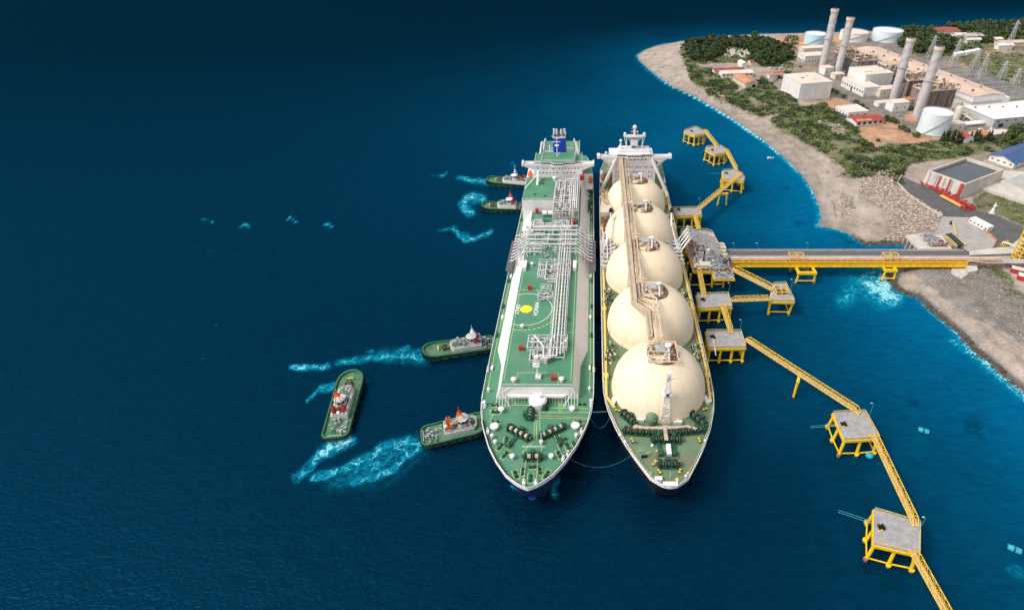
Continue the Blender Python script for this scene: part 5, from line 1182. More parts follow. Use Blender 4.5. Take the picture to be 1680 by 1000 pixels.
def lamp(px, py, z, label, h=7.0, arm=(-.8, 0)):
    x, y = W(px, py, z); t = thing('lamp_post', label, 'lamp post', (x, y, z), 0, 'slim lamp posts on the jetty')
    m = MB(); m.cyl((x, y, z), .2, .4, 8); m.tube((x, y, z), (x, y, z+h), .11, 6, .07); m.tube((x, y, z+h), (x+arm[0], y+arm[1], z+h+.2), .06, 5); m.build('post', 'rope_teal', t)
    MB().cbox((x+arm[0]*1.2, y+arm[1]*1.2, z+h+.1), .7, .4, .16).build('lamp_head', 'galvanised', t)
for px_, py_, lb in ((1508,868,'lamp post at the right edge of the nearest platform'), (1426,681,'lamp post at the right edge of the corner platform'), (1214,543,'lamp post on the platform beside the front dome'), (1195,482,'lamp post on the platform just in front of the loading jetty'), (1297,476,'lamp post on the square platform'), (1147,341,'lamp post on the platform just behind the loading jetty')):
    lamp(px_, py_, 10.2, lb)
for k, px_ in enumerate((1203,1241,1323)): lamp(px_, 413.5, 11.2, ['lamp post on the roadway edge closest to the loading jetty', 'second lamp post along the roadway from the jetty', 'third lamp post along the roadway from the jetty'][k], 6)
c = W(1170, 560, 10.2); m = MB(); m.path([(c[0], c[1], 10.2), (c[0], c[1], 11.6)], .25, 6); m.bar((c[0], c[1], 11.4), (c[0]+.1, c[1]-8, 8.5), .35, .5); single(m, 'gangway', 'ship_white', 'slim white gangway hanging off the front platform', 'gangway')
for (a_, b_, lb) in (((1384,695),(1330,698.5),'upper of two pale ropes running seaward from the corner platform'), ((1384,698),(1330,701),'lower of two pale ropes running seaward from the corner platform'), ((1442,858),(1375,836),'upper of two pale ropes running seaward from the nearest platform'), ((1442,862),(1375,839.5),'lower of two pale ropes running seaward from the nearest platform'), ((1184,284),(1161,284.5),'pale rope trailing left from the third rear platform'), ((1158,244.5),(1146,252),'pale rope trailing left from the middle rear platform')):
    rope([wp(*a_, 10.7), (*W(*b_, .1), .1)], .10, 'rope_teal', lb)
m = MB(); c = W(1426, 747, .6); m.ball((c[0], c[1], .9), 1.6, 14, 6, .8); single(m, 'buoy', 'buoy_teal', 'round turquoise buoy floating at the foot of the corner platform', 'buoy', smooth=True)
def twin_buoy(px, py, rz, label):
    x, y = W(px, py, .5); t = thing('buoy', label, 'buoy', (x, y, 0), rz, local=True)
    for s_ in (-1, 1):
        m = MB(); m.tube((s_*.3, 0, .55), (s_*2.0, 0, .55), 1.15, 14, .95); m.build('drum', 'buoy_teal', t, True)
    m = MB(); m.tube((-2.2, 0, .55), (2.2, 0, .55), .35, 8); m.tube((-1.2, .9, .9), (-1.2, .9, 1.9), .1, 5); m.build('axle', 'dark_steel', t)
twin_buoy(1515, 706, R(-25), 'turquoise twin drum buoy in open water right of the corner platform')
twin_buoy(1664, 900, R(-30), 'turquoise twin drum buoy near the right edge of the water')
x, y = W(1264, 259.5, 0); t = thing('small_boat', 'tiny open boat floating off the beach', 'boat', (x, y, 0), R(5), local=True)
m = MB(); m.prism([(-2.6,-.4),(-1.5,-.8),(2.4,-.8),(2.4,.8),(-1.5,.8),(-2.6,.4)], -.2, .8, [(-3.2,0),(-1.7,-1.1),(2.6,-1.0),(2.6,1.0),(-1.7,1.1),(-3.0,.1)]); m.build('hull', 'ship_white', t); MB().box(.3, 1.6, -.5, .5, .8, 1.5).build('engine_box', 'dark_steel', t); MB().box(-1.4, -1.1, -.85, .85, .82, .95).build('thwart', 'dark_steel', t)
# ---------------- jetty head ----------------
JZ = 11.2
t = jh = thing('loading_jetty', 'crowded grey loading jetty on yellow legs beside the middle domes of the tanker', 'jetty', (66, 283, 0))
JP = [W(x, y, JZ) for x, y in ((1117,378),(1158,377),(1168,381),(1179,400),(1192,416),(1202,432),(1188,443),(1139,442))]
MB().prism(JP, JZ-1.0, JZ).build('deck_slab', 'deck_concrete', t)
m = MB(); n = len(JP)
for i in range(n): m.bar((*JP[i-1], JZ-1.7), (*JP[i], JZ-1.7), 1.0, 1.6)
for k in range(1, 5): a_ = Vector((*JP[0], JZ-1.8)).lerp(Vector((*JP[-1], JZ-1.8)), k/5); m.bar(a_, a_+Vector((17, 0, 0)), .8, 1.4)
m.build('deck_girders', 'yellow_paint', t)
m = MB()
for i in range(n): m.bar((*JP[i-1], JZ+.3), (*JP[i], JZ+.3), .35, .6)
m.build('edge_kerb', 'rust_brown', t)
m = MB(); rail(m, [(*p, JZ) for p in JP[-2:]+JP[:1]], 1.1, .07, 2); rail(m, [(*p, JZ) for p in JP[:7]], 1.1, .07, 2); m.build('handrail', 'pipe_white', t)
for (x, y) in ((54,263.5),(60,263.5),(66.5,264),(73,264.5),(54,275),(54,287),(55,299),(62,301),(70,300),(75,290),(76,280),(76,271)):
    m = MB(); m.tube((x, y, JZ-1.5), (x+(.4 if x > 60 else -.2), y-.5, -2), .6, 10); pl = m.build('pile', 'yellow_paint', t, True); m = MB(); m.cyl((x+(.36 if x > 60 else -.18), y-.45, -2), .72, 2.8, 10); m.build('tide_band', 'rust_brown', pl)
m = MB()
for a_, b_ in (((54,263.5),(60,263.5)), ((60,263.5),(66.5,264)), ((66.5,264),(73,264.5)), ((73,264.5),(76,271))): m.tube((*a_, 2.2), (*b_, 2.2), .32, 8)
m.tube((66.5,264,2.2), (73,264.5,8), .25, 6); m.build('low_bracing', 'yellow_paint', t)
rj = random.Random(11)
for (x0, x1, y0, y1, n_, mm, nm) in ((55,68,264,276,70,'pipe_white','jetty_pipework'), (57,74,276,300,90,'pipe_white','jetty_pipework'), (58,77,263,280,60,'grey_steel','jetty_valves'), (56,73,280,301,50,'rust_brown','jetty_manifold'), (70,78,268,276,24,'dark_steel','jetty_machinery'), (55,60,264,300,40,'rust_brown','quay_fittings'), (62,72,290,303,40,'grey_steel','rear_equipment')):
    m = MB(); clutter(m, x0+.5, x1-.5, y0+.5, y1-.5, JZ, JZ+2.8, n_, .2, rj, .35); m.build(nm, mm, t)
m = MB(); m.prism([W(x, y, JZ+3.2) for x, y in ((1161,380),(1170,382),(1180,400),(1184,415),(1177,416),(1168,396))], JZ, JZ+3.2); m.build('pump_shelter', 'roof_grey', t)
m = MB()
for k in range(5): p = W(1164+k*2.6, 388+k*4.2, JZ+3.3); m.bar((p[0], p[1], JZ+3.4), (p[0]+3, p[1]-1, JZ+3.5), .9, .2)
m.build('orange_covers', 'orange_paint', t)
m = MB(); m.box(57.5, 65, 266, 270, JZ, JZ+2.6); m.box(68, 77, 283, 289, JZ, JZ+3); m.build('control_cabin', 'wall_cream', t)
m = MB(); m.box(66, 77.5, 257.5, 262.6, JZ-2.2, JZ-1.2); m.build('lower_landing', 'yellow_paint', t)
m = MB(); m.box(66.2, 77, 257.8, 264, JZ-.9, JZ-.6); clutter(m, 66.5, 76.5, 258, 263.5, JZ-.6, JZ+.8, 40, .15, rj, .5); m.build('front_platform', 'grey_steel', t)
m = MB(); 
for i in range(4): x = 64; m.box(61.5+i*.01, 62.2, 271.2, 271.9, JZ, JZ+9)
m.box(63.6, 64.2, 271.2, 271.8, JZ, JZ+9)
for k in range(8): m.box(62, 63.8, 271.4, 271.7, JZ+k*1.1, JZ+k*1.1+.15)
m.build('tower_frame', 'galvanised', t)
m = MB(); m.ball((63.9, 271, JZ+9.6), .8, 10, 4); m.build('tower_lamp', 'ship_white', t)
# loading arms
for k, y in enumerate((274.5, 278.5, 282.5, 286.5)):
    lb = ['articulated crane nearest the camera', 'second articulated crane from the camera', 'third articulated crane from the camera', 'rearmost articulated crane'][k]+' reaching from jetty to tanker'
    t = thing('unloading_crane', lb, 'loading crane', (71, y, JZ), 0, 'grey and white articulated loading cranes')
    m = MB(); m.tube((71, y, JZ), (71, y, JZ+5.5), .5, 8); m.build('riser', 'galvanised', t, True)
    A = Vector((71, y, JZ+5.5)); B_ = Vector((54.2, y+1.5, 25.5)); C_ = Vector((47.3, y-3.0, 17.2)); m = MB()
    for o in (-.45, .45): m.bar(A+Vector((0,o,0)), B_+Vector((0,o,0)), .28); m.bar(A+Vector((0,o,1.2)), B_+Vector((0,o,.4)), .2)
    for j in range(9): p = A.lerp(B_, j/9); q = A.lerp(B_, (j+1)/9); m.bar(p+Vector((0,-.45,0)), q+Vector((0,.45,1.0)), .13)
    m.build('inboard_arm', 'galvanised', t)
    m = MB()
    for o in (-.4, .4): m.bar(B_+Vector((0,o,0)), C_+Vector((0,o,0)), .36)
    for j in range(7): p = B_.lerp(C_, j/7); q = B_.lerp(C_, (j+1)/7); m.bar(p+Vector((0,-.4,0)), q+Vector((0,.4,0)), .13)
    m.build('outboard_arm', 'ship_white', t)
    m = MB(); D_ = A+(A-B_).normalized()*4.0; m.bar(A, D_, .5); m.cbox((D_.x, D_.y, D_.z-1), 2.0, 1.2, 2.2); m.build('counterweight', 'wall_cream', t)
    m = MB(); m.tube(C_+Vector((0,0,.5)), C_+Vector((0,0,-1.2)), .7, 8); m.build('coupling', 'grey_steel', t)
    m = MB(); m.tube((B_.x, B_.y-.5, B_.z), (B_.x, B_.y+.5, B_.z), .9, 12); m.build('sheave', 'galvanised', t, True)
# ---------------- access trestle ----------------
TX0, TX1 = 76.5, 214.0; TY0, TY1 = 274.2, 285.2; TZ = 11.0
t = thing('access_trestle', 'long straight roadway bridge with pipes on a yellow girder running from the loading jetty to the shore', 'bridge', (145, 279, 0))
tag(t, 'long straight pipe and road bridge on a yellow girder between jetty and shore')
MB().box(TX0, TX1+3, 279.4, TY1, TZ-.6, TZ+.2).build('roadway', 'grating_grey', t)
m = MB(); m.box(TX0, TX1+3, 279.1, 279.4, TZ-.5, TZ+.55); m.box(TX0, TX1+3, TY1, TY1+.3, TZ-.5, TZ+.65); m.build('road_kerb', 'concrete_pale', t)
m = MB(); m.box(TX0, TX1, 274.6, 279.1, TZ-1.1, TZ-.7); m.build('pipe_deck', 'dark_steel', t)
for y, r_, mm in ((278.4,.38,'tan_walk'),(277.3,.5,'concrete_pale'),(276.2,.42,'roof_rust'),(275.3,.3,'tan_walk')):
    m = MB(); xs = [TX0, 114, 114, 118, 118, 167, 167, 171, 171, TX1+18]; 
    m.tube((TX0-2, y, TZ+.2), (TX1+20, y, TZ+.2), r_, 10); m.build('pipeline', mm, t, True)
m = MB()
for x in np.arange(TX0+2, TX1, 4.0): m.box(x-.18, x+.18, 274.4, 279.0, TZ-.7, TZ-.35); m.box(x-.15, x+.15, 274.2, 274.5, TZ-.7, TZ+.9)
m.build('pipe_sleepers', 'rust_brown', t)
m = MB(); m.box(TX0, TX1, 274.0, 274.4, TZ-3.3, TZ-.3); m.box(TX0, TX1, 273.5, 274.9, TZ-3.5, TZ-3.2); m.box(TX0, TX1, 273.6, 274.8, TZ-.35, TZ-.1); m.box(TX0, TX1, 284.6, 285.0, TZ-3.3, TZ-.65); m.box(TX0, TX1, 279.0, 279.4, TZ-3.3, TZ-1.15)
for x in np.arange(TX0+3, TX1, 3.5): m.box(x-.1, x+.1, 273.75, 274.0, TZ-3.2, TZ-.35)
m.build('main_girder', 'yellow_paint', t)
m = MB(); rail(m, [(TX0, 273.8, TZ-.1), (TX1, 273.8, TZ-.1)], 1.1, .07, 2.6); m.build('walkway_rail', 'orange_paint', t); m = MB(); rail(m, [(TX0, 285.4, TZ+.6), (TX1, 285.4, TZ+.6)], .8, .05, 3); m.build('road_rail', 'galvanised', t)
for x in (116, 170):
    m = MB()
    for dx in (-4, 0, 4):
        for y in (275, 279): m.bar((x+dx, y, TZ-.6), (x+dx, y, TZ+3.0), .3)
        m.bar((x+dx, 275, TZ+3.0), (x+dx, 279, TZ+3.0), .3)
    for y in (275, 279): m.bar((x-4, y, TZ+3), (x+4, y, TZ+3), .3); m.bar((x-4, y, TZ+1.6), (x+4, y, TZ+1.6), .2)
    m.bar((x-4, 275, TZ+3), (x+4, 279, TZ+3), .2); m.build('pipe_gantry', 'pale_yellow', t)
for px0, px1, pyf, nm in ((1307,1334,465,0), (1445,1462,461,1)):
    xa, ya = W(px0, pyf, 0); xb, yb_ = W(px1, pyf, 0)
    if nm == 1: xa, xb = xa+1, xb+1
    m = MB()
    for y in (ya, ya+12):
        m.bar((xa-.8 if nm == 0 else xa, y+.5, TZ-4.1), (xb+.6, y+.5, TZ-4.1), 1.6, 1.5)
    for x in (xa, xb): m.bar((x, ya, TZ-4.1), (x, ya+13, TZ-4.1), 1.2, 1.2)
    m.build('pier_cap', 'yellow_paint', t)
    for x, dx in ((xa, -.8), (xb, .6)):
        for y, dy in ((ya+.6, -.4), (ya+12, .6)):
            q = MB(); q.tube((x-dx*.2, y, TZ-4.4), (x+dx, y+dy, -2), .6, 10); pl = q.build('pile', 'yellow_paint', t, True); q = MB(); q.cyl((x+dx*.95, y+dy*.95, -2), .75, 2.9, 10); q.build('tide_band', 'rust_brown', pl)
    q = MB(); q.tube((xa-.5, ya, 2), (xb+.4, ya, 2), .35, 8); q.tube((xa, ya+12.4, 2), (xb, ya+12.4, 2), .35, 8); q.bar((xa, ya+6, TZ-4.4), (xa-1.5, ya+12, 1.5), .4); q.build('low_bracing', 'yellow_paint', t)
# ---------------- shore works round the trestle ----------------
sheet('yard_road', [(1472,300),(1478,289),(1494,296),(1520,307),(1560,322),(1600,345),(1640,356),(1672,370),(1690,380),(1690,418),(1600,421),(1560,418),(1560,404),(1626,406),(1634,398),(1592,361),(1545,354),(1508,334)], 'asphalt', 6.25, 'grey asphalt yard and road along the rock slope', 'road')
sheet('concrete_apron', [(1546,356),(1588,357.5),(1597,366),(1635,397),(1629,407),(1588,413),(1574,404),(1552,388),(1536,380)], 'concrete', 6.4, 'pale concrete apron beside the intake', 'pavement')
sheet('access_track', [(1590,411),(1655,405),(1672,392),(1700,384),(1700,402),(1668,416),(1590,419)], 'concrete_pale', 6.35, 'pale concrete road joining the trestle to the yard', 'road')
def wall_line(pts, z0, z1, th, name, m, label, cat): 
    q = MB(); P = [G(*p, z=z0) for p in pts]
    for a_, b_ in zip(P[:-1], P[1:]): q.bar((*a_, (z0+z1)/2), (*b_, (z0+z1)/2), th, z1-z0)
    single(q, name, m, label, cat)
wall_line([(1479,288),(1472,300),(1490,319),(1508,333),(1528,345),(1546,354)], 6.0, 7.0, .5, 'low_wall', 'concrete_pale', 'low pale kerb wall between the asphalt road and the rock slope', 'wall')
wall_line([(1590,359),(1634,395),(1628,407)], 6.0, 7.2, .6, 'low_wall', 'roof_rust', 'low brown edged wall round the right side of the concrete apron', 'wall')
# intake structure
ix, iy = G(1500, 396, 7); t = thing('water_intake', 'concrete water intake with piers and rotating screens beside the trestle', 'water intake', (ix, iy, 0))
P = [G(x, y, 7) for x, y in ((1486,386),(1500,384),(1528,408),(1508,408))]; MB().prism(P, 5.6, 7.0).build('intake_deck', 'concrete_pale', t)
m = MB()
for k in range(5): a_ = Vector((*P[0], 0)).lerp(Vector((*P[3], 0)), k/4); m.box(a_.x-.5, a_.x+1.2, a_.y-.6, a_.y+.6, -2, 5.7)
m.build('intake_piers', 'concrete', t)
MB().prism([G(x, y, 6.6) for x, y in ((1500,383),(1545,385),(1562,408),(1528,408))], 3, 6.6).build('screen_deck', 'concrete_pale', t)
m = MB(); c0, c1 = G(1508, 386, 7), G(1545, 404, 7); clutter(m, c0[0], c0[0]+9, c1[1], c0[1], 6.6, 8.6, 110, .3, rj, .25); m.build('intake_pipework', 'grey_steel', t)
m = MB(); clutter(m, c0[0]+2, c0[0]+12, c1[1], c0[1]-2, 6.6, 8, 60, .3, rj, .35); m.build('intake_machinery', 'rust_brown', t)
a_, b_ = Vector((*G(1556,388,7), 0)), Vector((*G(1574,404,7), 0))
for k in range(7):
    p = a_.lerp(b_, k/6); q = MB(); q.tube((p.x-1.6, p.y, 8.2), (p.x+1.6, p.y, 8.6), .95, 10); q.cyl((p.x, p.y, 6.4), .6, 1.5, 8); q.build('screen_motor', 'dark_steel', t, True)
q = MB()
for d in (-2.6, 2.2):
    for k in range(8): p = a_.lerp(b_, k/7); q.bar((p.x+d, p.y+d*.6, 6.4), (p.x+d, p.y+d*.6, 8.6), .25)
    q.bar((a_.x+d, a_.y+d*.6, 8.6), (b_.x+d, b_.y+d*.6, 8.6), .35); q.bar((a_.x+d, a_.y+d*.6, 7.4), (b_.x+d, b_.y+d*.6, 7.4), .25)
q.bar((a_.x+3, a_.y+2, 7), (b_.x+5, b_.y+2, 7), 1.4, .5); p = G(1562,366,8); q.bar((p[0], p[1], 9), (a_.x+5, a_.y+1, 8), .5); q.build('screen_frame', 'pale_yellow', t)
p = G(1561,364.5,8); MB().cbox((p[0], p[1], 6.4), 1.2, 1.2, 2.5).build('hoist_post', 'dark_steel', t)
# white container office
E1 = Vector((.863, .505, 0)); E2 = Vector((-.505, .863, 0))
def obld(px, py, w, d, h, U, z0=6.0, name='building', wallm='wall_white', roofm='roof_grey', label='', cat='building', roof='flat', rise=1.5, over=.4, group=None, wins=(), parapet=False, doors=(), V=None, extra=None, axis='u', lift=0):
    """building with its near left ground corner on the plan; U = direction of the near wall"""
    x, y = G(px, py, z0) if py is not None else px
    U = Vector(U).normalized(); V = Vector((-U.y, U.x, 0)) if V is None else V
    O = Vector((x, y, 0)); t = thing(name, label, cat, (x, y, z0), 0, group)
    P = [O, O+U*w, O+U*w+V*d, O+V*d]; Q = [(p.x, p.y) for p in P]
    MB().prism(Q, z0-2.5, z0+h).build('wall', wallm, t)
    if roof == 'flat':
        cxy = (P[0]+P[2])/2; e = lambda k: [tuple((cxy+(p-cxy)*(1+k/((p-cxy).length)))[:2]) for p in P]
        rf = MB().prism(e(over), z0+h, z0+h+.35).build('roof', roofm, t)
        if parapet:
            q = MB(); 
            for i in range(4): a_, b_ = P[i-1], P[i]; q.bar((a_.x, a_.y, z0+h+.6), (b_.x, b_.y, z0+h+.6), .35, .8)
            q.build('parapet', wallm, t)
    elif roof == 'gable':
        rf = MB().gable((O.x, O.y), (U.x, U.y), (V.x, V.y), w, d, z0+h+.05, rise, over, .25, axis).build('roof', roofm, t)
        q = MB()
        if axis == 'u':
            for a_, sg in ((O, 1), (O+U*w, -1)):
                a2 = a_+U*sg*.02; q.add([(a2.x, a2.y, z0+h-.1), ((a2+V*d).x, (a2+V*d).y, z0+h-.1), ((a2+V*d/2).x, (a2+V*d/2).y, z0+h+rise-.2), ((a2+U*sg*.2).x, (a2+U*sg*.2).y, z0+h-.1), ((a2+V*d+U*sg*.2).x, (a2+V*d+U*sg*.2).y, z0+h-.1), ((a2+V*d/2+U*sg*.2).x, (a2+V*d/2+U*sg*.2).y, z0+h+rise-.2)], [(0,1,2),(5,4,3),(0,2,5,3),(1,4,5,2)]); q.build('gable_wall', wallm, t); q = MB()
        else:
            for a_, sg in ((O, 1), (O+V*d, -1)):
                a2 = a_+V*sg*.02; q.add([(a2.x, a2.y, z0+h-.1), ((a2+U*w).x, (a2+U*w).y, z0+h-.1), ((a2+U*w/2).x, (a2+U*w/2).y, z0+h+rise-.2), ((a2+V*sg*.2).x, (a2+V*sg*.2).y, z0+h-.1), ((a2+U*w+V*sg*.2).x, (a2+U*w+V*sg*.2).y, z0+h-.1), ((a2+U*w/2+V*sg*.2).x, (a2+U*w/2+V*sg*.2).y, z0+h+rise-.2)], [(0,1,2),(5,4,3),(0,2,5,3),(1,4,5,2)]); q.build('gable_wall', wallm, t); q = MB()
    for side, zz, n, ww, wh_ in wins:
        L_, D0, DD = (w, O, U) if side == 'f' else (d, O, V); nrm = -V if side == 'f' else -U
        for i in range(n):
            c = D0+DD*(L_*(i+.5)/n)+nrm*.04; a_, b_ = c-DD*ww/2, c+DD*ww/2
            MB().bar((a_.x, a_.y, z0+zz), (b_.x, b_.y, z0+zz), .12, wh_).build('window', 'window_dark', t)
    for side, pos, ww, hh in doors:
        L_, D0, DD = (w, O, U) if side == 'f' else (d, O, V); nrm = -V if side == 'f' else -U
        c = D0+DD*(L_*pos)+nrm*.05; a_, b_ = c-DD*ww/2, c+DD*ww/2; MB().bar((a_.x, a_.y, z0+hh/2), (b_.x, b_.y, z0+hh/2), .14, hh).build('door', 'window_dark' if hh > 3 else 'grey_steel', t)
    return t, P
t, P = obld(1618, 381, 5.0, 13.5, 3.3, (.93,.36,0), name='site_cabin', roofm='wall_white', label='long white windowed cabin standing beside the concrete apron', cat='cabin', wins=(('l',2.0,5,.9,.9),), over=.1)
# concrete basin filled with dark water
K = [Vector((256.8,362.5,0)), Vector((298,386.8,0)), Vector((282.8,409.3,0)), Vector((241.6,385,0))]
t = thing('water_basin', 'large open concrete basin filled with dark grey water', 'basin', (256.8, 362.5, 6)); m = MB(); cc = (K[0]+K[2])/2
inn = [cc+(p-cc)*.93 for p in K]; lo = [cc+(p-cc)*(1.05 if i in (0, 3) else 1.02) for i, p in enumerate(K)]
m.add([(p.x, p.y, 3) for p in lo]+[(p.x, p.y, 17) for p in K]+[(p.x, p.y, 17) for p in inn]+[(p.x, p.y, 12) for p in inn], [(i, (i+1)%4, 4+(i+1)%4, 4+i) for i in range(4)]+[(4+i, 4+(i+1)%4, 8+(i+1)%4, 8+i) for i in range(4)]+[(8+i, 8+(i+1)%4, 12+(i+1)%4, 12+i) for i in range(4)])
m.build('basin_wall', 'concrete_pale', t); MB().add([(p.x, p.y, 15.0) for p in inn], [(0,1,2,3)]).build('basin_water', 'basin_water', t)
fa, fb = K[0], K[3]; nv = (fb-fa).normalized(); no = Vector((-.84, -.54, 0)).normalized()
for f_ in (.04, .36, .62):
    p = fa.lerp(fb, f_); q = MB(); q.bar((p.x+no.x*.9, p.y+no.y*.9, 17), (p.x+no.x*2.2, p.y+no.y*2.2, 6.2), .9 if f_ > .1 else 1.8, .5); q.build('red_downpipe', 'red_paint', t)
q = MB()
for k in range(5): p = fa.lerp(fb, (k+.5)/5); q.bar((p.x+no.x*.6, p.y+no.y*.6, 16.8), (p.x+no.x*1.5, p.y+no.y*1.5, 6.2), .3, .3)
q.build('wall_ribs', 'concrete', t)
# red pump station in front of the basin
g0, g1 = Vector((*G(1520,303,7), 0)), Vector((*G(1596,343,7), 0)); t = thing('pump_station', 'row of red pumps and pipe frames along the foot of the basin', 'pump station', (g0.x, g0.y, 6))
dd = (g1-g0); n_ = 9; q = MB(); sd_ = Vector((-dd.y, dd.x, 0)).normalized()
for k in range(n_+1):
    p = g0+dd*k/n_
    for s_ in (-1.8, 1.8): q.bar((p.x+sd_.x*s_, p.y+sd_.y*s_, 6.2), (p.x+sd_.x*s_, p.y+sd_.y*s_, 8.6), .25)
    q.bar((p.x-sd_.x*1.8, p.y-sd_.y*1.8, 8.6), (p.x+sd_.x*1.8, p.y+sd_.y*1.8, 8.6), .25)
for s_ in (-1.8, 1.8):
    for zz in (7.4, 8.6): a_, b_ = g0+sd_*s_, g1+sd_*s_; q.bar((a_.x, a_.y, zz), (b_.x, b_.y, zz), .22)
q.build('pipe_frame', 'red_paint', t); q = MB(); q.tube((g0.x, g0.y, 7), (g1.x, g1.y, 7), .45, 8); q.tube((g0.x+sd_.x, g0.y+sd_.y, 7.6), (g1.x+sd_.x, g1.y+sd_.y, 7.6), .3, 8); q.build('header_pipe', 'red_paint', t, True)
for k in range(6):
    p = g0+dd*(.3+k*.12)-sd_*.4; q = MB(); q.tube((p.x, p.y, 7.2), (p.x+sd_.x*4, p.y+sd_.y*4, 8.6), .75, 10); q.tube((p.x, p.y, 6.3), (p.x, p.y, 7.9), .8, 10); q.build('pump', 'rust_brown' if k % 2 else 'red_paint', t, True)
q = MB(); a_, b_ = g0+dd*.42-sd_*4.2, g0+dd*.86-sd_*4.2; q.bar((a_.x, a_.y, 7), (b_.x, b_.y, 7), 1.8, .3); rail(q, [(a_.x, a_.y, 6.9), (b_.x, b_.y, 6.9)], 1, .08, 1.5); q.build('step_platform', 'pale_yellow', t)
a_, b_ = g0+dd*.42-sd_*2.8, g0+dd*.9-sd_*2.8; MB().bar((a_.x, a_.y, 7.5), (b_.x, b_.y, 7.5), 1.1, .35).build('orange_walkway', 'orange_paint', t)
q = MB(); clutter(q, g1.x-6, g1.x+3, g1.y-2, g1.y+7, 6.2, 8, 40, .2, rj, .3); clutter(q, g0.x-3, g0.x+3, g0.y-1, g0.y+5, 6.2, 8, 26, .2, rj, .3); q.build('valve_cluster', 'red_paint', t)
# right hand concrete tank, low platform, blue roofed hall, statue
P = [G(x, y, 8) for x, y in ((1604,305),(1648,279),(1690,282),(1760,300),(1700,342),(1680,331))]; t = thing('settling_tank', 'pale concrete platform with a sunken tank at the right edge', 'tank', (*P[0], 6)); MB().prism(P, 3, 8).build('platform', 'concrete_pale', t)
P2 = [G(x, y, 10) for x, y in ((1642,298),(1672,284),(1720,292),(1720,330),(1690,321))]; MB().prism(P2, 7.9, 10.5).build('tank_wall', 'concrete_pale', t)
c = (sum(p[0] for p in P2)/5, sum(p[1] for p in P2)/5); MB().prism([(c[0]+(p[0]-c[0])*.86, c[1]+(p[1]-c[1])*.86) for p in P2], 10.4, 10.56).build('tank_floor', 'roof_grey', t)
t, P = obld(1661, 277, 46, 19, 4.6, (.863,.505,0), name='warehouse', roofm='blue_roof', label='white warehouse with a bright blue metal roof behind the water basin', roof='gable', rise=3.2, over=1.2, wins=(('l',2.6,4,1.6,1.0),('f',2.6,6,1.6,1.0)))
q = MB()
for k in range(1, 11): a_ = P[0]+(P[1]-P[0])*k/11; b_ = P[3]+(P[2]-P[3])*k/11; mid = (a_+b_)/2; q.bar((a_.x, a_.y, 10.75), (mid.x, mid.y, 13.95), .25, .15); q.bar((mid.x, mid.y, 13.95), (b_.x, b_.y, 10.75), .25, .15)
q.build('roof_ribs', 'blue_roof', t)
x, y = G(1627, 350, 6.2); t = thing('statue', 'white standing robed statue on a railed plinth at the edge of the yard', 'statue', (x, y, 6.2))
q = MB(); q.lathe((x, y, 6.2), [(1.7, 0), (1.7, .7), (1.3, .8), (1.2, 2.0), (1.35, 2.2)], 8); q.build('plinth', 'statue_white', t)
q = MB(); q.lathe((x, y, 8.3), [(1.15, 0), (.95, 1.2), (.75, 2.6), (.8, 3.6), (.62, 4.4), (.25, 4.7), (.24, 4.85), (.42, 5.15), (.42, 5.5), (.2, 5.85), (.02, 5.9)], 12); q.tube((x+.5, y-.2, 12.4), (x+1.3, y-.9, 11.6), .25, 6); q.tube((x-.5, y-.2, 12.4), (x-1.3, y-.9, 11.6), .25, 6); q.build('robed_figure', 'statue_white', t, True)
q = MB(); rail(q, [(x+3.4*math.cos(a_), y+2.8*math.sin(a_), 6.2) for a_ in np.linspace(0, 6.283, 7)], 1, .1, 1.5); q.build('plinth_fence', 'concrete_pale', t)
# yellow stair tower at the right edge, blue shed, red containers
x, y = W(1668, 432, 6.2); t = thing('stair_tower', 'tall yellow lattice pipe tower at the right edge of the yard', 'tower', (x, y, 6.2)); q = MB()
for i, hx in enumerate((0, 8)):
    for dy in (0, 6):
        q.bar((x+hx, y+dy, 6), (x+hx, y+dy, 29), .45)
for k in range(9):
    z = 8+k*2.6
    for dy in (0, 6): q.bar((x, y+dy, z), (x+8, y+dy, z), .3)
    for hx in (0, 8): q.bar((x+hx, y, z), (x+hx, y+6, z), .3); q.bar((x+hx, y, z-2.6 if k else 6), (x+hx, y+6, z), .22)
    q.bar((x if k % 2 else x+8, y, z-2.6 if k else 6), (x+8 if k % 2 else x, y, z), .28)
q.build('tower_frame', 'yellow_paint', t); q = MB()
for k in range(8): z = 8+k*2.6; q.box(x+.4, x+3.2, y+1, y+5, z, z+.12); q.bar((x+3.4, y+2, z), (x+7.4, y+2, z+2.6), 1.0, .2)
q.build('stair_flights', 'grating_grey', t); q = MB(); q.tube((x+5, y+4, 6), (x+5, y+4, 28), .5, 8); q.tube((x+6.4, y+4, 6), (x+6.4, y+4, 28), .35, 8); q.build('tower_pipes', 'pipe_white', t)
x2, y2 = G(1641, 404, 6.4); t = thing('valve_frame', 'small yellow and white pipe frame beside the tower', 'pipe frame', (x2, y2, 6.4)); q = MB()
for k in range(4): q.bar((x2+k*1.6, y2+k*.8, 6.3), (x2+k*1.6, y2+k*.8, 9.3), .3); q.bar((x2+k*1.6, y2+k*.8, 9.3), (x2+k*1.6+1.2, y2+k*.8-2, 6.4), .25)
q.bar((x2, y2, 8), (x2+4.8, y2+2.4, 8), .25); q.build('frame', 'yellow_paint', t); q = MB(); q.tube((x2, y2, 9.4), (x2+7.5, y2-4.5, 9.0), .35, 8); q.tube((x2+.6, y2+.6, 9.4), (x2+8, y2-4, 9.0), .35, 8); q.build('pipe_pair', 'pipe_white', t)
t, P = obld(1648, 436, 5.5, 4.2, 2.4, (.9,-.42,0), name='shed', roofm='buoy_teal', label='small shed with a bright blue roof below the trestle end', cat='shed', over=.5)
kids(t)[-1].data.materials[0] = MATS['blue_roof']
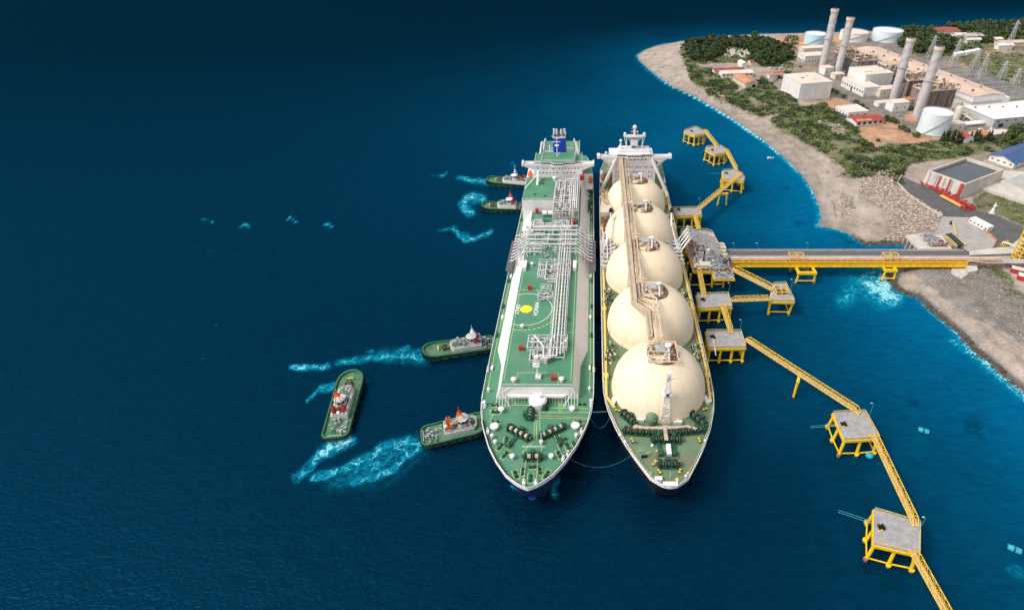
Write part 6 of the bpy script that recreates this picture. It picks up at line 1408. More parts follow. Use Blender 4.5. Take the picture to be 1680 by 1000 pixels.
t, P = obld(1657, 447, 7.0, 3.4, 2.8, (.86,-.5,0), name='container', wallm='red_paint', roofm='roof_pale', label='red container with a dusty pale roof next to the blue shed', cat='container', group='containers', over=.05)
t, P = obld(1668, 459, 7.5, 3.6, 2.9, (.86,-.5,0), name='container', wallm='red_paint', roofm='ship_white', label='red container with a clean white roof at the right edge', cat='container', group='containers', over=.05)
# trestle landfall
q = MB(); q.box(214, 262, 273.6, 274.0, 8.6, 9.2); q.box(214, 262, 276, 276.3, 8.6, 9.0)
for x in np.arange(216, 262, 3): q.box(x-.15, x+.15, 273.6, 278.5, 8.2, 8.6); q.box(x-.15, x+.15, 273.8, 274.1, 5.5, 9.4)
single(q, 'pipe_support', 'rust_brown', 'low brown pipe rack on land at the end of the trestle', 'pipe rack')
q = MB()
for y, r_ in ((277.4,.45),(276.1,.4),(275,.3),(278.6,.35)): q.tube((214, y, TZ), (226, y, 9.4), r_, 8); q.tube((226, y, 9.4), (262, y, 9.4), r_, 8)
single(q, 'pipeline', 'concrete_pale', 'bundle of pale pipes running inland from the trestle', 'pipeline', smooth=True)
m = MB(); m.prism([W(x, y, 8) for x, y in ((1583,432),(1600,430),(1604,444),(1588,448))], 3, 8.6); single(m, 'abutment', 'concrete_pale', 'concrete block under the shore end of the yellow girder', 'abutment')
m = MB(); m.prism([G(x, y, 6.2) for x, y in ((1562,438),(1588,434),(1592,446),(1578,457),(1560,448))], 2.5, 6.3); single(m, 'concrete_pad', 'concrete_pale', 'rough pale concrete pad below the abutment', 'pavement', kind='structure')
# ---------------- power station ----------------
UU = Vector((.970, .235, 0)).normalized(); VV = Vector((-UU.y, UU.x, 0))
def PB(px, py, w, d, h, **k): return obld(px, py, w, d, h, UU, **k)
t, P = PB((356, 538), None, 34, 188, 16.5, name='turbine_hall', wallm='wall_white', roofm='roof_pink', label='very long white turbine hall with a faded pink roof behind the chimneys', roof='gable', rise=2.2, over=1.4, axis='v')
# upper projecting storey at the near end and louvre bands
o = MB(); a_ = Vector((356, 538, 0)); q = [a_-UU*.6-VV*.6, a_+UU*34.6-VV*.6, a_+UU*34.6+VV*186, a_-UU*.6+VV*186]; o.prism([(p.x, p.y) for p in q], 17.5, 22.6); o.build('upper_wall', 'wall_white', t)
o = MB(); q = [a_-UU*.25-VV*.25, a_+UU*34.25-VV*.25, a_+UU*34.25+VV*186, a_-UU*.25+VV*186]; o.prism([(p.x, p.y) for p in q], 15.2, 17.5); o.build('louvre_band', 'wall_grey', t)
for k in range(9):
    p = a_+VV*(12+k*19)+UU*8.5; MB().cyl((p.x, p.y, 23.4), 1.3, 1.9, 10, 1.0).build('roof_vent', 'rust_brown', t)
for k in range(8):
    p = a_+VV*(20+k*20)+UU*25; MB().cyl((p.x, p.y, 23.4), 1.1, 1.6, 10, .9).build('roof_vent', 'rust_brown', t)
t, P = obld((357.5, 500.5), None, 75, 37, 8.0, UU, name='workshop', roofm='ship_white', wallm='wall_grey', label='low white flat roofed hall in front of the turbine hall at the right edge', over=.6, doors=(('f',.12,5,3.4),), wins=(('f',5.6,8,2.4,1.0),))
for k in range(4): p = P[0]+UU*(6+k*13)+VV*(30-k*2.5); MB().cyl((p.x, p.y, 14.3), .8, 1.2, 8).build('roof_vent', 'rust_brown', t)
MB().prism([(P[3]+UU*34).to_tuple()[:2], (P[3]+UU*50).to_tuple()[:2], (P[3]+UU*50+VV*14).to_tuple()[:2], (P[3]+UU*34+VV*14).to_tuple()[:2]], 5, 19).build('side_block', 'wall_white', t)
t, P = PB(1309, 165, 35.5, 35, 16.3, name='warehouse', wallm='wall_white', roofm='roof_pale', label='big plain white cube shaped building above the beach scrub', over=.3)
for k in range(1, 6): a_ = P[0]+(P[1]-P[0])*k/6-VV*.05; MB().bar((a_.x, a_.y, 6), (a_.x, a_.y, 22.2), .18, .18).build('wall_seam', 'wall_grey', t)
for k, (u, v) in enumerate(((12,18),(20,24),(22,12))): p = P[0]+UU*u+VV*v; MB().cbox((p.x, p.y, 22.6), 2.6, 1.8, .8, .24).build('roof_hatch', 'wall_cream' if k else 'rust_brown', t)
t, P = PB(1415, 159, 17.5, 39, 8.5, name='office_building', roofm='roof_pale', label='white office with a row of windows and a dark doorway left of the inner chimneys', parapet=True, wins=(('l',4.4,9,1.6,2.2),), doors=(('l',.52,2.2,4.2),('f',.15,1.5,2.4)))
t, P = PB((284, 612), None, 33, 30, 15.5, name='control_building', roofm='roof_pale', label='taller white block with an orange tinted roof behind the office', parapet=True)
MB().cbox(((P[0]+UU*9+VV*12).x, (P[0]+UU*9+VV*12).y, 21.8), 9, 4, 1.6, .24).build('roof_unit', 'ship_white', t)
for (px_, py_, w_, d_, h_, lb, wm, rm) in (
  (1463,184,17.5,11,8.2,'small white plant house at the foot of the third chimney','wall_white','roof_pale'),
  (1442,160,22,12,7.5,'low cream plant house between office and inner chimneys','wall_cream','roof_pale'),
  (1352,124,11,11,8,'little white house at the foot of the farthest chimney','wall_white','roof_pale'),
  (1369,131,12,9,5.5,'little cream house at the foot of the second chimney','wall_cream','roof_pale'),
  (1440,176,14,7,3.8,'low white shed on the brown forecourt','wall_white','roof_pale'),
  (1488,176,8,8,7,'narrow cream annex right of the small plant house','wall_cream','roof_rust'),
  (1550,216,20,9,5.5,'long cream wall building right of the big tank','wall_cream','concrete_pale')):
    PB(px_, py_, w_, d_, h_, name='plant_house', wallm=wm, roofm=rm, label=lb, over=.4, wins=(('f',h_*.45,2,1.2,1.4),))
# chimneys
for (x, y, zt, lb) in ((305.5,533,68.3,'grey chimney nearest the big white tank'), (306,586,63.8,'grey chimney next to the small plant house, third from the left'), (279,673,66.3,'grey chimney second from the left'), (265.8,688,72.3,'leftmost and tallest looking grey chimney')):
    t = thing('chimney', lb, 'chimney', (x, y, 6), 0, 'grey power station chimneys'); h = zt-6
    m = MB(); m.lathe((x, y, 6), [(4.3, -2), (4.15, h*.3), (3.95, h*.6), (3.8, h*.965), (3.9, h*.965), (3.9, h)], 24); m.build('stack', 'chimney_grey', t, True)
    m = MB()
    for k0 in range(3):      # helical strakes on the upper part
        P = []
        for k in range(24): a_ = k0*2*math.pi/3+k*.26; P.append((x+4.12*math.cos(a_), y+4.12*math.sin(a_), 6+h*.56+h*.39*k/23))
        m.path(P, .22, 4)
    m.build('helical_strake', 'chimney_grey', t)
    m = MB(); m.lathe((x, y, 6+h*.53), [(4.0,0),(5.2,.1),(5.2,.5),(4.0,.6)], 20, False); rail(m, [(x+5.1*math.cos(a_), y+5.1*math.sin(a_), 6+h*.535) for a_ in np.linspace(0, 6.283, 13)], 1.1, .07, 2); m.build('gallery', 'chimney_grey', t)
    m = MB(); m.lathe((x, y, zt-3.0), [(3.95,0),(4.35,.2),(4.4,2.6),(4.2,3.0)], 20, False); m.build('crown_ring', 'roof_pink', t, True)
    MB().lathe((x, y, zt), [(3.6, -.3), (3.6, .06)], 20).build('flue', 'dark_steel', t)
    m = MB(); m.bar((x-4.2, y-.6, 6), (x-3.95, y-.6, zt-2), .5, .15); m.build('ladder', 'chimney_grey', t)
# boiler blocks
rb = random.Random(21)
for i, (x, y, w_, d_, h_, lb) in enumerate(((316,551,38,17,21,'brown ribbed boiler block right of the nearest chimney'), (313,580,32,16,23,'brown boiler block between the two near chimneys'), (286,690,21,16,21,'dark boiler block just right of the farthest chimney'), (294,664,26,16,20,'dark boiler block right of the second chimney'))):
    t = thing('boiler', lb, 'boiler', (x, y, 6), 0, 'pipe topped boiler blocks'); O = Vector((x, y, 0))
    q = [O, O+UU*w_, O+UU*w_+VV*d_, O+VV*d_]; MB().prism([(p.x, p.y) for p in q], 4, 6+h_*.82).build('casing', 'boiler_brown', t)
    m = MB()
    for k in range(15):
        p = O+UU*(w_*(k+.3)/15)-VV*.25
        if k % 5 != 4: m.bar((p.x, p.y, 5), (p.x, p.y, 6+h_*(.75+.06*(k % 3))), .7, .5)
    m.build('casing_ribs', 'rust_brown' if i < 2 else 'grey_steel', t)
    m = MB(); m.prism([(p.x, p.y) for p in [O-UU*.8-VV*1.2, O+UU*(w_+.5)-VV*1.2, O+UU*(w_+.5)+VV*d_, O-UU*.8+VV*d_]], 6+h_*.82, 6+h_*.85)
    for k in range(34):
        a_ = O+UU*rb.uniform(0, w_)+VV*rb.uniform(0, d_); b_ = a_+UU*rb.uniform(-6, 6)+VV*rb.uniform(-4, 4); zz = 6+h_*rb.uniform(.88, 1.12)
        m.tube((a_.x, a_.y, zz), (b_.x, b_.y, zz), rb.uniform(.2, .6), 6); m.tube((b_.x, b_.y, zz), (b_.x, b_.y, 6+h_*.84), .3, 5)
    m.build('roof_pipework', 'cream_paint', t)
    m = MB()
    for k in range(55): a_ = O+UU*rb.uniform(0, w_)+VV*rb.uniform(0, d_); m.cbox((a_.x, a_.y, 6+h_*.84), rb.uniform(.6, 2.2), rb.uniform(.6, 2.2), rb.uniform(.6, 3.4), .24)
    m.build('roof_machinery', 'rust_brown', t)
    m = MB()
    for k in range(7):
        a_ = O+UU*(w_*k/6)-VV*1.0; m.bar((a_.x, a_.y, 6), (a_.x, a_.y, 6+h_*1.05), .3)
    for zz in (.86, .95, 1.05): a_, b_ = O-VV*1.0, O+UU*w_-VV*1.0; m.bar((a_.x, a_.y, 6+h_*zz), (b_.x, b_.y, 6+h_*zz), .25)
    for k in range(3): a_ = O-UU*(2.0+k*1.2)+VV*4; m.bar((a_.x, a_.y, 6), (a_.x+1.5, a_.y, 6+h_*.7), 1.0, .8)
    m.build('steel_frame', 'grey_steel', t)
# duct maze between office block and hall
t = thing('pipe_rack_tower', 'open cream steel frame full of ducts beside the second chimney', 'steel frame', (316, 640, 6)); O = Vector((312, 632, 0)); m = MB()
for i in range(5):
    for j in range(3):
        a_ = O+UU*i*6+VV*j*7; m.bar((a_.x, a_.y, 6), (a_.x, a_.y, 27), .5)
for zz in (11, 16, 21, 26.5):
    for j in range(3): a_, b_ = O+VV*j*7, O+VV*j*7+UU*24; m.bar((a_.x, a_.y, zz), (b_.x, b_.y, zz), .45)
    for i in range(5): a_, b_ = O+UU*i*6, O+UU*i*6+VV*14; m.bar((a_.x, a_.y, zz), (b_.x, b_.y, zz), .4)
m.build('frame', 'cream_paint', t); m = MB()
for k in range(60): a_ = O+UU*rb.uniform(0, 23)+VV*rb.uniform(0, 13); m.cbox((a_.x, a_.y, rb.choice((6, 11, 16, 21))), rb.uniform(1, 3.5), rb.uniform(1, 3), rb.uniform(1, 3.6), .24)
m.build('ducts', 'boiler_brown', t)
m = MB(); O = Vector((338, 545, 0))
for k in range(9): a_ = O+UU*(6+(k%3)*4.2)+VV*(-13+(k//3)*6.5); m = MB(); m.cyl((a_.x, a_.y, 5), rb.uniform(.8, 1.8), rb.uniform(4, 10), 12); single(m, 'process_vessel', 'wall_cream', 'cream upright vessel in the cluster between the big tank and the turbine hall', 'vessel', 'cream process vessels')
m = MB(); clutter(m, 344, 356, 508, 536, 5.8, 11, 70, .4, rb, .3); single(m, 'plant_pipework', 'wall_cream', 'tangle of cream pipes between the big tank and the white hall', 'pipes', kind='stuff')
x, y = G(1568, 196, 6); m = MB(); m.lathe((x, y, 6), [(3, 0), (3, 11.5), (2.4, 12.4), (.1, 12.8)], 18); single(m, 'silo', 'wall_cream', 'slim cream silo between the big tank and the white hall', 'silo', smooth=True)
m = MB(); a_ = Vector((*G(1586, 207, 7), 0))
for k in range(9): p = a_+UU*(k*2.5); q_ = p+VV*5; m.tube((p.x, p.y, 8), (q_.x, q_.y, 8.6), 1.05, 10); m.bar((p.x, p.y+2, 6), (p.x, p.y+2, 8), .6)
single(m, 'filter_vessels', 'ship_white', 'row of white horizontal vessels in front of the white hall', 'vessels', smooth=True)
# tanks
def tank(px, py, r_, h, mm, rm, label, z0=6.0, stair=True):
    x, y = G(px, py, z0) if py is not None else px
    t = thing('storage_tank', label, 'storage tank', (x, y, z0), 0, 'cylindrical storage tanks'); m = MB(); m.lathe((x, y, z0), [(r_+.4, -2), (r_+.4, .3), (r_, .35), (r_, h)], 48, False); m.build('shell', mm, t, True)
    m = MB(); m.lathe((x, y, z0), [(r_+.15, h-.1), (r_+.15, h+.25), (r_*.5, h+.9), (.05, h+1.2)], 48, False); m.build('tank_roof', rm, t, True)
    m = MB(); P = []
    for k in range(15): a_ = -2.6+k*.1; P.append((x+(r_+.5)*math.cos(a_), y+(r_+.5)*math.sin(a_), z0+h*k/14))
    for a_, b_ in zip(P[:-1], P[1:]): m.bar(a_, b_, .9, .2); m.bar((a_[0], a_[1], a_[2]+1), (b_[0], b_[1], b_[2]+1), .08)
    m.build('spiral_stair', 'grey_steel', t)
    m = MB(); rail(m, [(x+r_*math.cos(a_), y+r_*math.sin(a_), z0+h+.2) for a_ in np.linspace(0, 6.283, 25)], 1.0, .05, 3); m.build('roof_rail', 'galvanised', t)
    m = MB(); 
    for hh in (.25, .5, .75): m.lathe((x, y, z0+h*hh), [(r_+.03, 0), (r_+.03, .06)], 48, False)
    m.build('shell_seams', mm, t); return t
tank(1528.5, 215, 12.2, 17.3, 'tank_white', 'tank_roof', 'big pale blue white tank standing alone in front of the chimneys')
tank(1336, 71, 14.2, 12.2, 'tank_teal', 'tank_white', 'turquoise tinted tank left of the farthest chimney')
tank(1399, 64.5, 18.5, 10, 'wall_white', 'roof_pale', 'wide off white tank partly hidden behind the second chimney')
tank(1453, 65.5, 19.4, 12.6, 'tank_white', 'tank_white', 'wide blue white tank at the back right of the station')
# other buildings
UX = Vector((.992, .125, 0))
t, P = PB(1319, 105, 30, 17, 8.5, name='garage', roofm='roof_pale', label='white open fronted garage left of the farthest chimney', over=.8, wins=(('f',2.6,7,2.0,1.0),))
for k in range(5): a_ = P[0]+(P[3]-P[0])*(k+.5)/5-UU*.06; MB().bar((a_.x-.0, a_.y-1.1, 8.2), (a_.x, a_.y+1.1, 8.2), .16, 4.2).build('open_bay', 'window_dark', t)
PB(1317, 92, 34, 12, 8.5, name='building', wallm='wall_cream', roofm='roof_pale', label='cream building just behind the open fronted garage')
obld(1184, 128.5, 36, 12, 5.0, UX, name='beach_house', roofm='roof_pale', label='longest low white house on the sandy point', roof='gable', rise=1.4, over=.8, wins=(('f',3.0,8,2.2,1.2),))
obld(1172, 122.5, 34, 9, 4.4, UX, name='beach_house', wallm='wall_cream', roofm='roof_red', label='house with a dull red roof strip behind the longest white house', roof='gable', rise=1.6, over=.8)
obld(1222.5, 144.5, 14, 31, 5.0, UU, name='beach_house', wallm='wall_cream', roofm='roof_rust', label='cream house with a rusty orange roof on the beach edge', roof='gable', rise=2.0, over=.9, axis='v', wins=(('l',2.8,6,1.6,1.2),), doors=(('f',.7,4,3.2),))
obld(1217, 111, 7, 12, 4.5, UU, name='beach_house', roofm='ship_white', label='small bright white house between the trees on the point', roof='gable', rise=1.6, over=.5, axis='v')
obld(1231, 108.5, 13.5, 10, 4.5, UX, name='shed', roofm='roof_red', label='shed with a bright red roof at the edge of the grove', cat='shed', roof='gable', rise=1.5, over=.7, wallm='wall_cream')
obld(1262, 129, 16, 6, 3.6, UU, name='shed', roofm='roof_rust', label='long rusty roofed shed left of the big white cube building', cat='shed', roof='gable', rise=1.2, over=.6)
obld(1270, 124.5, 12, 4, 3, UU, name='shed', roofm='roof_red', label='small red roofed lean-to behind the rusty shed', cat='shed')
obld(1390, 195, 21, 20, 5.2, UU, name='canteen', roofm='roof_pale', label='low white house with a flat pinkish roof beside the bare earth lot', parapet=True, wins=(('f',2.8,3,2.2,1.4),('l',2.8,4,1.4,1.4)))
t, P = obld(1404, 207.5, 28, 15, 4.0, UU, name='canteen', roofm='roof_red', label='open sided house with a red roof on the bare earth lot', roof='gable', rise=1.8, over=1.2, wins=(('f',2.2,5,3.2,2.0),))
a_ = P[0]-VV*.9-UU*.9; MB().prism([tuple((a_+UU*u+VV*v).to_tuple()[:2]) for u, v in ((1,0),(16,0),(16,4.5),(1,4.5))], 10.95, 11.25, [tuple((a_+UU*u+VV*v).to_tuple()[:2])+((10.3+.22*v),) for u, v in ((1,0),(16,0),(16,4.5),(1,4.5))]).build('roof_patch', 'roof_rust', t)
q = MB(); p = G(1380, 192.5, 6); q.cbox((p[0], p[1], 6), 7.5, 2.2, 2.3, -.5); single(q, 'tarpaulin_stack', 'blue_roof', 'bright blue covered stack beside the low white house', 'stack')
obld(1581, 235, 9, 10, 4.0, UU, name='cottage', roofm='roof_red', label='white gabled cottage with a dark red roof among the cypresses', roof='gable', rise=2.6, over=.3, axis='v')
obld(1605, 229, 12, 12, 3.4, UU, name='cottage', roofm='roof_rust', wallm='wall_cream', label='cottage with a rusty orange roof behind the cypress row', roof='gable', rise=1.5, over=.5)
obld(1625, 227, 18, 9, 3.4, UU, name='cottage', roofm='roof_pale', wallm='wall_cream', label='long pinkish roofed shed right of the orange cottage', roof='gable', rise=1.4, over=.5)
for (px_, py_, w_, d_, h_, rm, wm, lb) in ((1537,59,34,24,6,'roof_red','wall_white','large far villa with a broad brown red roof among trees'), (1585,66,26,18,5,'roof_grey','wall_cream','far house with a pale grey roof right of the brown roofed villa'), (1568,64,16,12,5,'roof_pale','wall_white','far white house between the villa and the grey roofed house'),
  (1640,77,60,12,5,'roof_pink','wall_cream','long pink roofed store at the far right'), (1585,72,20,8,5,'roof_pale','wall_white','small far white house in front of the grey roofed one'), (1632,71,10,10,5,'roof_pale','wall_cream','tiny far cream house beside the dark trees'), (1637,82,20,8,5.5,'ship_white','wall_white','white shed in front of the long pink roofed store'), (1638,47,50,14,4,'roof_pale','wall_cream','farthest pale roofed shed near the right corner')):
    obld(px_, py_, w_, d_, h_, UX, name='far_house', roofm=rm, wallm=wm, label=lb, roof='gable', rise=1.8, over=1.2)
used = [False]; t, P = obld(1568, 93.5, 3.9, 5, 3.0, UU, name='white_hut', roofm='ship_white', label='white gabled hut in the row above the green field', cat='hut', group='row of white huts', roof='gable', rise=1.6, over=.3, axis='v')
hut = t
for k in range(1, 8):
    c_ = copy_tree(hut); x, y = G(1568+k*5.0+2*(k > 2), 93.5-k*.95, 6); c_.location = (x, y, 6)
# gravestones behind the grove
g = MB(); g.box(-.7, .7, -1.0, 1.0, 0, .9); g.box(-.5, .5, .6, .9, .9, 2.0); proto = single(g, 'grave', 'statue_white', 'white grave in the walled plot beside the grove', 'grave', 'white graves on the point')
pts = []
for k in range(70):
    c = G(rb.uniform(1188, 1229), rb.uniform(84, 95), 5.5); o = proto if k == 0 else proto.copy()
    if k: COL.objects.link(o)
    o.location = (c[0], c[1], hz(*c)); o.rotation_euler = (0, 0, rb.uniform(-.1, .1)); sc = rb.uniform(.8, 1.6); o.scale = (sc, sc, sc)
# cars
def car(m_, label, px, py, rz):
    x, y = G(px, py, 6.1); t = thing('parked_car', label, 'car', (x, y, hz(x, y)+.05), rz, 'cars parked at the power station', local=True)
    q = MB(); q.prism([(-2.2,-.85),(2.2,-.85),(2.3,-.6),(2.3,.6),(2.2,.85),(-2.2,.85),(-2.25,.6),(-2.25,-.6)], .35, .95); q.prism([(-1.7,-.8),(.9,-.8),(.9,.8),(-1.7,.8)], .95, 1.5, [(-1.4,-.65),(.3,-.65),(.3,.65),(-1.4,.65)]); q.build('body', m_, t)
    q = MB(); q.prism([(-1.6,-.82),(.85,-.82),(.85,.82),(-1.6,.82)], 1.0, 1.38, [(-1.45,-.72),(.5,-.72),(.5,.72),(-1.45,.72)]); q.build('window', 'window_dark', t)
    for a_ in (-1.4, 1.4):
        for s_ in (-.8, .8): q = MB(); q.tube((a_, s_-.1, .34), (a_, s_+.1, .34), .34, 10); q.build('wheel', 'rubber', t)
for m_, px_, py_, rz, lb in (('car_white',1264,112.5,.3,'white car at the left end of the row by the grove'), ('car_silver',1273,113.5,.3,'silver car second in the row by the grove'), ('car_white',1281,112.8,.3,'white car in the middle of the row by the grove'), ('car_white',1294,115,-.3,'white car nearest the garage road'), ('car_silver',1301,117.5,-.3,'silver car right of the white one on the garage road'), ('car_dark',1313,110,.5,'dark car in front of the open garage'), ('car_white',1608.5,213,.2,'white car parked in front of the white hall'), ('car_white',1628,212.5,.2,'white car close to the corner of the white hall'), ('car_silver',1476,190,.2,'silver car on the lot near the third chimney')): car(m_, lb, px_, py_, rz)
# lattice pylons
def pylon(px, py, top, label):
    x, y = G(px, py, 6); v = top+200; h = CH-y/(PF/(v*CP*CP)-TP)-6
    t = thing('pylon', label, 'pylon', (x, y, 6), 0, 'grey lattice pylons'); m = MB(); n = 8; wd = lambda k: 3.0*(1-k/n)+.5
    for k in range(n):
        a_, b_ = wd(k), wd(k+1); z0, z1 = 6+h*k/n, 6+h*(k+1)/n
        for sx in (-1, 1):
            for sy in (-1, 1): m.bar((x+sx*a_, y+sy*a_, z0), (x+sx*b_, y+sy*b_, z1), .34)
            m.bar((x+sx*a_, y-a_, z0), (x-sx*b_, y-b_, z1), .22); m.bar((x-a_, y+sx*a_, z0), (x-b_, y-sx*b_, z1), .22)
    m.build('lattice_mast', 'galvanised', t); m = MB()
    for zz in (.78, .9): m.bar((x-5, y, 6+h*zz), (x+5, y, 6+h*zz), .3, .5)
    m.build('cross_arm', 'galvanised', t)
for px_, py_, tp, lb in ((1649,90,34,'tall pylon farthest back near the right edge'), (1608,126,88,'pylon standing at the left side of the green field'), (1642,128,100,'pylon in the middle of the green field'), (1664,138,112,'pylon nearest the right edge behind the turbine hall'), (1561,110,64,'slim pylon left of the white huts'), (1524,96,58,'slim pylon behind the nearest chimney top'), (1597,112,80,'slim pylon on the bare patch of the green field')): pylon(px_, py_, tp, lb)
# substation frames behind the hall
m = MB(); O = Vector((402, 560, 0))
for i in range(9):
    for j in range(4):
        p = O+VV*i*16+UU*(6+j*13); m.bar((p.x, p.y, 6), (p.x, p.y, 14), .35)
        if j < 3: q_ = p+UU*13; m.bar((p.x, p.y, 13.8), (q_.x, q_.y, 13.8), .4)
    p = O+VV*i*16+UU*6; q_ = p+VV*16; m.bar((p.x, p.y, 13), (q_.x, q_.y, 13), .3)
single(m, 'substation_frame', 'galvanised', 'field of grey steel gantries behind the turbine hall', 'substation')
for k in range(26):
    pass
# ---------------- vegetation ----------------
rv = np.random.RandomState(9)
def leaf_quads(C, size, spread, flat=.6):
    """small tilted quads round each centre"""
    n = len(C); c = C+rv.normal(0, 1, (n, 3))*spread
    a = rv.normal(0, 1, (n, 3)); a[:, 2] *= flat; a /= np.linalg.norm(a, axis=1)[:, None]
    b = rv.normal(0, 1, (n, 3)); b[:, 2] *= flat; b -= a*(a*b).sum(1)[:, None]; b /= np.linalg.norm(b, axis=1)[:, None]
    s = size*rv.uniform(.5, 1.3, (n, 1)); a = a*s; b = b*s*.8
    V = np.stack([c-a-b, c+a-b, c+a+b, c-a+b], 1).reshape(-1, 3); F = np.arange(4*n).reshape(n, 4); return V, F
def np_mesh(name, V, F, mats, idx=None):
    me = bpy.data.meshes.new(name); me.from_pydata(V.tolist(), [], F.tolist())
    for m in mats: me.materials.append(MATS[m])
    if idx is not None: me.polygons.foreach_set('material_index', idx.astype(np.int32))
    return me
def tree_proto(name, label, cat, R_=4.5, H=8.0, n=420, mats=('leaf_dark','leaf_mid'), group=None, cone=False, size=.62):
    t = thing(name, label, cat, (0,0,0), 0, group, local=True)
    if cone:
        z = rv.uniform(0, 1, n)**.8; rad = R_*(1-z)**.75*(.75+.25*rv.rand(n)); an = rv.uniform(0, 6.283, n); C = np.stack([rad*np.cos(an), rad*np.sin(an), .6+z*(H-.4)], 1)
        V, F = leaf_quads(C, size, .12)
    else:
        k = 16; cl = rv.normal(0, 1, (k, 3)); cl /= np.linalg.norm(cl, axis=1)[:, None]; cl *= rv.uniform(.35, .8, (k, 1)); cl[:, 2] = np.abs(cl[:, 2])*.9
        cl = cl*np.array([R_, R_, H*.48])+np.array([0, 0, H*.45]); w_ = rv.randint(0, k, n)
        dr = rv.normal(0, 1, (n, 3)); dr /= np.linalg.norm(dr, axis=1)[:, None]; C = cl[w_]+dr*np.array([1, 1, .75])*R_*rv.uniform(.28, .42, (n, 1))
        V, F = leaf_quads(C, size, .1)
    idx = (rv.rand(len(F)) < .3).astype(int)
    o = bpy.data.objects.new('crown', np_mesh('crown', V, F, mats, idx)); COL.objects.link(o); o.parent = t; OFF[o.name] = Vector((0,0,0))
    m = MB(); m.tube((0,0,-.6), (.15,.1,H*.55), .3, 7, .14)
    if not cone:
        for k in range(5): a_ = k*1.3; m.tube((.05,.05,H*(.25+.04*k)), (R_*.5*math.cos(a_), R_*.5*math.sin(a_), H*(.5+.04*k)), .13, 5, .05)
    m.build('trunk', 'bark', t); return t
def scatter(poly, n, md, z=6.0, tries=30):
    xs = [p[0] for p in poly]; ys = [p[1] for p in poly]; out = []
    for _ in range(n*tries):
        if len(out) >= n: break
        px, py = rv.uniform(min(xs), max(xs)), rv.uniform(min(ys), max(ys))
        if not inpoly(np.array([px]), np.array([py]), poly)[0]: continue
        c = G(px, py, z)
        if all((c[0]-o[0])**2+(c[1]-o[1])**2 > md*md for o in out): out.append(c)
    return out
GR = 'dark trees of the grove on the sandy point'
pa = [tree_proto('broadleaf_tree', 'dark rounded tree in the dense grove on the sandy point', 'tree', 6, 9.5, 900, group=GR, size=.62), tree_proto('broadleaf_tree', 'dark rounded tree in the dense grove on the sandy point', 'tree', 5, 8, 750, ('leaf_dark','leaf_mid'), GR, size=.58)]
us = [[False], [False]]
pts = scatter([(1128,75),(1150,68),(1240,63),(1290,78),(1300,95),(1276,108),(1262,96),(1236,83),(1186,82),(1186,100),(1132,102),(1125,92)], 95, 6.3)
pts += scatter([(1228,82),(1262,92),(1278,104),(1258,112),(1236,108),(1226,96)], 22, 5.5)
for k, (x, y) in enumerate(pts): j = k % 2; place(pa[j], us[j], (x, y, hz(x, y)-.3), rv.uniform(0, 6), None, float(rv.uniform(.75, 1.35)))
pb = tree_proto('broadleaf_tree', 'green tree in the far belt behind the power station', 'tree', 6.5, 9, 700, ('leaf_dark','leaf_mid'), 'trees in the far belt along the coast', size=.75); ub = [False]
pts = scatter([(1468,56),(1530,46),(1600,40),(1679,33),(1720,33),(1720,50),(1650,62),(1600,55),(1560,46),(1535,46),(1525,62),(1560,66),(1555,84),(1520,92),(1482,78)], 130, 7.5)
pts += scatter([(1600,60),(1720,46),(1720,70),(1640,66),(1610,74)], 30, 7.5)
for k, (x, y) in enumerate(pts): place(pb, ub, (x, y, hz(x, y)-.3), rv.uniform(0, 6), None, float(rv.uniform(.7, 1.35)))
pm = tree_proto('palm_tree', 'small palm on the open sand left of the grove', 'palm', 2.2, 5, 60, ('leaf_dark','leaf_mid'), 'small palms at the tip of the point', size=.7); up_ = [False]
for (px_, py_) in ((1131,77),(1136,73),(1121,77),(1125,84),(1117,83),(1141,71),(1150,66),(1128,70)): x, y = G(px_, py_, 5); place(pm, up_, (x, y, hz(x, y)-.1), rv.uniform(0, 6), None, float(rv.uniform(.8, 1.3)))
pc = tree_proto('cypress', 'tall dark cypress in the row right of the big tank', 'tree', 1.7, 9, 260, ('leaf_dark','leaf_dark'), 'dark cypresses right of the big tank', True, .42); uc = [False]
for (px_, py_, s_) in ((1544,233,1.0),(1549,234,1.15),(1553,233,1.1),(1561,234,1.25),(1567,236,1.15),(1558,235,.8),(1572,235,1.05),(1577,234,.7),(1590,232,.95),(1597,232,1.1),(1601,234,1.2),(1607,231,.7),(1618,231,.95),(1622,232,1.05),(1641,228,.7)):
    x, y = G(px_, py_, 6); place(pc, uc, (x, y, hz(x, y)-.1), rv.uniform(0, 6), None, s_)
pd = tree_proto('broadleaf_tree', 'rounded garden tree beside the power station lots', 'tree', 3.2, 4.6, 300, ('leaf_mid','leaf_dark'), 'small trees round the power station lots', size=.5); ud = [False]
for (px_, py_, s_) in ((1366,151,.9),(1372,154,1.0),(1383,161,1.0),(1404,172,1.15),(1413,176,.9),(1454,198,1.2),(1463,200,1.1),(1469,202,.9),(1480,213,1.1),(1488,217,.9),(1503,225,1.0),(1493,181,1.0),(1421,181,.7),(1388,189,.5),(1428,240,.8),(1418,239,1.1),(1440,232,.6)):
    x, y = G(px_, py_, 6); place(pd, ud, (x, y, hz(x, y)-.1), rv.uniform(0, 6), None, s_)
pe = tree_proto('broadleaf_tree', 'big leafy tree at the right edge in front of the white hall', 'tree', 8, 12, 1500, ('leaf_mid','leaf_dark'), 'big trees at the right edge', size=.6); ue = [False]
for (px_, py_, s_) in ((1668,225,1.15),(1652,230,.8),(1685,228,1.1),(1676,238,.85),(1645,234,.6),(1694,236,.9),(1661,240,.6)):
    x, y = G(px_, py_, 6); place(pe, ue, (x, y, hz(x, y)-.4), rv.uniform(0, 6), None, s_)
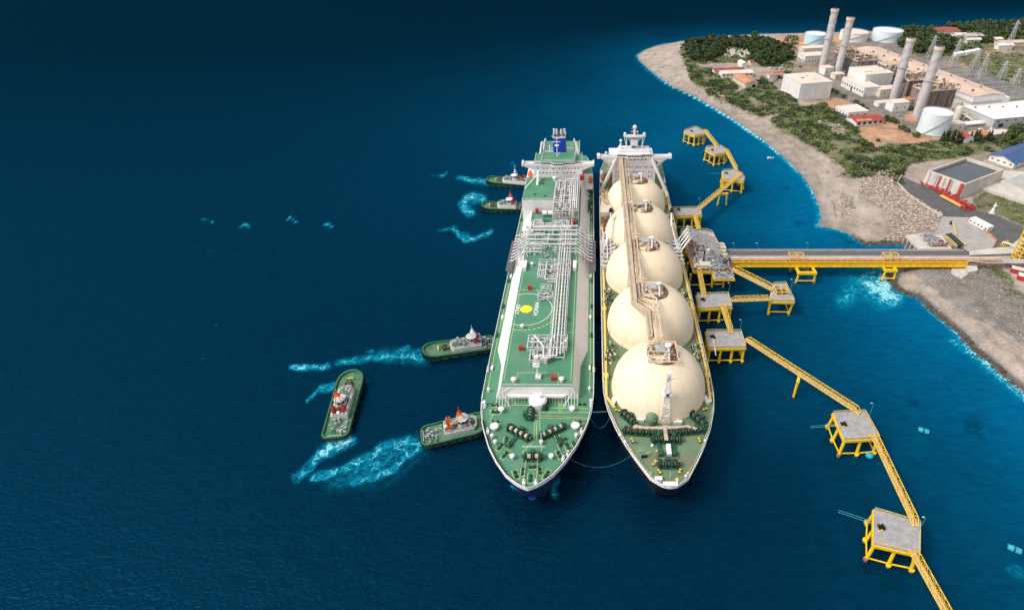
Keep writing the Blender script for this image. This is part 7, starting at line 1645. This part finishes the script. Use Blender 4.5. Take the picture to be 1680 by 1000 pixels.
# scrub on the slope: uncountable, one object per kind of cover
def scrub(polys, spacing, hmax, name, label, mats, size=.75, per=9, sc=9.0):
    Vs = []; Fs = []; I = []; off = 0
    for poly in polys:
        P = [G(*p, z=5) for p in poly]; xs = [p[0] for p in P]; ys = [p[1] for p in P]
        n = int((max(xs)-min(xs))*(max(ys)-min(ys))/spacing**2); x = rv.uniform(min(xs), max(xs), n); y = rv.uniform(min(ys), max(ys), n)
        jx = x+(fbm(x/12, y/12)-.5)*9; jy = y+(fbm(x/12+40, y/12)-.5)*9
        k = inpoly(jx, jy, P); x = x[k]; y = y[k]; 
        nn = fbm(x/sc+3, y/sc); k = nn > .40; x, y, nn = x[k], y[k], nn[k]
        k = dist_land(x, y) > 7; x, y, nn = x[k], y[k], nn[k]
        z = height(x, y); top = hmax*np.clip((nn-.37)*3.4, .12, 1.2)
        for j in range(per):
            ph = rv.uniform(0, 1, len(x)); C = np.stack([x+rv.normal(0, .8, len(x)), y+rv.normal(0, .8, len(x)), z+top*ph], 1); V, F = leaf_quads(C, size, .15)
            Vs.append(V); Fs.append(F+off); off += len(V); tone = fbm(C[:, 0]/7, C[:, 1]/7+20)+rv.normal(0, .08, len(x)); I.append(np.where(tone > .58, 2, np.where(tone > .44, 1, 0)))
    me = np_mesh(name, np.concatenate(Vs), np.concatenate(Fs), mats, np.concatenate(I)); o = bpy.data.objects.new(name, me); COL.objects.link(o); tag(o, label, 'shrubs', kind='stuff')
scrub([VEG[1], VEG[2], VEG[6]], 1.35, 2.4, 'scrub', 'dense green scrub covering the slope above the beach', ('leaf_dark','leaf_mid','leaf_light'), .48, 8)
scrub([VEG[0], [(1250,150),(1300,120),(1310,60),(1290,60),(1285,120)]], 2.8, 2.5, 'undergrowth', 'green undergrowth on the sandy point', ('leaf_dark','leaf_mid','leaf_light'), .8, 4)
scrub([VEG[3], VEG[7], VEG[8], VEG[9]], 1.5, .45, 'grass', 'rough green grass patches beside the yard', ('leaf_mid','leaf_light','leaf_light'), .4, 4)
scrub([VEG[4]], 3.0, .6, 'grass', 'green grass field behind the turbine hall', ('leaf_mid','leaf_light','leaf_light'), .8, 4)
scrub([VEG[5], [(1700,28),(2100,20),(2100,75),(1700,70)]], 5.0, 4, 'undergrowth', 'green undergrowth below the far trees', ('leaf_dark','leaf_mid','leaf_mid'), 1.4, 5, 18)
# rocks
def rocks(polys, spacing, r0, r1, name, label, mats, dens=None, zoff=0, band=None):
    Vs = []; Fs = []; I = []; off = 0
    base = np.array([[1,0,0],[0,1,0],[-1,0,0],[0,-1,0],[0,0,1],[0,0,-1],[.7,.7,.5],[-.7,.6,.55],[.6,-.7,.5],[-.6,-.7,.45]], float)
    bf = [(0,6,4),(6,1,4),(1,7,4),(7,2,4),(2,9,4),(9,3,4),(3,8,4),(8,0,4),(0,1,6),(1,2,7),(2,3,9),(3,0,8),(0,5,1),(1,5,2),(2,5,3),(3,5,0)]
    bf = np.array(bf)
    for poly in polys:
        P = [G(*p, z=4) for p in poly]; xs = [p[0] for p in P]; ys = [p[1] for p in P]
        n = int((max(xs)-min(xs))*(max(ys)-min(ys))/spacing**2); x = rv.uniform(min(xs), max(xs), n); y = rv.uniform(min(ys), max(ys), n)
        jx = x+(fbm(x/8, y/8)-.5)*5; jy = y+(fbm(x/8+40, y/8)-.5)*5; k = inpoly(jx, jy, P); x, y = x[k], y[k]
        d = dist_land(x, y); k = (d > -1.5) if band is None else ((d > band[0]) & (d < band[1])); x, y, d = x[k], y[k], d[k]
        z = height(x, y); r = r0+(r1-r0)*rv.rand(len(x))**2.2; m_ = len(x)
        V = base[None]*(1+rv.uniform(-.25, .25, (m_, 10, 3)))*(r[:, None]*np.ones(3)*rv.uniform(.7, 1.2, (m_, 3)))[:, None, :]
        an = rv.uniform(0, 6.283, m_); ca, sa = np.cos(an)[:, None], np.sin(an)[:, None]; vx = V[..., 0]*ca-V[..., 1]*sa; vy = V[..., 0]*sa+V[..., 1]*ca
        V = np.stack([vx+x[:, None], vy+y[:, None], V[..., 2]*.8+z[:, None]+r[:, None]*.25], -1)
        F = bf[None]+(np.arange(m_)*10)[:, None, None]+off; off += m_*10; Vs.append(V.reshape(-1, 3)); Fs.append(F.reshape(-1, 3))
        wet = (d < 3.2) & (y < 330); I.append(np.repeat(np.where(wet, len(mats)-1, rv.randint(0, len(mats)-1, m_)), 16))
    me = np_mesh(name, np.concatenate(Vs), np.concatenate(Fs), mats, np.concatenate(I)); o = bpy.data.objects.new(name, me); COL.objects.link(o); tag(o, label, 'rocks', kind='stuff')
rocks(RUB, .82, .25, 1.0, 'rubble', 'pinkish tan rubble slope between the beach and the asphalt road', ('rock_tan','rock_tan','rock_grey','rock_dark'))
s2 = [(p[0]-14, p[1]+10) for p in SHORE2[::-1]]+[(p[0]+12, p[1]-9) for p in SHORE2]
rocks([s2], .8, .4, 1.3, 'shore_rocks', 'heaped boulders along the waterline below the trestle', ('rock_tan','rock_grey','rock_tan','rock_dark'), band=(-1.6, 11))
rocks([GRAV[0]], 1.3, .15, .55, 'gravel', 'grey gravel and cobbles behind the shore track', ('rock_grey','rock_grey','rock_tan','rock_dark'))
rocks([[(1365,262),(1376,262),(1378,270),(1366,269)], [(1376,305),(1396,318),(1406,345),(1394,350),(1380,325)], [(1155,140),(1172,145),(1200,165),(1185,168)], [(1335,200),(1380,205),(1388,228),(1360,220)]], 1.6, .4, 1.4, 'loose_rocks', 'loose pale rocks scattered above the beach', ('rock_tan','rock_grey','rock_dark'))
